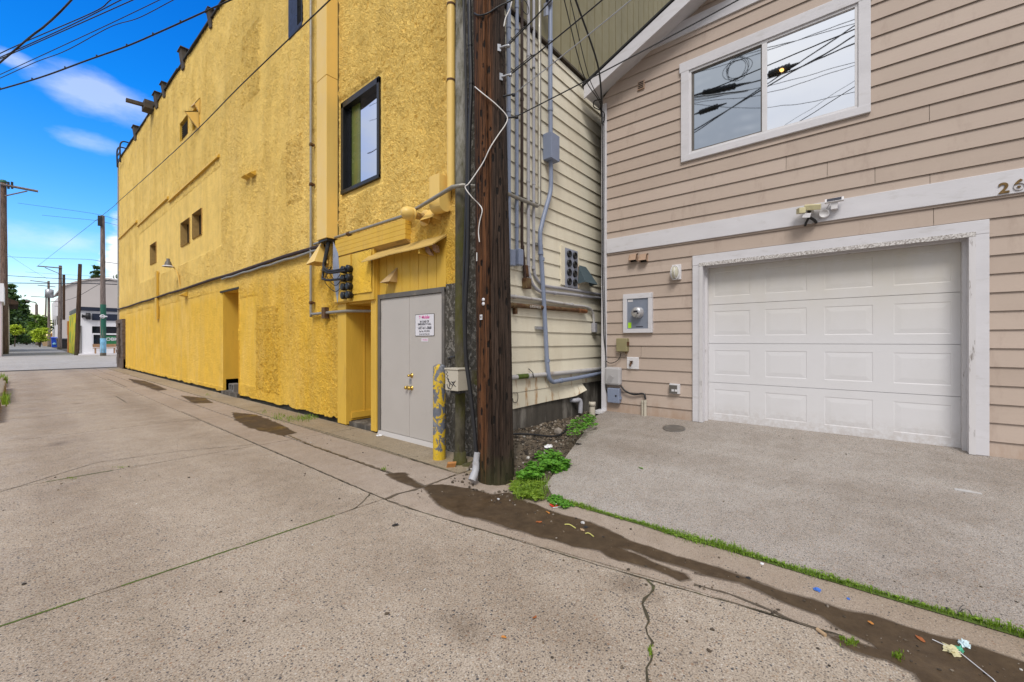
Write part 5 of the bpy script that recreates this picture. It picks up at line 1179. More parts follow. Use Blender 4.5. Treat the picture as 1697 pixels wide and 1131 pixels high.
# eight hole plate and the hood beside it
a_, b_ = cw(936, 440, .03), cw(956.5, 445, .03); zt, zb = cw(946, 414, .03).z, cw(946, 477, .03).z
vp_ = thing('cable_entry_plate', 'grey plate with eight round black holes on the cream siding', 'cable entry', (a_.x, YC, zb))
mb = MB(); mb.box(a_.x, b_.x, YC - .04, YC - .02, zb, zt); mb.build('plate', 'galv_blue', vp_)
mb = MB(); mb.box(a_.x - .10, a_.x - .002, YC - .035, YC - .012, zb + .02, zt + .02); mb.box(b_.x + .002, b_.x + .05, YC - .035, YC - .012, zb + .02, zt + .0); mb.build('surround', 'cream', vp_)
for r in range(4):
    for c_ in range(2):
        x = a_.x + (b_.x - a_.x) * (.27 + .46 * c_); z = zb + (zt - zb) * (.14 + .24 * r); mb = MB(); mb.lathe((x, YC - .04, z), (0, -1, 0), [(0, .052), (.025, .052), (.027, .046), (.008, .044), (.008, 0)], 18); mb.build('entry_port', 'black', vp_)
a_, b_ = cw(957, 445, .03), cw(972, 450, .03); zt, zb = cw(965, 444, .03).z, cw(970, 471, .12).z; mb = MB(); w_ = .05
mb.add([(a_.x + .02, YC - .02, zt + .03), (b_.x + .0, YC - .02, zt + .03), (a_.x + .0, YC - .17, zb + .02), (b_.x + .12, YC - .17, zb + .02), (a_.x, YC - .02, zb), (b_.x + .12, YC - .02, zb)], [(0, 2, 3, 1), (0, 4, 2), (1, 3, 5)]); o = mb.build('vent_hood', 'slate'); tag(o, 'slate grey dryer vent hood on the cream siding by the corner', 'vent hood')
# foundation pipes, stub, little slab, stone, hose, rag
P = cw(952, 664, .05); mb = MB(); mb.tube(smooth_path([(P.x - .02, YC + .02, P.z), (P.x, YC - .06, P.z), (P.x + .08, YC - .09, P.z + .0), (P.x + .1, YC - .1, P.z - .06), (P.x + .09, YC - .1, P.z - .2)], 6), .035, 12); tag(mb.build('drain_pipe', 'conduit_grey'), 'grey drain elbow coming out of the dark foundation', 'drain pipe')
q = V((5.72, 3.17, dz(5.72) - .03)); mb = MB(); mb.tube([q, q + V((0, 0, .22))], .045, 16); mb.lathe(q + V((0, 0, .16)), (0, 0, 1), [(0, .045), (0, .052), (.065, .052), (.065, .04)], 16); tag(mb.build('standpipe', 'beige_box'), 'short beige plastic standpipe at the foot of the white corner board', 'standpipe')
mb = MB(); mb.box(5.82, 6.03, 3.06, 3.2, dz(5.85) - .02, dz(5.85) + .03); tag(mb.build('splash_block', 'pvc_white', bevel=.004), 'small white slab at the driveway corner below the corner board', 'splash block')
mb = MB(); pebble(mb, (4.55, 3.02, bank_z(4.55, 3.02) + .04), .085, .7); tag(mb.build('rock', 'l_greyrock'), 'fist sized brown rock on the gravel against the foundation', 'rock')
mb = MB(); mb.tube(smooth_path([(3.5, 3.2, bank_z(3.5, 3.2) + .05), (3.75, 3.18, bank_z(3.75, 3.18) + .03), (4.0, 3.05, bank_z(4, 3.05) + .03), (4.3, 2.95, bank_z(4.3, 2.95) + .03), (4.6, 2.98, bank_z(4.6, 2.98) + .03), (4.9, 3.1, bank_z(4.9, 3.1) + .03)], 8), .012, 8); tag(mb.build('hose', 'cable_black'), 'thin black hose lying on the gravel along the foundation', 'hose')
def crumple(c, r, n=2, sq=.4, seed=0):
    bm = bmesh.new(); bmesh.ops.create_icosphere(bm, subdivisions=n, radius=1); vs = []
    for v in bm.verts:
        k = .5 + 1.0 * abs(noise.noise(v.co * 2.6 + V((seed, 3, 1)))) + .55 * abs(noise.noise(v.co * 5.5 + V((seed, 0, 0)))); vs.append((c[0] + v.co.x * r * k, c[1] + v.co.y * r * k * .8, c[2] + max(-.3, v.co.z) * r * sq * k))
    bm.verts.index_update(); mb = MB(); mb.add(vs, [[v.index for v in f.verts] for f in bm.faces]); bm.free(); return mb
tag(crumple((4.02, 2.80, bank_z(4.02, 2.8) + .03), .055, seed=4).build('rag', 'l_white'), 'crumpled white rag on the gravel beside the driveway', 'rag')

# ------------------------------------------------------------------ garage house
hs = thing('garage_house', 'pinkish beige lap sided house with a white garage door and gable', 'house', (XP, 3.13, 0))
GY0, GY1 = -.815, 1.625; GT, GB = 2.48, .345
wt = dict(y0=pw(1443, 188).y, y1=pw(1130, 271).y, z0=pw(1130, 271).z, z1=pw(1130, 112).z)
EV = 3.13
def gable(z): return 3.31 - (z - 5.29) / .437 + .02
mp_y0, mp_y1, mp_z0, mp_z1 = pw(1083, 520).y, pw(1035, 520).y, pw(1059, 552).z, pw(1059, 487).z
hl = [(GY0 - .06, GY1 + .06, -1, GT + .06), (wt['y0'] + .06, wt['y1'] - .06, wt['z0'] + .06, wt['z1'] - .06)]
fn = lambda u, z, d: (XP - d, u, z)
seams = [(pw(1303, 262).y, pw(1303, 262).z), (pw(1371, 270).y, pw(1371, 270).z), (pw(1450, 285).y, pw(1450, 285).z), (pw(1541, 292).y, pw(1541, 292).z), (pw(1547, 362).y, pw(1547, 362).z), (pw(1540, 180).y, pw(1540, 180).z), (pw(1063, 590).y, pw(1063, 590).z)]
mb = MB(); lap(mb, fn, -3.4, 3.13, .30, 7.0, 1.45 + 1.174, .1775, hl, .019, .003, seams, clip=gable); mb.build('wall', 'siding', hs)
mb = MB(); mb.box(XP + .02, 13, 3.10, 3.13, .2, 5.15); mb.box(XP + .3, 13, -3.4, -3.37, .2, 5.15); mb.box(12.97, 13, -3.4, 3.13, .2, 5.15)
mb.prism([(XP + .005, GY1 + .06, .2), (XP + .005, 3.13, .2), (XP + .005, 3.13, 5.36), (XP + .005, -.1, 6.75), (XP + .005, -3.4, 5.3), (XP + .005, -3.4, .2), (XP + .005, GY0 - .06, .2), (XP + .005, GY0 - .06, GT + .05), (XP + .005, GY1 + .06, GT + .05)], (.001, 0, 0)); mb.build('sheathing', 'dark_gap', hs)
def trim(x, y0, y1, z0, z1, name='trim_board', m='white_trim', par=hs, bev=.004, back=0.0): mb = MB(); mb.box(XP - x, XP + back, y0, y1, z0, z1); return mb.build(name, m, par, bevel=bev)
BZ0, BZ1 = (pw(1003, 420).z + pw(1697, 322.7).z) / 2, (pw(1003, 397).z + pw(1697, 282).z) / 2
trim(.036, -3.4, 3.055, BZ0, BZ1); trim(.036, -3.4, 2.6, 1.45 + 4.26, 1.45 + 4.46)
mb = MB(); mb.box(XP - .034, XP + .08, 3.058, 3.145, dz(6) + .0, 5.2); mb.build('corner_board', 'white_trim', hs, bevel=.004)
# roof with rake fascia
ft = V((5.70, 3.302, 1.45 + 3.98)); sl = .437
mb = MB(); prof = [(3.31, ft.z - .0), (0, ft.z + sl * 3.31), (-3.6, ft.z + sl * (3.31 - 3.6)), (-3.6, ft.z + sl * (3.31 - 3.6) - .14), (0, ft.z + sl * 3.31 - .14), (3.31, ft.z - .14)]
mb.prism([(5.722, y, z) for y, z in prof], (7.4, 0, 0)); mb.build('roof', 'white_trim', hs)
mb = MB(); prof2 = [(3.33, ft.z + .002), (0, ft.z + sl * 3.33 + .002), (-3.6, ft.z + sl * (3.33 - 3.6) + .002), (-3.6, ft.z + sl * (3.33 - 3.6) + .03), (0, ft.z + sl * 3.33 + .03), (3.33, ft.z + .03)]
mb.prism([(5.68, y, z) for y, z in prof2], (7.5, 0, 0)); mb.build('shingle_edge', 'roof', hs)
mb = MB(); prof3 = [(3.302, ft.z - .004), (.0, ft.z + sl * 3.302 - .004), (.0, ft.z + sl * 3.302 - .195), (3.302, ft.z - .195)]
mb.prism([(5.695, y, z) for y, z in prof3], (.024, 0, 0)); mb.build('fascia_board', 'white_trim', hs)
# upper window
wy0, wy1, wz0, wz1 = wt['y0'], wt['y1'], wt['z0'], wt['z1']; tw = .105
mb = MB(); mb.box(XP - .045, XP + .01, wy0, wy0 + tw, wz0, wz1); mb.box(XP - .045, XP + .01, wy1 - tw, wy1, wz0, wz1); mb.box(XP - .048, XP + .01, wy0 - .02, wy1 + .02, wz1 - tw, wz1 + .03); mb.box(XP - .047, XP + .01, wy0 + .001, wy1 - .001, wz0 - .003, wz0 + tw - .02)
wn = mb.build('window', 'white_trim', hs, bevel=.004)
a, b, c, e = wy0 + tw, wy1 - tw, wz0 + tw - .02, wz1 - tw
ym = pw(1267, 140).y; mb = MB()
for (p, q, r_, s_) in ((a, b, c, c + .03), (a, b, e - .03, e), (a, a + .03, c + .03, e - .03), (b - .03, b, c + .03, e - .03), (ym - .03, ym + .025, c + .03, e - .03)): mb.box(XP - .03, XP + .03, p, q, r_, s_)
mb.build('frame', 'pvc_white', wn, bevel=.003)
mb = MB()
for (p, q, r_, s_) in ((ym + .026, b - .031, c + .031, c + .05), (ym + .026, b - .031, e - .055, e - .031), (b - .06, b - .031, c + .05, e - .055), (ym + .026, ym + .04, c + .05, e - .055)): mb.box(XP - .012, XP + .02, p, q, r_, s_)
mb.build('screen_frame', 'frame_grey', wn)
mb = MB(); mb.box(XP - .004, XP - .001, ym + .02, b - .02, c + .02, e - .02); mb.build('pane', 'glass_mid', wn)
mb = MB(); mb.box(XP - .012, XP - .009, a + .02, ym - .02, c + .02, e - .02); mb.build('pane', 'glass_bright', wn)
# garage door: four sections of four raised panels in a deep white frame
mb = MB(); tr = .135
mb.box(XP - .04, XP + .12, GY0 - tr, GY0, dz(6), GT - .001); mb.box(XP - .04, XP + .12, GY1, GY1 + tr, dz(6), GT - .001); mb.box(XP - .042, XP + .12, GY0 - tr, GY1 + tr, GT, GT + tr)
mb.build('garage_frame', 'white_trim', hs, bevel=.004)
mb = MB(); mb.box(XP - .052, XP - .041, GY0 - .045, GY0 - .0, dz(6), GT - .02); mb.box(XP - .052, XP - .041, GY1, GY1 + .045, dz(6), GT - .02); 
mb.box(XP + .06, XP + .13, GY0 + .0, GY0 + .03, dz(6), GT - .03); mb.box(XP + .06, XP + .13, GY1 - .03, GY1 - .0, dz(6), GT - .03); mb.box(XP + .06, XP + .13, GY0, GY1, GT - .03, GT - .001); mb.build('door_stop', 'white_chipped', hs)
mb = MB(); mb.box(XP - .054, XP - .043, GY0 - .045, GY1 + .045, GT - .019, GT + .026); mb.build('drip_strip', 'grimy_trim', hs)
XD = XP + .135; gw = GY1 - GY0 - .03; ORGsave = 0
mb = MB(); mb.box(XD + .045, XD + .05, GY0, GY1, GB, GT); gdo = mb.build('garage_door', 'garage', hs)
sh_ = (GT - GB - .012) / 4
for k in range(4):
    z0 = GB + .012 + k * sh_; z1 = z0 + sh_ - .006; mb = MB(); y0, y1 = GY0 + .012, GY1 - .012
    pw_ = (y1 - y0) / 4; cols = []
    mx_, mz_ = .085, .105
    ysg = [y0]; 
    for i in range(4): ysg += [y0 + i * pw_ + mx_, y0 + (i + 1) * pw_ - mx_]
    ysg.append(y1); zsg = [z0, z0 + mz_, z1 - mz_ * .85, z1]
    P = lambda y, z, d=0: (XD - d, y, z)
    for i in range(len(ysg) - 1):
        for j in range(3):
            if j == 1 and i % 2 == 1:
                A_, B_, C_, D_ = ysg[i], ysg[i + 1], zsg[1], zsg[2]; rings = []
                for ins, dd in ((0, 0), (.006, -.003), (.012, -.003), (.060, .0005), (.064, .0005)): rings.append([P(A_ + ins, C_ + ins, dd), P(B_ - ins, C_ + ins, dd), P(B_ - ins, D_ - ins, dd), P(A_ + ins, D_ - ins, dd)])
                for r0, r1 in zip(rings, rings[1:]):
                    for q in range(4): mb.add([r0[q], r0[(q + 1) % 4], r1[(q + 1) % 4], r1[q]], [(3, 2, 1, 0)])
                mb.add(rings[-1], [(3, 2, 1, 0)])
            else: mb.add([P(ysg[i], zsg[j]), P(ysg[i + 1], zsg[j]), P(ysg[i + 1], zsg[j + 1]), P(ysg[i], zsg[j + 1])], [(3, 2, 1, 0)])
    mb.add([P(y0, z1), P(y1, z1), P(y1, z1 + .004, -.02), P(y0, z1 + .004, -.02)], [(3, 2, 1, 0)]); mb.add([P(y0, z0), P(y1, z0), P(y1, z0 - .004, -.02), P(y0, z0 - .004, -.02)], [(0, 1, 2, 3)])
    mb.build('door_section', 'garage', gdo)
mb = MB(); mb.box(XD - .012, XD + .03, GY0 + .005, GY1 - .005, GB - .01, GB + .014); mb.build('bottom_seal', 'black', gdo)
mb = MB(); mb.prism([(XP - .06, GY0 - tr, dz(5.94) - .01), (XP + .2, GY0 - tr, dz(6) - .01), (XP + .2, GY0 - tr, dz(6) - .001), (XP - .0, GY0 - tr, dz(6) + .001)], (0, GY1 - GY0 + 2 * tr, 0)); mb.build('threshold', 'drive', hs)
# house numbers
P2, P6 = pw(1663.5, 313, .037), pw(1688.5, 307.5, .037)
for ch_, P in (('2', P2), ('6', P6)):
    text_mesh(ch_, .135, 'bronze', hs, P, (0, -1, 0), (0, 0, 1), .008, 'house_number', sx=1.02, bold=.004)
    if ch_ == '2':   # serif foot of the numeral
        pass
# small fittings on the facade
P = pw(1063.5, 143); mb = MB(); mb.box(XP - .035, XP, P.y - .05, P.y + .05, P.z - .06, P.z + .06); vg = mb.build('louvre_vent', 'tan_vent'); tag(vg, 'tiny square louvred vent high on the pink siding left of the window', 'vent')
mb = MB()
for k in range(4): mb.box(XP - .04, XP - .0355, P.y - .04, P.y + .04, P.z - .045 + k * .026, P.z - .033 + k * .026)
mb.build('slat', 'black', vg)
for k, (px, lab) in enumerate(((1052, 'left one of two tan vent hoods under the white belt board'), (1068.5, 'right one of two tan vent hoods under the white belt board'))):
    P = pw(px, 428); w_ = .058; t = thing('vent_hood', lab, 'vent hood', (XP, P.y, P.z), 'tan vent hoods on the pink siding'); mb = MB()
    mb.prism([(XP - .004, P.y - w_, P.z + .065), (XP - .07, P.y - w_, P.z + .045), (XP - .105, P.y - w_, P.z - .045), (XP - .09, P.y - w_, P.z - .045), (XP - .06, P.y - w_, P.z + .03), (XP - .004, P.y - w_, P.z + .05)], (0, 2 * w_, 0))
    for y in (P.y - w_, P.y + w_ - .006): mb.prism([(XP - .004, y, P.z + .065), (XP - .07, y, P.z + .045), (XP - .105, y, P.z - .045), (XP - .004, y, P.z - .065)], (0, .006, 0))
    mb.build('hood', 'tan_vent', t); mb = MB(); mb.box(XP - .03, XP - .005, P.y - w_ + .007, P.y + w_ - .007, P.z - .06, P.z + .04); mb.build('throat', 'black', t)
P = pw(1121.5, 453); t = thing('bulkhead_light', 'oval bulkhead light in a white cage by the garage frame', 'light', (XP, P.y, P.z))
mb = MB(); mb.box(XP - .045, XP, P.y - .07, P.y + .055, P.z - .10, P.z + .115); mb.build('base', 'pvc_white', t, bevel=.008)
def oval(y, z, ry, rz, x0, prof, mb, seg=24):
    vs = []
    for d, k in prof:
        for i in range(seg):
            q = 2 * math.pi * i / seg; cx, cz = math.cos(q), math.sin(q); vs.append((x0 - d, y + ry * k * math.copysign(abs(cx) ** .8, cx), z + rz * k * math.copysign(abs(cz) ** .8, cz)))
    mb.add(vs, [(j * seg + i, (j + 1) * seg + i, (j + 1) * seg + (i + 1) % seg, j * seg + (i + 1) % seg) for j in range(len(prof) - 1) for i in range(seg)], smooth=True)
mb = MB(); oval(P.y, P.z, .05, .09, XP - .045, [(0, 1.0), (.03, .97), (.07, .8), (.095, .4), (.10, .01)], mb); mb.build('lens', 'lamp_glass', t)
mb = MB(); mb.tube([(XP - .08, P.y + .058 * math.cos(q), P.z + .098 * math.sin(q)) for q in np.linspace(0, 6.283, 28)], .009, 8)
for s_ in (-.02, .02): mb.tube(smooth_path([(XP - .07, P.y + s_, P.z + .095), (XP - .15, P.y + s_, P.z + .05), (XP - .155, P.y + s_, P.z - .05), (XP - .07, P.y + s_, P.z - .095)], 6), .004, 6)
mb.build('cage', 'pvc_white', t)
# electric meter in its white surround
t = thing('electric_meter', 'electric meter with lime green sticker in a white surround on pink siding', 'electric meter', (XP, (mp_y0 + mp_y1) / 2, mp_z0))
mb = MB(); f_ = .062
for (p, q, r_, s_) in ((mp_y0, mp_y1, mp_z1 - f_ * 1.2, mp_z1), (mp_y0, mp_y1, mp_z0, mp_z0 + f_), (mp_y0, mp_y0 + f_, mp_z0 + f_, mp_z1 - f_ * 1.2), (mp_y1 - f_, mp_y1, mp_z0 + f_, mp_z1 - f_ * 1.2)): mb.box(XP - .055, XP - .005, p, q, r_, s_)
mb.build('surround', 'white_trim', t, bevel=.003)
mb = MB(); mb.box(XP - .040, XP - .006, mp_y0 + f_, mp_y1 - f_, mp_z0 + f_, mp_z1 - f_ * 1.2); pn = mb.build('panel', 'meter_panel', t)
P = pw(1058.5, 518.5, .03); mb = MB(); mb.lathe((XP - .038, P.y, P.z), (-1, 0, 0), [(0, .085), (.02, .085), (.024, .078), (.09, .076), (.10, .07), (.102, 0)], 28); mt_ = mb.build('meter', 'meter_face', t)
mb = MB(); mb.box(XP - .1425, XP - .1395, P.y - .03, P.y + .035, P.z + .0, P.z + .026); mb.box(XP - .1425, XP - .1395, P.y - .042, P.y - .02, P.z - .025, P.z - .005); mb.build('display', 'ink', mt_)
mb = MB(); mb.box(XP - .0425, XP - .0402, mp_y1 - f_ - .065, mp_y1 - f_ - .015, mp_z0 + f_ + .012, mp_z0 + f_ + .095); mb.build('sticker', 'lime', t)
mb = MB(); mb.box(XP - .0425, XP - .0402, mp_y1 - f_ - .09, mp_y1 - f_ - .012, mp_z1 - .12, mp_z1 - .085); mb.build('plate', 'pvc_white', t)
mb = MB(); mb.box(XP - .0425, XP - .0402, P.y - .07, P.y + .04, mp_z0 + f_ + .022, mp_z0 + f_ + .034); mb.build('lettering', 'ink', t)
def rbox(px0, px1, py0, py1, depth, name, m, label, cat, bevel=.01, x0=.0):
    a, b = pw(px0, (py0 + py1) / 2), pw(px1, (py0 + py1) / 2); zt, zb = pw((px0 + px1) / 2, py0).z, pw((px0 + px1) / 2, py1).z
    t = thing(name, label, cat, (XP, (a.y + b.y) / 2, zb)); mb = MB(); mb.box(XP - depth, XP - x0, b.y, a.y, zb, zt); return t, mb, (b.y, a.y, zb, zt)
t, mb, r = rbox(1025, 1043, 561, 583, .09, 'junction_box', 'khaki_box', 'khaki steel box below the electric meter', 'junction box'); mb.build('body', 'khaki_box', t, bevel=.012)
mb = MB(); mb.box(XP - .09, XP - .03, r[0] - .012, r[0] - .001, r[2] + .09, r[2] + .15); mb.tube([(XP - .05, r[0] + .03, r[2] - .03), (XP - .05, r[0] + .03, r[2])], .02, 8); mb.build('latch', 'rust', t)
t, mb, r = rbox(1040, 1059.5, 592, 612, .03, 'hose_tap', 'pvc_white', 'white square plate with a brass hose tap', 'tap'); mb.build('plate', 'pvc_white', t, bevel=.008)
P = V((XP - .03, (r[0] + r[1]) / 2 + .01, (r[2] + r[3]) / 2)); mb = MB(); mb.tube([P, P + V((-.05, 0, 0)), P + V((-.07, 0, -.045))], .012, 10); mb.lathe(P + V((-.03, 0, .005)), (0, 0, 1), [(0, .008), (.02, .008), (.022, .03), (.03, .03), (.031, 0)], 10); mb.build('spout', 'rust', t)
t, mb, r = rbox(1006.5, 1032, 608.5, 638, .10, 'telecom_box', 'pvc_grey', 'rounded grey plastic telecom box with ribbed cover above a blue box', 'telecom box'); mb.build('body', 'pvc_grey', t, bevel=.03)
mb = MB()
for k in range(6): mb.obox((XP - .103, r[1] - .07 - .018 * k * .6, r[2] + .05 + .018 * k), (.004, 0, 0), (0, .035, .02), (0, -.002, .004))
mb.build('rib', 'pvc_grey', t)
t, mb, r = rbox(1010.5, 1030, 643, 667, .09, 'telecom_box', 'conduit_blue', 'small blue plastic box under the rounded grey telecom box', 'telecom box'); mb.build('body', 'conduit_blue', t, bevel=.01)
mb = MB(); mb.lathe((XP - .09, r[0] + .05, (r[2] + r[3]) / 2), (-1, 0, 0), [(0, .014), (.006, .014), (.007, 0)], 12); mb.build('screw', 'ink', t)
mb = MB(); mb.box(XP - .07, XP - .03, r[0] - .02, r[0] - .001, r[2] + .06, r[2] + .1); mb.build('clasp', 'conduit_blue', t)
t, mb, r = rbox(1111, 1128, 636, 652.5, .05, 'power_outlet', 'pvc_white', 'outdoor double socket with dark cover beside the garage frame', 'socket'); mb.build('body', 'pvc_white', t, bevel=.006)
mb = MB(); mb.box(XP - .068, XP - .051, r[0] + .03, r[1] - .004, r[2] + .008, r[3] - .018); mb.build('cover', 'frame_grey', t, bevel=.004)
mb = MB()
for s_ in (.0, .045): mb.box(XP - .072, XP - .0685, r[1] - .075 - s_, r[1] - .04 - s_, r[2] + .035, r[2] + .065)
mb.build('socket_face', 'pvc_white', t)
for k, (px, y0, lab) in enumerate(((1064.5, 664, 'slimmer left one of two beige pipe stubs under the black cable'), (1069, 664, 'thicker right one of two beige pipe stubs under the black cable'))):
    P = pw(px, y0, .05); mb = MB(); mb.tube([(P.x, P.y, dz(5.95)), (P.x, P.y, P.z)], .014 if k == 0 else .024, 12); mb.tube([(P.x, P.y, P.z - .03), (P.x, P.y, P.z + .003)], .018 if k == 0 else .028, 12); tag(mb.build('pipe_stub', 'beige_box'), lab, 'pipe stub', 'pipe stubs by the driveway')
mb = MB(); mb.tube(smooth_path([pw(1029, 640, .06), pw(1036, 648, .06), pw(1050, 654, .05), pw(1066, 653, .04), pw(1070, 662, .05)], 6), .014, 8); tag(mb.build('cable', 'cable_black'), 'black cable sagging from the telecom boxes to the beige pipe stubs', 'cable')
mb = MB(); mb.tube(smooth_path([pw(1003, 597, .06), pw(1010, 602, .05), pw(1020, 600, .05), pw(1027, 593, .05), pw(1029, 585, .05)], 6), .006, 6); tag(mb.build('cable', 'cable_black'), 'thin black cable loop hanging below the khaki steel box', 'cable')
# service drop bundle reaching the corner board, then down it
ends = pw(996, 178, .06)
for k, (px, rr, mid) in enumerate(((934, .007, (966, 122)), (944, .006, (975, 125)), (953, .013, (990, 105)))):
    mb = MB(); mb.tube([at(px - 12, -45, 5.0) + (at(px - 12, -45, 5.0) - at(px + 1, 0, 5.25)) * 12] + smooth_path([at(px - 12, -45, 5.0), at(px + 1, 0, 5.25), at(mid[0], mid[1], 6.0), at(993 + k * 2, 168, 6.3), pw(995 + k, 182, .07), pw(998, 205, .06)], 6), rr, 8)
    tag(mb.build('service_drop', 'cable_black'), ['leftmost thin cable of the bundle falling to the white corner board', 'middle thin cable of the bundle falling to the white corner board', 'thickest cable of the bundle falling to the white corner board'][k], 'cable', 'service drops to the corner board')
mb = MB(); mb.tube(smooth_path([pw(996, 165, .1), pw(985, 168, .12), pw(984, 177, .12), pw(992, 182, .1), pw(1001, 187, .08), pw(1001, 200, .06), pw(997, 205, .06)], 6), .008, 8); tag(mb.build('cable_loop', 'cable_black'), 'drip loop of black cable under the gable fascia tip', 'cable')
mb = MB(); mb.tube(smooth_path([pw(998, 190, .05), pw(998.5, 300, .045), pw(998, 420, .045), pw(1000, 520, .045), pw(1001, 560, .045), pw(1004, 590, .05), pw(1004, 640, .05), pw(1008, 653, .05), pw(1013, 655, .05)], 6), .009, 8)
mb.tube(smooth_path([pw(1001, 190, .05), pw(1001, 300, .045), pw(1000.5, 420, .045), pw(1003, 540, .045), pw(1004, 595, .05)], 6), .006, 8); tag(mb.build('cable', 'cable_black'), 'pair of black cables running down the white corner board', 'cable')
# cameras on the belt board
P = pw(1342, 353, .036); t = thing('security_camera', 'cream twin security floodlight with a small white camera on the belt board', 'security camera', P)
mb = MB(); mb.obox(P + V((-.10, -.035, .035)), (.06, 0, .02), (0, .075, .01), (-.008, 0, .028)); mb.obox(P + V((-.12, .075, .01)), (.055, .02, .01), (-.01, .03, .0), (0, 0, .032)); mb.build('lamp_head', 'l_creamy', t, bevel=.004)
mb = MB(); mb.lathe(P, (-1, 0, 0), [(0, .045), (.02, .045), (.03, .02), (.08, .02)], 14); mb.build('mount', 'pvc_white', t)
mb = MB(); mb.obox(P + V((-.12, .02, -.055)), (.035, 0, .01), (0, .038, .006), (0, -.006, .024)); mb.build('camera_body', 'pvc_white', t, bevel=.005); mb = MB(); mb.tube([P + V((-.08, .0, -.07)), P + V((-.06, .03, -.12)), P + V((-.0, .045, -.14))], .013, 8); mb.tube([P + V((-.08, .0, -.07)), P + V((-.05, -.05, -.11)), P + V((0, -.06, -.125))], .016, 8); mb.build('bracket', 'black_matte', t)
P = pw(1366, 355, .036); mb = MB(); mb.lathe(P, (-1, 0, 0), [(0, .052), (.03, .052), (.038, .045), (.03, .034), (.025, .03), (.025, 0)], 22); o = mb.build('sensor_puck', 'pvc_white'); tag(o, 'round white sensor puck between the security light and the solar panel', 'sensor')
mb = MB(); mb.tube(smooth_path([P + V((-.01, .03, -.04)), P + V((-.02, .07, -.065)), P + V((-.03, .12, -.1))], 5), .004, 6); mb.tube([P + V((-.01, -.02, .05)), P + V((-.03, -.05, .1))], .004, 6); tag(mb.build('sensor_cable', 'pvc_grey'), 'thin grey cable joining security light, puck and solar panel', 'cable')
P = pw(1383, 340, .036); t = thing('solar_panel', 'little white framed solar panel on the top edge of the belt board', 'solar panel', P)
mb = MB(); mb.obox(P + V((-.07, 0, .035)), (.012, 0, .022), (0, .085, 0), (-.012, 0, .006)); mb.build('frame', 'pvc_white', t, bevel=.003); mb = MB(); mb.obox(P + V((-.0835, 0, .0425)), (.0085, 0, .0156), (0, .065, 0), (-.002, 0, .001)); mb.build('cell', 'solar', t); mb = MB(); mb.box(P.x - .07, P.x, P.y - .03, P.y + .03, P.z - .06, P.z + .015); mb.build('arm', 'pvc_white', t)
# drain cover in the driveway
P = drv(1117, 711); mb = MB(); n = V((-DSL, 0, 1)).normalized(); mb.lathe(P + n * .004, n, [(0, .14), (.008, .14), (.009, .12), (.006, .115), (.006, 0)], 28); tag(mb.build('drain_cover', 'frame_grey'), 'round dark drain cover in the driveway before the socket', 'drain cover')
# ------------------------------------------------------------------ weeds, grass, litter
def inpoly(p, poly):
    x, y = p; r = False
    for (x0, y0), (x1, y1) in zip(poly, poly[1:] + poly[:1]):
        if (y0 > y) != (y1 > y) and x < (x1 - x0) * (y - y0) / (y1 - y0) + x0: r = not r
    return r
def leaf(mb, c, n, r, k=5):
    n = V(n).normalized(); a = n.orthogonal().normalized(); b = n.cross(a); q0 = random.random() * 6.28
    vs = [V(c)] + [V(c) + (a * math.cos(q0 + 6.283 * i / k) + b * math.sin(q0 + 6.283 * i / k)) * r * (.8 + .4 * random.random()) + n * r * .25 for i in range(k)]
    mb.add(vs, [(0, i + 1, (i + 1) % k + 1) for i in range(k)], random.random())
def blade(mb, p, h, lean, w):
    a = random.random() * 6.28; d = V((math.cos(a), math.sin(a), 0)); s = V((-d.y, d.x, 0)) * w; p = V(p)
    m = p + V((0, 0, h * .6)) + d * lean * .35; t = p + V((0, 0, h)) + d * lean
    mb.add([p - s, p + s, m + s * .7, m - s * .7, t], [(0, 1, 2, 3), (3, 2, 4)], random.random())
def scatter(poly, n, zf, fn, **k):
    xs = [p[0] for p in poly]; ys = [p[1] for p in poly]; c = 0
    while c < n:
        p = (min(xs) + random.random() * (max(xs) - min(xs)), min(ys) + random.random() * (max(ys) - min(ys)))
        if inpoly(p, poly): fn(p); c += 1
def clover_patch(label, poly, n, hmax, z0, r=.016, m='clover'):
    mb = MB()
    cx = [sum(q) / len(poly) for q in zip(*poly)]
    def f(p):
        g = onp(p[0], p[1], z0); edge = min(1, (V(p) - V(cx)).length / (.5 * (max(q[0] for q in poly) - min(q[0] for q in poly)) + 1e-6))
        h = hmax * (1 - edge ** 2 * .7) * (.35 + .65 * random.random()) * (.75 + .5 * noise.noise(V((g.x * 9, g.y * 9, 0))))
        c = g + V((0, 0, h)); mb.tube([g, c], .0015, 3, False)
        for i in range(3):
            a = random.random() * 6.28; leaf(mb, c + V((math.cos(a), math.sin(a), 0)) * r * .9, (random.random() - .5, random.random() - .7, 1.3), r * (.35 + random.random() * .85))
        if random.random() < .35: a = random.random() * 6.28; e_ = g + V((math.cos(a) * .03, math.sin(a) * .03, h * 1.25)); mb.add([g, g + V((.004, 0, 0)), e_], [(0, 1, 2)], random.random())
    scatter(poly, n, None, f); o = mb.build('weeds', m, origin=(0, 0, 0)); return tag(o, label, 'weeds', kind='stuff')
def onp(px, py, z):
    r = ray(px, py); return CAM + r * ((z - CAM.z) / r.z)
clover_patch('leafy green clover patch at the foot of the thick pole', [(853, 772), (868, 756), (890, 752), (912, 756), (928, 768), (944, 776), (946, 784), (930, 789), (905, 792), (890, 802), (862, 800)], 1150, .21, .03, .022)
clover_patch('lighter green weeds spilling from the clover toward the gutter', [(846, 800), (880, 795), (905, 796), (905, 805), (893, 818), (905, 828), (888, 832), (862, 826), (845, 815)], 520, .07, .01, .013, 'grass_yellow')
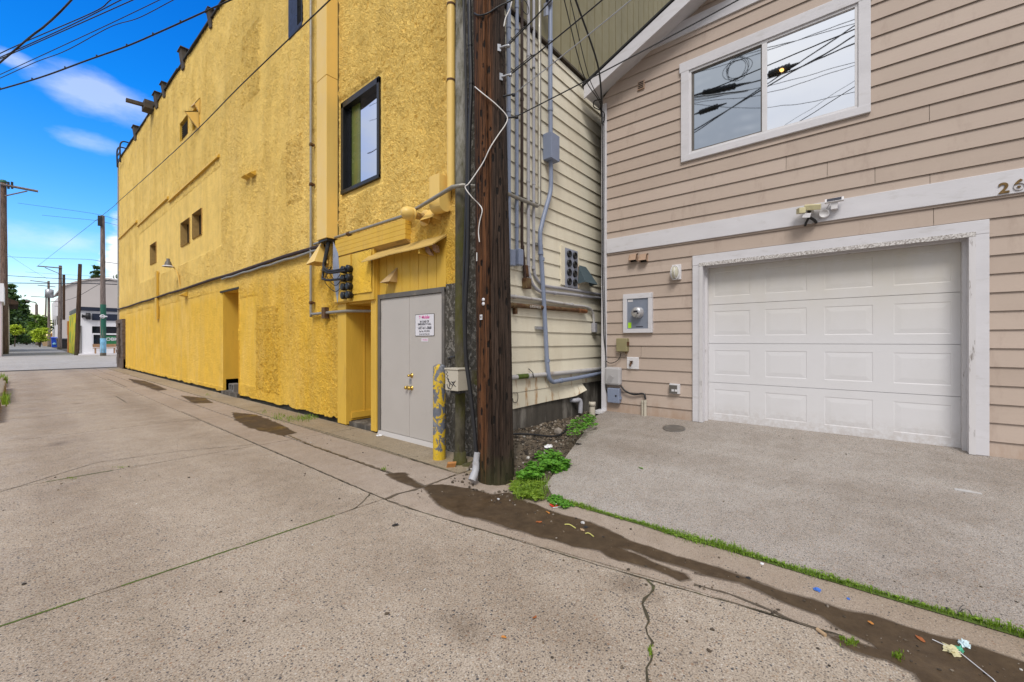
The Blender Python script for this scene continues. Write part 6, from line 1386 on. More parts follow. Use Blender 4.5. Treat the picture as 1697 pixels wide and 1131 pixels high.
clover_patch('low green weeds on the gravel by the foundation pipe', [(938, 715), (948, 700), (965, 694), (985, 698), (990, 706), (972, 714), (955, 726), (942, 724)], 170, .09, .30, .016)
clover_patch('small weed clump at the white slab corner', [(966, 690), (982, 690), (990, 697), (975, 702)], 50, .06, .33, .014)
clover_patch('clover clump where the kerb grass strip begins', [(905, 828), (920, 824), (938, 830), (950, 840), (935, 846), (915, 840)], 150, .05, .0, .011)
mb = MB()
for _ in range(420): g_ = gnd(852 + random.random() * 58, 800 + random.random() * 30); blade(mb, g_, .04 + random.random() * .10, .06, .0022)
def strip_pt(y): return V((3.175 + .02 * noise.noise(V((0, y * 2, 0))), y, .004))
y = 2.05
while y > -3.2:
    w = .009 + .048 * max(0, noise.noise(V((3, y * 1.7, 1))) + .12) + .016 * max(0, noise.noise(V((3, y * 7, 1)))); k = .5 + .8 * max(0, noise.noise(V((8, y * 2.3, 4))) + .3)
    if y > -.4: k *= .8
    for _ in range(int(14 + 800 * w)):
        p = strip_pt(y) + V((random.gauss(0, w), random.random() * .02, 0)); h = (.016 + random.random() * .036) * k * (1.15 if y < .8 else .9)
        blade(mb, p, h, .03 * random.random(), .0021)
        if random.random() < .10: leaf(mb, p + V((0, 0, h * .7)), (random.random() - .5, random.random() - .5, 1.2), .006 + .004 * random.random())
    y -= .02
tag(mb.build('grass', 'grass', origin=(0, 0, 0)), 'narrow strip of grass along the driveway kerb joint', 'grass', kind='stuff')
mb = MB(); n = 120; vs = []
for i in range(n):
    y = 2.1 - 5.3 * i / n; w = .02 + .02 * max(0, noise.noise(V((3, y * 1.7, 1))) + .3); c = strip_pt(y); vs += [(c.x - w, y, .0045), (c.x, y, .012), (c.x + w, y, .0055)]
mb.add(vs, [(3 * i + j, 3 * i + j + 1, 3 * i + j + 4, 3 * i + j + 3) for i in range(n - 1) for j in range(2)], smooth=True); tag(struct('moss_strip', mb, 'moss', kind='stuff', origin=(0, 0, 0)), 'brown green moss at the root of the grass strip', 'moss')
# tufts and moss along the joints
mb = MB()
for (cx, cy_, rx, ry, n, h) in ((437, 684, 6, 4, 26, .05), (462, 693, 12, 6, 90, .06), (480, 696, 10, 5, 80, .05), (500, 695, 18, 5, 150, .07), (515, 693, 14, 4, 90, .06), (636, 779, 4, 2, 26, .035), (1078, 1082, 3, 10, 40, .02), (1412, 1067, 12, 5, 120, .02), (1395, 1060, 6, 4, 40, .018), (120, 793, 10, 2, 40, .012), (200, 775, 12, 1.6, 36, .012), (590, 673, 6, 2, 20, .02), (300, 630, 6, 2, 20, .07), (345, 655, 5, 2, 22, .05), (1488, 1090, 8, 8, 60, .025), (4, 634, 8, 3, 120, .3), (8, 668, 6, 5, 120, .25)):
    for _ in range(n):
        g_ = gnd(cx + random.gauss(0, rx * .5), cy_ + random.gauss(0, ry * .5)); blade(mb, g_, h * (.4 + random.random() * .8), h * .6 * random.random(), .002 + h * .03)
for (a, b, n) in (((60, 1003), (130, 985), 60), ((330, 930), (520, 866), 120), ((420, 902), (560, 855), 70)):
    for _ in range(n):
        t = random.random(); g_ = gnd(a[0] + (b[0] - a[0]) * t, a[1] + (b[1] - a[1]) * t); g_.y = 3.347 + random.gauss(0, .004); blade(mb, g_ + V((0, 0, -.004)), .007 + random.random() * .005, .008, .0015)
tag(mb.build('grass_tufts', 'grass_yellow', origin=(0, 0, 0)), 'small grass tufts in the joints and along the yellow wall', 'grass', kind='stuff')
mb = MB()
for (x0, x1, y) in ((.4, 1.0, 3.347), (1.05, 1.7, 3.347), (-.1, .25, 3.347), (.2, .7, 6.42)):
    pts = []; n = 30
    for i in range(n + 1): pts.append((x0 + (x1 - x0) * i / n, y - .006 - .004 * random.random(), .0025))
    for i in range(n, -1, -1): pts.append((x0 + (x1 - x0) * i / n, y + .006 + .004 * random.random(), .0025))
    flat(mb, [V(p) for p in pts])
tag(struct('joint_moss', mb, 'moss', kind='stuff', origin=(0, 0, 0)), 'dark moss lying in the alley slab joints', 'moss')
def scrap(label, px, py, r, m, name='litter', seed=0, cat='litter', ground=gnd, sq=.35):
    p = ground(px, py); return tag(crumple((p.x, p.y, p.z + r * .12), r, 3, sq, seed).build(name, m), label, cat)
def leafpiece(label, px, py, r, m, name='fallen_leaf', cat='leaf', el=1.5, ground=gnd):
    p = ground(px, py) + V((0, 0, .006)); q = random.random() * 6.28; mb = MB(); n = 9; vs = [p + V((0, 0, .004))]
    for i in range(n):
        a = 6.283 * i / n; x, y = r * el * math.cos(a), r * .6 * math.sin(a) * (1 + .3 * random.random()); vs.append(p + V((x * math.cos(q) - y * math.sin(q), x * math.sin(q) + y * math.cos(q), .006 * random.random())))
    mb.add(vs, [(0, i + 1, (i + 1) % n + 1) for i in range(n)]); return tag(mb.build(name, m), label, cat)
p = gnd(921, 839); t = thing('wrapper', 'red and white flattened wrapper beside the grass strip', 'wrapper', p); d1 = V((.9, -.45, 0)).normalized(); d2 = V((.45, .9, 0)).normalized()
mb = MB()
g0 = [p + d1 * a + d2 * b + V((0, 0, .008 + .008 * random.random())) for b in (-.035, .0, .035) for a in (-.05, -.015, .02, .05)]
mb.add(g0, [(i + 4 * j, i + 1 + 4 * j, i + 5 + 4 * j, i + 4 + 4 * j) for j in range(2) for i in range(3)]); mb.build('sheet', 'l_red', t)
mb = MB(); mb.obox(p + V((0, 0, .019)) + d1 * .005, d1 * .014, d2 * .01, (0, 0, .001)); mb.obox(p + d2 * -.037 + V((0, 0, .006)), d1 * .05, d2 * .004, (0, 0, .002)); mb.build('print', 'l_white', t)
scrap('crumpled blue wrapper on the concrete below the grass strip', 1354, 978, .022, 'l_blue', 'wrapper', 2)
scrap('tiny blue scrap right of the crumpled blue wrapper', 1406, 993, .010, 'l_blue', 'wrapper', 5)
scrap('crumpled white and cream food wrapper lying in the wet gutter', 1578, 1080, .042, 'l_creamy', 'wrapper', 7)
scrap('green scrap of the wrapper pile in the wet gutter', 1590, 1080, .022, 'l_teal', 'wrapper', 9, sq=.9)
scrap('pale translucent cup remnant behind the green scrap', 1597, 1070, .028, 'l_mint', 'cup', 11, sq=.8)
scrap('small white paper ball by the kerb joint', 1263, 935, .014, 'l_white', 'paper', 3)
scrap('black plastic lump on the driveway above the grass', 1571, 1011, .018, 'l_darkbit', 'litter', 6, ground=drv)
scrap('black scrap half hidden in the grass strip', 1189, 897, .016, 'l_darkbit', 'litter', 16)
scrap('dark rounded clump in the wet silt beside a pale pebble', 971, 875, .024, 'l_darkbit', 'litter', 13)
scrap('dark twig bundle on the edge of the wet silt', 1240, 959, .018, 'l_darkbit', 'litter', 14)
p = gnd(1361, 1051); d = (gnd(1368, 1056) - gnd(1354, 1046)).normalized(); mb = MB(); mb.tube([p - d * .022 + V((0, 0, .009)), p + d * .022 + V((0, 0, .009))], .009, 12); tag(mb.build('cork', 'l_cork'), 'tan cork lying at the crack beside the wet gutter', 'cork')
leafpiece('rust brown leaf in the wet gutter near the wrapper pile', 1525, 1061, .017, 'l_rustleaf')
leafpiece('orange brown leaf in the wet gutter below the red wrapper', 893, 867, .018, 'l_rustleaf')
leafpiece('thin orange leaf on the wet silt just under the red wrapper', 908, 851, .012, 'l_orange', el=2.4)
leafpiece('small yellow leaf in the wet gutter at lower right', 1443, 1035, .012, 'l_orange')
leafpiece('tan flat leaf beside the dark clump in the wet silt', 965, 880, .018, 'l_cork')
leafpiece('yellow green leaf lying alone on the driveway', 1062, 777, .022, 'clover', ground=drv)
leafpiece('dark dead leaf on the driveway edge near the gravel', 958, 737, .03, 'l_darkbit', ground=drv)
leafpiece('round dark stain like tar spot on the alley slab', 655, 872, .028, 'l_darkbit', 'tar_spot', 'tar spot', 1.0)
leafpiece('reddish brown pebble leaf in the alley slab foreground', 886, 1026, .012, 'l_rustleaf', el=1.2)
leafpiece('orange flake in the alley slab foreground', 835, 1059, .012, 'l_orange', el=1.2)
P = gnd(748, 775); mb = MB(); mb.obox(P + V((0, 0, .03)), (.04, -.03, .0), (.012, .012, .006), (.0, -.012, .03)); tag(mb.build('brick_shard', 'l_brick', bevel=.004), 'orange brick shard leaning between the bollard and the thick pole', 'brick')
mb = MB(); ps = [gnd(1545, 1064), gnd(1590, 1085), gnd(1645, 1130), gnd(1690, 1180)]; mb.tube([q + V((0, 0, .012)) for q in ps], .0022, 6); tag(mb.build('straw', 'pvc_white'), 'long thin white straw or wire across the wet gutter', 'wire')
mb = MB(); P = gnd(1600, 1022); mb.tube([P + V((.02 * math.cos(q), .025 * math.sin(q), .03 + .02 * math.cos(q * 2))) for q in np.linspace(0, 5.6, 20)], .0022, 6); tag(mb.build('wire_ring', 'frame_grey'), 'curled grey wire ring beside the grass strip', 'wire')
for px, py, r, lab in ((826, 829, .014, 'pale round pebble in the silt at the thick pole'), (966, 868, .018, 'pale oval pebble in the wet silt'), (845, 831, .010, 'tiny grey pebble right of the pale round one near the thick pole')):
    p = gnd(px, py); mb = MB(); pebble(mb, (p.x, p.y, .008), r, .7); tag(mb.build('pebble', 'l_greyrock' if r < .012 else 'conduit_pale'), lab, 'pebble')
mb = MB()
for (a, b) in (((936, 871), (954, 877)), ((970, 886), (984, 891))): P, Q = gnd(*a), gnd(*b); mb.tube(smooth_path([P + V((0, 0, .008)), (P + Q) / 2 + V((.01, .01, .014)), Q + V((0, 0, .006))], 5), .004, 6)
tag(mb.build('twig', 'l_lichen'), 'pale lichen covered twig in the wet silt', 'twig')
p = drv(1604, 815); mb = MB(); mb.obox(p + V((0, 0, .004)), (.02, -.0, .0025), (0, .075, 0), (0, 0, .0015)); tag(mb.build('tape_strip', 'conduit_pale'), 'pale worn tape strip stuck on the driveway', 'tape')
for px, py, r, lab in ((629, 723, .05, 'white plaster chunk at the left foot of the grey doors'),):
    scrap(lab, px, py, r, 'l_white', 'plaster_chunk', 8, 'plaster')
# low kerb at the left edge of the alley
K0 = gnd(8, 690); mb = MB()
for (y0, y1, x1, h) in ((11.6, 14.6, -.20, .16), (15.4, 19.8, -.18, .26), (20.1, 23.2, -.25, .2)): mb.box(-1.4, x1, y0, y1, -.02, h)
o = mb.build('kerb_block', 'kerb', bevel=.03); tag(o, 'old low concrete kerb at the left edge of the alley', 'kerb')
# ------------------------------------------------------------------ across the street
def plane_y(px, py, y): return onY(px, py, y)
YSH = 47.2
a, b = plane_y(132, 588, YSH), plane_y(215, 588, YSH); zg = gz(YSH); zt = plane_y(160, 516, YSH).z
shop = thing('white_shop', 'low white shop with navy signboard and big window across the street', 'shop', (a.x, YSH, zg))
wy = [plane_y(152.5, py, YSH).z for py in (520, 531, 541, 552.5, 555, 574)]
xw = plane_y(152.5, 550, YSH).x; xe = b.x + 3
mb = MB()
mb.box(a.x, xw, YSH, YSH + .3, zg, zt); mb.box(xw, xe, YSH, YSH + .3, wy[2], zt); mb.box(xw, xe, YSH, YSH + .3, zg, wy[5]); mb.box(a.x, a.x + .2, YSH + .3, YSH + 9, zg, zt); mb.box(a.x, xe, YSH + 8.8, YSH + 9, zg, zt); mb.build('wall', 'shop_white', shop)
mb = MB(); mb.box(a.x - .05, xe, YSH - .12, YSH + 9, zt, zt + .30); mb.build('roof_edge', 'navy', shop)
mb = MB(); mb.box(xw, xe, YSH - .1, YSH - .001, wy[1], wy[0]); sb = mb.build('signboard', 'navy', shop)
0 and text_mesh('O-O', .42, 'sign_white', shop, (plane_y(173, 525, YSH).x, YSH - .11, (wy[0] + wy[1]) / 2), (1, 0, 0), (0, 0, 1), .01, 'sign_mark', sx=1.6)
mb = MB(); mb.box(xw, xe, YSH + .12, YSH + .16, wy[5], wy[2]); sw = mb.build('window', 'glass_dark', shop)
mb = MB(); mb.box(xw, xe, YSH + .02, YSH + .115, wy[4], wy[3]); mb.box(xw, xw + .08, YSH + .02, YSH + .11, wy[5], wy[4]); mb.build('frame', 'shop_white', sw)
p, q = plane_y(176, 557, YSH), plane_y(193, 573, YSH); mb = MB(); mb.box(p.x, q.x, YSH + .05, YSH + .11, q.z, p.z); mb.build('poster', 'green_poster', sw)
text_mesh('JOBK', .36, 'sign_white', shop, ((p.x + q.x) / 2, YSH + .04, p.z - .28), (1, 0, 0), (0, 0, 1), .01, 'window_lettering', bold=.01)
p = plane_y(144.5, 524.5, YSH); mb = MB(); mb.lathe((p.x + .05, YSH - .1, p.z), (-1, 0, 0), [(-.12, 0), (-.12, .26), (.12, .26), (.16, .1), (.3, .1), (.32, .14), (.36, .14), (.36, 0)], 16); mb.build('wall_fan', 'black_matte', shop)
p = plane_y(134, 558, YSH); mb = MB(); mb.tube([(p.x, YSH - .03, zg), (p.x, YSH - .03, plane_y(134, 540, YSH).z)], .03, 6); mb.build('drainpipe', 'frame_grey', shop)
# mural fence along the shop's side
XM = plane_y(127, 580, 47.6).x; y1 = 54.5; r116 = ray(116.5, 560); y1 = XM / r116.x * r116.y
zt0, zt1 = onX(124, 521, XM).z, onX(117, 524, XM).z; mb = MB(); mb.prism([(XM - .08, 47.7, gz(47.7)), (XM - .08, y1, gz(y1)), (XM - .08, y1, zt1), (XM - .08, 47.7, zt0)], (.08, 0, 0)); o = mb.build('mural_wall', 'mural'); tag(o, 'yellow and green mural wall beside the white shop', 'wall')
mb = MB(); mb.box(XM - .12, XM + .0, y1 + .02, y1 + 1.2, gz(y1), zt1 * .55); mb.box(XM - .14, XM, y1 + .02, y1 + 1.2, zt1 * .55, zt1 * .88); o = mb.build('gate_panel', 'l_orange'); tag(o, 'orange topped panel at the far end of the mural wall', 'panel')
# bench
p, q = plane_y(154, 588, 46.3), plane_y(193, 588, 46.3); zb = gz(46.2) + .1; t = thing('bench', 'plain wooden bench under the shop window', 'bench', ((p.x + q.x) / 2, 46.3, zb))
mb = MB(); mb.box(p.x, q.x, 46.05, 46.45, zb + .4, zb + .46); mb.build('seat', 'bench_wood', t); mb = MB(); mb.box(p.x, q.x, 46.45, 46.5, zb + .5, zb + .75); mb.build('backrest', 'bench_wood', t)
for x in (p.x + .1, q.x - .16):
    mb = MB(); mb.box(x, x + .07, 46.1, 46.46, zb, zb + .4); mb.build('leg', 'bench_wood', t)
# big grey hall with a bowed roof
YG = 80; gx = plane_y(102, 560, YG).x; ap = plane_y(178, 464, YG); e0 = plane_y(102, 477, YG); ww = (ap.x - gx) * 2; zg = gz(YG)
hall = thing('grey_hall', 'large grey rendered hall with a shallow bowed roof behind the white shop', 'hall', (gx, YG, zg))
arc = [(gx + ww * i / 20, e0.z + (ap.z - e0.z) * (1 - (2 * i / 20 - 1) ** 2)) for i in range(21)]
mb = MB(); mb.prism([(gx, YG, zg)] + [(x, YG, z) for x, z in arc] + [(gx + ww, YG, zg)], (0, .3, 0)); mb.build('wall', 'far_grey', hall)
mb = MB(); mb.box(gx, gx + .3, YG + .31, YG + 22, zg, e0.z - .8); mb.build('side_wall', 'far_grey2', hall)
mb = MB(); mb.prism([(x, YG - .15, z + .01) for x, z in arc] + [(x, YG - .15, z + .22) for x, z in reversed(arc)], (0, 21, 0)); mb.build('roof', 'far_grey', hall)
for k in range(4): mb = MB(); mb.box(gx - .05, gx - .001, YG + 3 + k * 4.5, YG + 4.6 + k * 4.5, zg + 3.2, zg + 4.4); mb.build('window', 'frame_grey', hall)
for (x, z) in ((.8, 5.6), (2.2, 3.9)): mb = MB(); mb.box(gx - .4, gx - .06, YG + 2 + x * 3, YG + 3 + x * 3, zg + z, zg + z + .6); mb.build('air_unit', 'far_grey2', hall)
# street poles
GP = 'wooden poles across the street'
def far_pole(label, px, py, tpx, tpy, wpx, m, arms=(), extra=None, y=None, name='utility_pole'):
    b = gnd(px, py) if y is None else V((onY(px, 560, y).x, y, gz(y))); r = ray(tpx, tpy); tp = CAM + r * (b.y / r.y); d = (b - CAM).length / 1.3
    rad = wpx / 2 / F * (b.y / ray(px, py).y); t = thing(name, label, 'utility pole', b, GP); mb = pole('trunk', b, tp, rad * 1.15, rad * .82, m, seg=14, rows=30); mb.build('trunk', m, t)
    for (apx, apy, bpx, bpy, th) in arms:
        A_, B_ = CAM + ray(apx, apy) * (b.y / ray(apx, apy).y), CAM + ray(bpx, bpy) * (b.y / ray(bpx, bpy).y); h = th / 2 / F * (b.y / ray(px, py).y); mb = MB(); mb.tube([A_ - V((0, rad, 0)), B_ - V((0, rad, 0))], h, 6); mb.build('crossarm', 'pole_grey', t)
    return t, b, tp, rad
t, LB, LT, lr = far_pole('tall brown pole with a long crossarm at the left edge', 7, 587, 5.5, 303, 8.6, 'pole_light', [(0, 306.5, 63, 318.5, 4), (8, 326, 45, 318, 2)])
mb = MB(); mb.lathe(LT, (0, 0, 1), [(0, lr * .9), (.12, lr * .95), (.2, lr * .7), (.2, 0)], 12); mb.build('cap', 'green_paint', t)
for px in (14, 20): A_ = CAM + ray(px, 308) * (LB.y / ray(px, 308).y); mb = MB(); mb.tube([A_ + V((0, -lr, .25)), A_ + V((0, -lr, -.3))], .07, 6); mb.build('insulator', 'black_matte', t)
t, GB_, GTp, gr = far_pole('grey pole painted green and blue at its base before the shop', 171, 590, 170, 358, 6.6, 'pole_grey')
zg1 = (CAM + ray(171, 505) * (GB_.y / ray(171, 505).y)).z; mb = MB(); mb.tube([GB_ + V((0, 0, -.0)), V((GB_.x, GB_.y, zg1))], gr * 1.12, 16); mb.build('painted_wrap', 'green_paint', t)
za, zb_ = [(CAM + ray(171, py) * (GB_.y / ray(171, py).y)).z for py in (561, 585)]; mb = MB(); mb.tube([V((GB_.x, GB_.y, zb_)), V((GB_.x, GB_.y, za))], gr * 1.15, 16); mb.build('poster', 'poster_blue', t)
za = (CAM + ray(171, 525) * (GB_.y / ray(171, 525).y)).z; mb = MB(); mb.tube([V((GB_.x - gr * 1.4, GB_.y - gr * 1.25, za)), V((GB_.x + gr * 1.4, GB_.y - gr * 1.25, za))], .05, 6); mb.tube([V((GB_.x + gr * .8 * math.cos(q) - .05, GB_.y - gr * 1.25, za + gr * .8 * math.sin(q))) for q in np.linspace(0, 6.28, 16)], .03, 6); mb.build('painted_mark', 'sign_white', t)
za = (CAM + ray(171, 365) * (GB_.y / ray(171, 365).y)).z; mb = MB(); mb.box(GB_.x - gr * 2, GB_.x - gr * .5, GB_.y - gr * 1.2, GB_.y, za - .5, za + .25); mb.build('bracket', 'black_matte', t)
far_pole('plain brown leaning pole stump without wires beside the mural wall', 127.5, 589, 132.6, 438, 5.6, 'pole_brown')
t, b4, t4, r4 = far_pole('pole with a crossarm pointing left in front of the grey hall', 99, 560, 100, 440.5, 4.6, 'pole_grey', [(62, 441.5, 103, 445, 1.7), (74, 444, 98, 454, 1), (84, 500, 98, 500, 1)], y=66)
mb = MB(); z4 = (CAM + ray(100, 478) * (66 / ray(100, 478).y)).z; mb.tube([V((b4.x + .30, 66, gz(66) + 3.2)), V((b4.x + .30, 66, z4 + 1.5))], .11, 8); mb.build('riser', 'pole_brown', t)
t, b5, t5, r5 = far_pole('distant pole with a grey transformer near its top', 81.5, 560, 80.5, 466, 3.4, 'pole_grey', [(50, 465.5, 82, 469, 1.2), (62, 473, 92, 476, 1.2)], y=86)
mb = MB(); z5 = (CAM + ray(80, 488) * (86 / ray(80, 488).y)).z; mb.lathe((b5.x, 85.7, z5 - .5), (0, 0, 1), [(0, 0), (0, .42), (1.1, .42), (1.2, .2), (1.25, 0)], 12); mb.build('transformer', 'galv', t)
far_pole('farthest thin pole with a short crossarm behind the transformer pole', 74, 560, 76.5, 491, 2.2, 'pole_grey', [(51, 491.5, 77, 493, .9)], y=112)
b = V((onY(61, 560, 100).x, 100, gz(100))); t = thing('street_lamp', 'slim street lamp with a curved arm over the far alley', 'street lamp', b); P = lambda px, py: onY(px, py, 100)
mb = MB(); mb.tube([b, P(60.5, 505)], .16, 8); mb.build('post', 'pole_grey', t); mb = MB(); mb.tube(smooth_path([P(60.5, 506), P(59, 502), P(52, 500.5), P(44, 499)], 5), .07, 6); mb.build('arm', 'frame_grey', t); mb = MB(); mb.tube([P(47, 499.5), P(42, 498.6)], [.2, .12], 8); mb.build('lamp_head', 'frame_grey', t)
# bins and timber
def box_thing(label, cat, name, px0, px1, py0, py1, depth, m, lid=None, y=None):
    g0 = gnd((px0 + px1) / 2, py1); yy = g0.y; a, b_ = onY(px0, py1, yy), onY(px1, py1, yy); zt_ = onY(px0, py0, yy).z; zz = gz(yy); t = thing(name, label, cat, ((a.x + b_.x) / 2, yy, zz)); w = (b_.x - a.x)
    mb = MB(); mb.prism([(a.x + w * .08, yy, zz), (b_.x - w * .08, yy, zz), (b_.x, yy, zt_ - .1), (a.x, yy, zt_ - .1)], (0, depth, 0)); mb.build('body', m, t, bevel=.02)
    mb = MB(); mb.prism([(a.x - .03, yy - .05, zt_ - .1), (a.x - .03, yy - .05, zt_ - .03), (a.x - .03, yy + depth, zt_ + .08), (a.x - .03, yy + depth, zt_ - .1)], (w + .06, 0, 0)); mb.build('lid', lid or m, t); return t, (a.x, b_.x, yy, zz)
t, r = box_thing('blue plastic wheelie bin beside the black skip', 'bin', 'wheelie_bin', 85, 95, 560, 576, .8, 'bin_blue')
for x in (r[0] + .1, r[1] - .2): mb = MB(); mb.lathe((x, r[2] + .75, r[3] + .12), (1, 0, 0), [(0, 0), (0, .12), (.08, .12), (.08, 0)], 12); mb.build('wheel', 'black', t)
mb = MB(); p = ((r[0] + r[1]) / 2, r[2] - .03); mb.lathe((p[0], p[1], r[3] + .45), (0, -1, 0), [(0, .16), (.01, .16), (.01, 0)], 14); mb.build('sticker', 'poster_blue', t)
box_thing('wide black steel skip left of the mural wall', 'skip', 'waste_skip', 94.5, 114.5, 562, 578, 1.6, 'bin_black')
box_thing('black bin behind the blue wheelie bin', 'bin', 'waste_bin', 73, 80, 559, 568, .9, 'bin_black')
box_thing('teal bin behind the tall left pole', 'bin', 'waste_bin', 12, 20, 552, 572, .9, 'teal_bin')
g0 = gnd(88, 573); yy = g0.y + 4; a, b_ = onY(80, 570, yy), onY(97, 570, yy); mb = MB()
for k in range(7): x = a.x + (b_.x - a.x) * k / 7; mb.box(x, x + .22, yy + .02 * k, yy + .3, gz(yy), onY(80, 551 + random.random() * 4, yy).z)
o = mb.build('timber_stack', 'wood_orange'); tag(o, 'orange boards leaning in a row behind the blue bin', 'timber')
g0 = gnd(79, 574); mb = MB(); mb.obox(g0 + V((0, 0, .6)), (.5, 0, .25), (0, .05, .1), (-.1, 0, .5)); o = mb.build('board', 'l_cork'); tag(o, 'tan board leaning against the blue bin', 'board')
# left side neighbours
t = thing('left_house', 'cream boarded house with a brown eave behind the tall left pole', 'house', (onY(13, 580, 58).x, 58, gz(58)))
x1 = onY(14.5, 560, 58).x; zt_ = onY(14, 498, 58).z; mb = MB(); mb.box(x1 - 8, x1, 58, 66, gz(58), zt_); mb.build('wall', 'cream_far', t); mb = MB(); mb.prism([(x1 + .55, 57.6, zt_ - .35), (x1 + .55, 57.6, zt_ - .1), (x1 - 3.7, 57.6, zt_ + 1.9), (x1 - 8, 57.6, zt_ - .1), (x1 - 8, 57.6, zt_ - .35)], (0, 9, 0)); mb.build('roof', 'pole_brown', t)
t = thing('pink_shed', 'pale pink rendered wall at the far left edge of the view', 'building', (onY(2, 587, 46.6).x, 46.6, gz(46)))
x1 = onY(2.5, 560, 46.6).x; mb = MB(); mb.box(x1 - 5, x1, 46.6, 52, gz(46), onY(2, 472, 46.6).z); mb.build('wall', 'pale_pink', t); mb = MB(); mb.box(x1 - 5, x1 + .1, 46.5, 52.1, onY(2, 500, 46.6).z, onY(2, 470, 46.6).z); mb.build('roof', 'shop_white', t)
# ------------------------------------------------------------------ trees
def tree(label, name, x, y, h, w, kind, m, n, ls, group='trees beyond the street', trunk_h=.25):
    z = gz(y); t = thing(name, label, 'tree', (x, y, z), group); mb = MB(); mb.tube([(x, y, z - .1), (x + .1, y, z + h * .5), (x, y, z + h * .95)], [w * .05, w * .035, w * .008], 8)
    rs = random.Random(hash(label) % 9999 if 0 else len(label) * 7 + int(x * 10)); clumps = []
    if kind == 'conifer':
        tiers = int(h / .9)
        for i in range(tiers):
            f = (i + .5) / tiers; rr = w / 2 * (1 - f) ** .8 * (.75 + .5 * rs.random()); zz = z + h * (.08 + .92 * f)
            for k in range(int(5 + 7 * (1 - f))):
                q = rs.random() * 6.28; l = rr * (.55 + .6 * rs.random()); e = V((x + l * math.cos(q), y + l * math.sin(q), zz - .14 * l)); mb.tube([(x, y, zz), e], .03, 4, False); clumps += [((V((x, y, zz)) * (1 - s) + e * s), .12 * h * (1 - f) * .5 + .25) for s in (.35, .65, .95)]
    else:
        for _ in range(26):
            d = V((rs.gauss(0, 1), rs.gauss(0, 1), rs.gauss(0, .8))).normalized() * (rs.random() ** .45); c = V((x, y, z + h * (trunk_h + (1 - trunk_h) * .5))) + V((d.x * w / 2, d.y * w / 2, d.z * h * (1 - trunk_h) / 2)); mb.tube([(x, y, z + h * trunk_h), (V((x, y, z + h * .45)) + c) / 2 + V((0, 0, .1)), c], [.06, .04, .015], 4, False); clumps.append((c, w * .17))
    mb.build('trunk', 'bark', t); mb = MB()
    for _ in range(n):
        c, r = clumps[rs.randrange(len(clumps))]; p = c + V((rs.gauss(0, r), rs.gauss(0, r), rs.gauss(0, r * .55))) * .75; nn = V((rs.gauss(0, 1), rs.gauss(0, 1), abs(rs.gauss(0, 1)) + .4)).normalized(); a_ = nn.orthogonal().normalized(); a_.rotate(Matrix.Rotation(rs.random() * 6.28, 3, nn)); b2 = nn.cross(a_); l = ls * (.6 + rs.random() * .9)
        mb.add([p - a_ * l * .5, p + b2 * l * .28, p + a_ * l * .6, p - b2 * l * .28], [(0, 1, 2, 3)], max(0, min(1, .5 + rs.gauss(0, .28))))
    mb.build('crown', m, t); return t
def tpos(px, y): return onY(px, 560, y).x
def th(px, py, y): return onY(px, py, y).z - gz(y)
def tw(px0, px1, y): return onY(px1, 560, y).x - onY(px0, 560, y).x
tree('tall dark ragged conifer nearest the left pole', 'conifer', tpos(17, 105), 105, th(17, 470, 105), tw(-8, 44, 105), 'conifer', 'needle', 5200, .5)
tree('broad dark evergreen right of the ragged conifer', 'evergreen_tree', tpos(40, 118), 118, th(38, 496, 118), tw(18, 62, 118), 'conifer', 'needle', 4200, .55)
tree('second dark evergreen filling the gap by the hall', 'evergreen_tree', tpos(53, 140), 140, th(53, 515, 140), tw(38, 80, 140), 'round', 'leaf_mid', 3200, .6)
tree('mid green bushy tree beside the thin far poles', 'broadleaf_tree', tpos(64, 96), 96, th(64, 524, 96), tw(46, 80, 96), 'round', 'leaf_mid', 3200, .36, trunk_h=.15)
tree('lime green shrub at the right verge of the alley', 'shrub', tpos(66, 82), 82, th(68, 541, 82), tw(54, 79, 82), 'round', 'leaf_lime', 2600, .22, 'lime shrubs along the far alley', .02)
tree('clipped lime parasol tree left of the far alley end', 'clipped_tree', tpos(24, 88), 88, th(24, 539, 88), tw(12, 38, 88), 'round', 'leaf_lime', 1500, .24, 'lime shrubs along the far alley', .5)
tree('low lime hedge tree closing the far alley end', 'clipped_tree', tpos(44, 108), 108, th(44, 545, 108), tw(24, 64, 108), 'round', 'leaf_lime', 2600, .3, 'lime shrubs along the far alley', .45)
tree('dark hedge under the lime trees at the alley end', 'hedge', tpos(42, 125), 125, th(42, 556, 125), tw(20, 66, 125), 'round', 'needle', 1500, .35, 'lime shrubs along the far alley', .02)
tree('pointed conifer top showing above the hall roof', 'conifer', tpos(160, 110), 110, th(160, 440, 110), tw(140, 180, 110), 'conifer', 'needle', 3600, .55)
tree('dark tree edge between the hall roof and the yellow wall', 'broadleaf_tree', tpos(198, 100), 100, th(197, 452, 100), tw(184, 212, 100), 'round', 'needle', 1600, .4)
for k, px in enumerate((-60, -120, 300, 420)):
    tree(['screening tree left of the ragged conifer', 'outer screening tree at the far left', 'tree behind the yellow building', 'farther tree behind the yellow building'][k], 'broadleaf_tree', tpos(px, 120), 120, 11 + k, 9, 'round', 'leaf_mid', 900, .7) if 0 else None
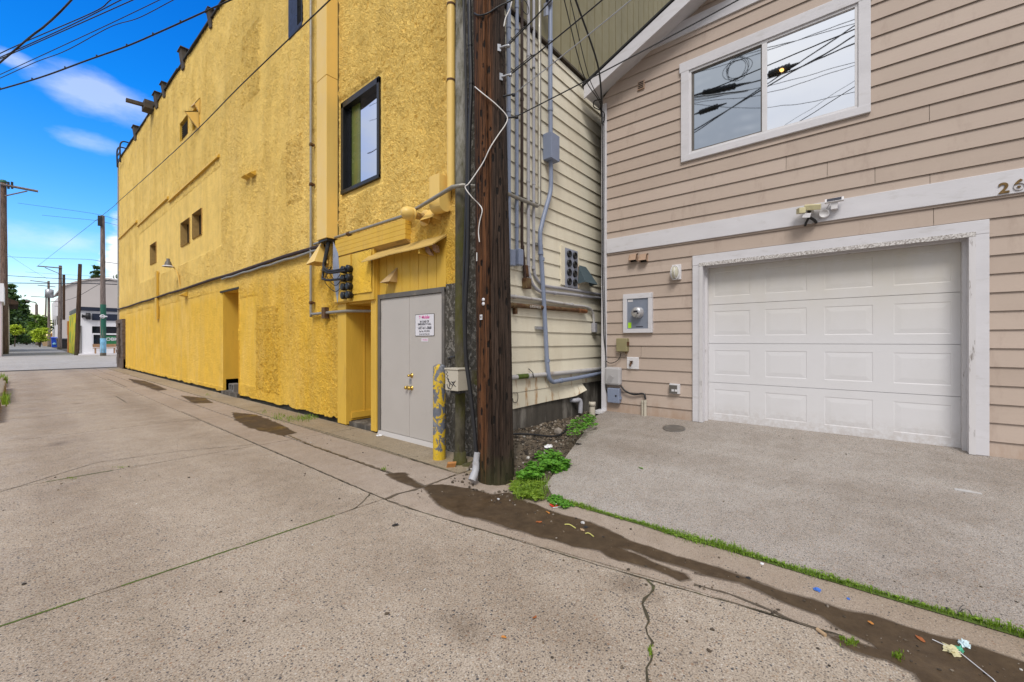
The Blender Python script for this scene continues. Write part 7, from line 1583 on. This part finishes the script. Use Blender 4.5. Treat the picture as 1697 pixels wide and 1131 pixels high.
# ------------------------------------------------------------------ overhead wires
GW = 'overhead wires at upper left'
def wire(label, pts, r, m='cable_black', clips=0, twist=False, group=GW):
    P = smooth_path([at(*p) for p in pts], 8); mb = MB()
    if group == GW: P = [P[0] + (P[0] - P[1]).normalized() * (14 if 'distant' not in label else 1)] + P + [P[-1] + (P[-1] - P[-2]).normalized() * 12]
    if twist:
        n = 90; Q = []
        acc = [0]
        for a_, b_ in zip(P, P[1:]): acc.append(acc[-1] + (b_ - a_).length)
        def f(s):
            for i in range(len(acc) - 1):
                if acc[i + 1] >= s: return P[i] + (P[i + 1] - P[i]) * ((s - acc[i]) / (acc[i + 1] - acc[i]))
            return P[-1]
        for ph in (0, 2.1, 4.2): mb.tube([f(acc[-1] * i / n) + V((0, math.cos(i * .8 + ph), math.sin(i * .8 + ph))) * r for i in range(n + 1)], r * .95, 6)
    else: mb.tube(P, r, 7)
    t = mb.build('overhead_wire', m); tag(t, label, 'wire', group)
    if clips:
        for i in range(clips):
            c = P[int((i + .5) / clips * (len(P) - 1))]; mb = MB(); mb.obox(c + V((0, 0, r * 1.2)), (.015, 0, 0), (0, .015, 0), (0, 0, .03)); k = mb.build('clip', 'black_matte', t)
    return t
wire('thick twisted cable crossing steeply at the top left corner', [(-30, 130, 9.6), (0, 104, 9.4), (56, 57, 9.0), (80, 39, 8.8), (119, 0, 8.5), (150, -35, 8.3)], .013, twist=True)
wire('wire just right of the thick twisted cable, uppermost of the thin ones', [(-30, 104, 12), (0, 89, 11.8), (50, 66, 11.4), (156, 20, 10.6), (184, 0, 10.4), (230, -32, 10)], .012)
wire('second thin wire from the top left, close under the first', [(-30, 110, 12), (0, 95.5, 11.8), (120, 41, 11), (201, 0, 10.4), (260, -30, 10)], .012)
wire('third thin wire from the top left, joined to the second near the edge', [(-30, 112, 12.2), (0, 98, 12), (66, 69, 11.5), (221, 0, 10.5), (280, -27, 10)], .012)
wire('fourth thin wire from the top left, upper of a loose pair', [(-30, 137, 12), (0, 124, 11.8), (100, 78, 11), (186, 38, 10.4), (265, 0, 10), (330, -32, 9.6)], .009)
wire('fifth thin wire from the top left, wavy lower of the loose pair', [(-30, 141, 12), (0, 130, 11.8), (60, 103, 11.4), (110, 84, 11), (183, 45, 10.5), (230, 30, 10.2), (288, 0, 10), (340, -26, 9.6)], .009)
wire('thick lashed cable with clips sagging to the parapet', [(-40, 158, 11), (0, 148.5, 10.8), (72, 127, 10.4), (143, 101, 10), (210, 77, 9.6), (268, 52, 9.3), (330, 24, 9), (387, -2, 8.7), (450, -34, 8.4)], .017, clips=11)
wire('long straight wire slanting across the yellow wall to a distant pole', [(62, 441.5, 45), (168, 358.5, 23), (197, 334, 18.5), (300, 241, 11), (400, 141, 8), (547, 0, 6.0), (590, -42, 5.6)], .010)
for lab, pts, r in (('uppermost distant wire crossing to the green based pole', [(0, 425, 60), (60, 428, 58), (140, 430, 52), (170, 434, 32.6), (200, 438, 31)], .02), ('faint distant wire just below the uppermost crossing one', [(42, 451, 60), (100, 455, 58), (200, 460, 55)], .016),
                    ('lower distant wire crossing from the tall left pole', [(-5, 456, 40), (60, 460, 40), (120, 463, 40), (200, 466, 40)], .026), ('lowest thick distant cable crossing before the grey hall', [(-5, 469, 40), (80, 470, 40), (140, 470, 36), (200, 472, 34)], .036),
                    ('slack distant wire running to the grey hall eave', [(102, 500, 50), (128, 492, 47), (160, 474, 46), (185, 462, 46)], .02), ('thin distant wire from the green based pole top to the left', [(30, 337, 40), (90, 345, 38), (140, 352, 35), (168, 357, 32.6), (200, 366, 30)], .013), ('dotted distant wire under the green based pole top', [(70, 357, 40), (110, 361, 37), (160, 366, 33), (200, 375, 30)], .013), ('faint slanting wire behind the tall left pole', [(10, 420, 60), (50, 446, 60), (78, 462, 60)], .013)):
    wire(lab, pts, r, group='distant wires across the street')
# alley line behind the viewer, mirrored in the house window
def mir(px, py, s): # a point seen by reflection in the facade plane
    r = ray(px, py); p = CAM + r * (s / r.x); return V((2 * XP - p.x, p.y, p.z))
GR = 'service line above the alley behind the viewer'
def mwire(label, pts, r, name='overhead_wire'):
    mb = MB(); P = smooth_path([mir(*p) for p in pts], 6); P = [P[0] + (P[0] - P[1]).normalized() * 12] + P + [P[-1] + (P[-1] - P[-2]).normalized() * 12]; mb.tube(P, r * (.55 if r < .02 else .62), 7); return tag(mb.build(name, 'transformer'), label, 'wire', GR)
mwire('thick service cable reflected across the whole upper window', [(1040, 195, 16), (1150, 160, 16), (1290, 126, 16), (1360, 96, 16), (1420, 72, 16), (1560, 18, 16)], .035)
mwire('upper thin service wire reflected high in the bright pane', [(1040, 138, 16), (1200, 100, 16), (1420, 40, 16), (1560, 0, 16)], .018)
mwire('second thin service wire reflected in the bright pane', [(1040, 150, 16), (1200, 108, 16), (1420, 33, 16), (1560, -12, 16)], .018)
mwire('service wire reflected rising steeply from the lamp housing', [(1320, 108, 16), (1420, 42, 16), (1500, -10, 16)], .028)
mwire('lower thin service wire reflected under the lamp housing', [(1040, 190, 16), (1270, 144, 16), (1420, 102, 16), (1560, 65, 16)], .016)
mwire('service wire reflected in a shallow curve low in the window', [(1040, 160, 17), (1200, 178, 17), (1290, 177, 17), (1420, 153, 17), (1560, 110, 17)], .016)
mwire('thin guy wire reflected slanting across the bright pane', [(1250, 240, 17), (1305, 206, 17), (1420, 132, 17), (1500, 80, 17)], .012)
mwire('thick service cable reflected diagonally in the screened pane', [(1100, 245, 16), (1155, 213, 16), (1262, 150, 16), (1300, 128, 16)], .034)
mwire('long thin service wire reflected over the dark housings', [(1040, 215, 16), (1150, 172, 16), (1262, 158, 16), (1420, 108, 16)], .016)
for (a, b_, r, lab) in (((1163, 156), (1222, 142), .12, 'longer dark splice housing reflected in the screened pane'), ((1158, 188), (1192, 176), .10, 'shorter ribbed splice housing reflected in the screened pane'), ((1272, 126), (1312, 110), .13, 'street lamp housing reflected at the middle of the window')):
    mb = MB(); A_, B_ = mir(*a, 16), mir(*b_, 16); nn_ = 14; mb.tube([A_ + (B_ - A_) * (i / nn_) for i in range(nn_ + 1)], [r * (.25 if i in (0, nn_) else (.95 if i % 2 else .8)) for i in range(nn_ + 1)], 12); mb.tube([B_, B_ + (B_ - A_) * .35], [r * .45, r * .15], 8); mb.tube([A_, A_ - (B_ - A_) * .25], [r * .4, r * .15], 8); tag(mb.build('splice_housing', 'transformer'), lab, 'housing', GR)
c = mir(1296, 118.5, 15.9); mb = MB(); mb.lathe(c, (1, 0, .1), [(0, 0), (.01, .05), (.05, .06), (.08, .04), (.09, 0)], 14); tag(mb.build('lit_lamp', 'glow'), 'warm lit lamp reflected at the middle of the window', 'lamp')
mb = MB(); c = mir(1222, 115, 16); mb.tube([c + V((.05 * math.sin(q * .3), (.34 + .07 * math.sin(q * .37)) * math.cos(q) + .06 * math.sin(q * .21), (.36 + .06 * math.cos(q * .43)) * math.sin(q))) for q in np.linspace(0, 26, 120)], .009, 6); tag(mb.build('cable_coil', 'transformer'), 'coil of spare cable reflected in the screened pane', 'cable coil', GR)
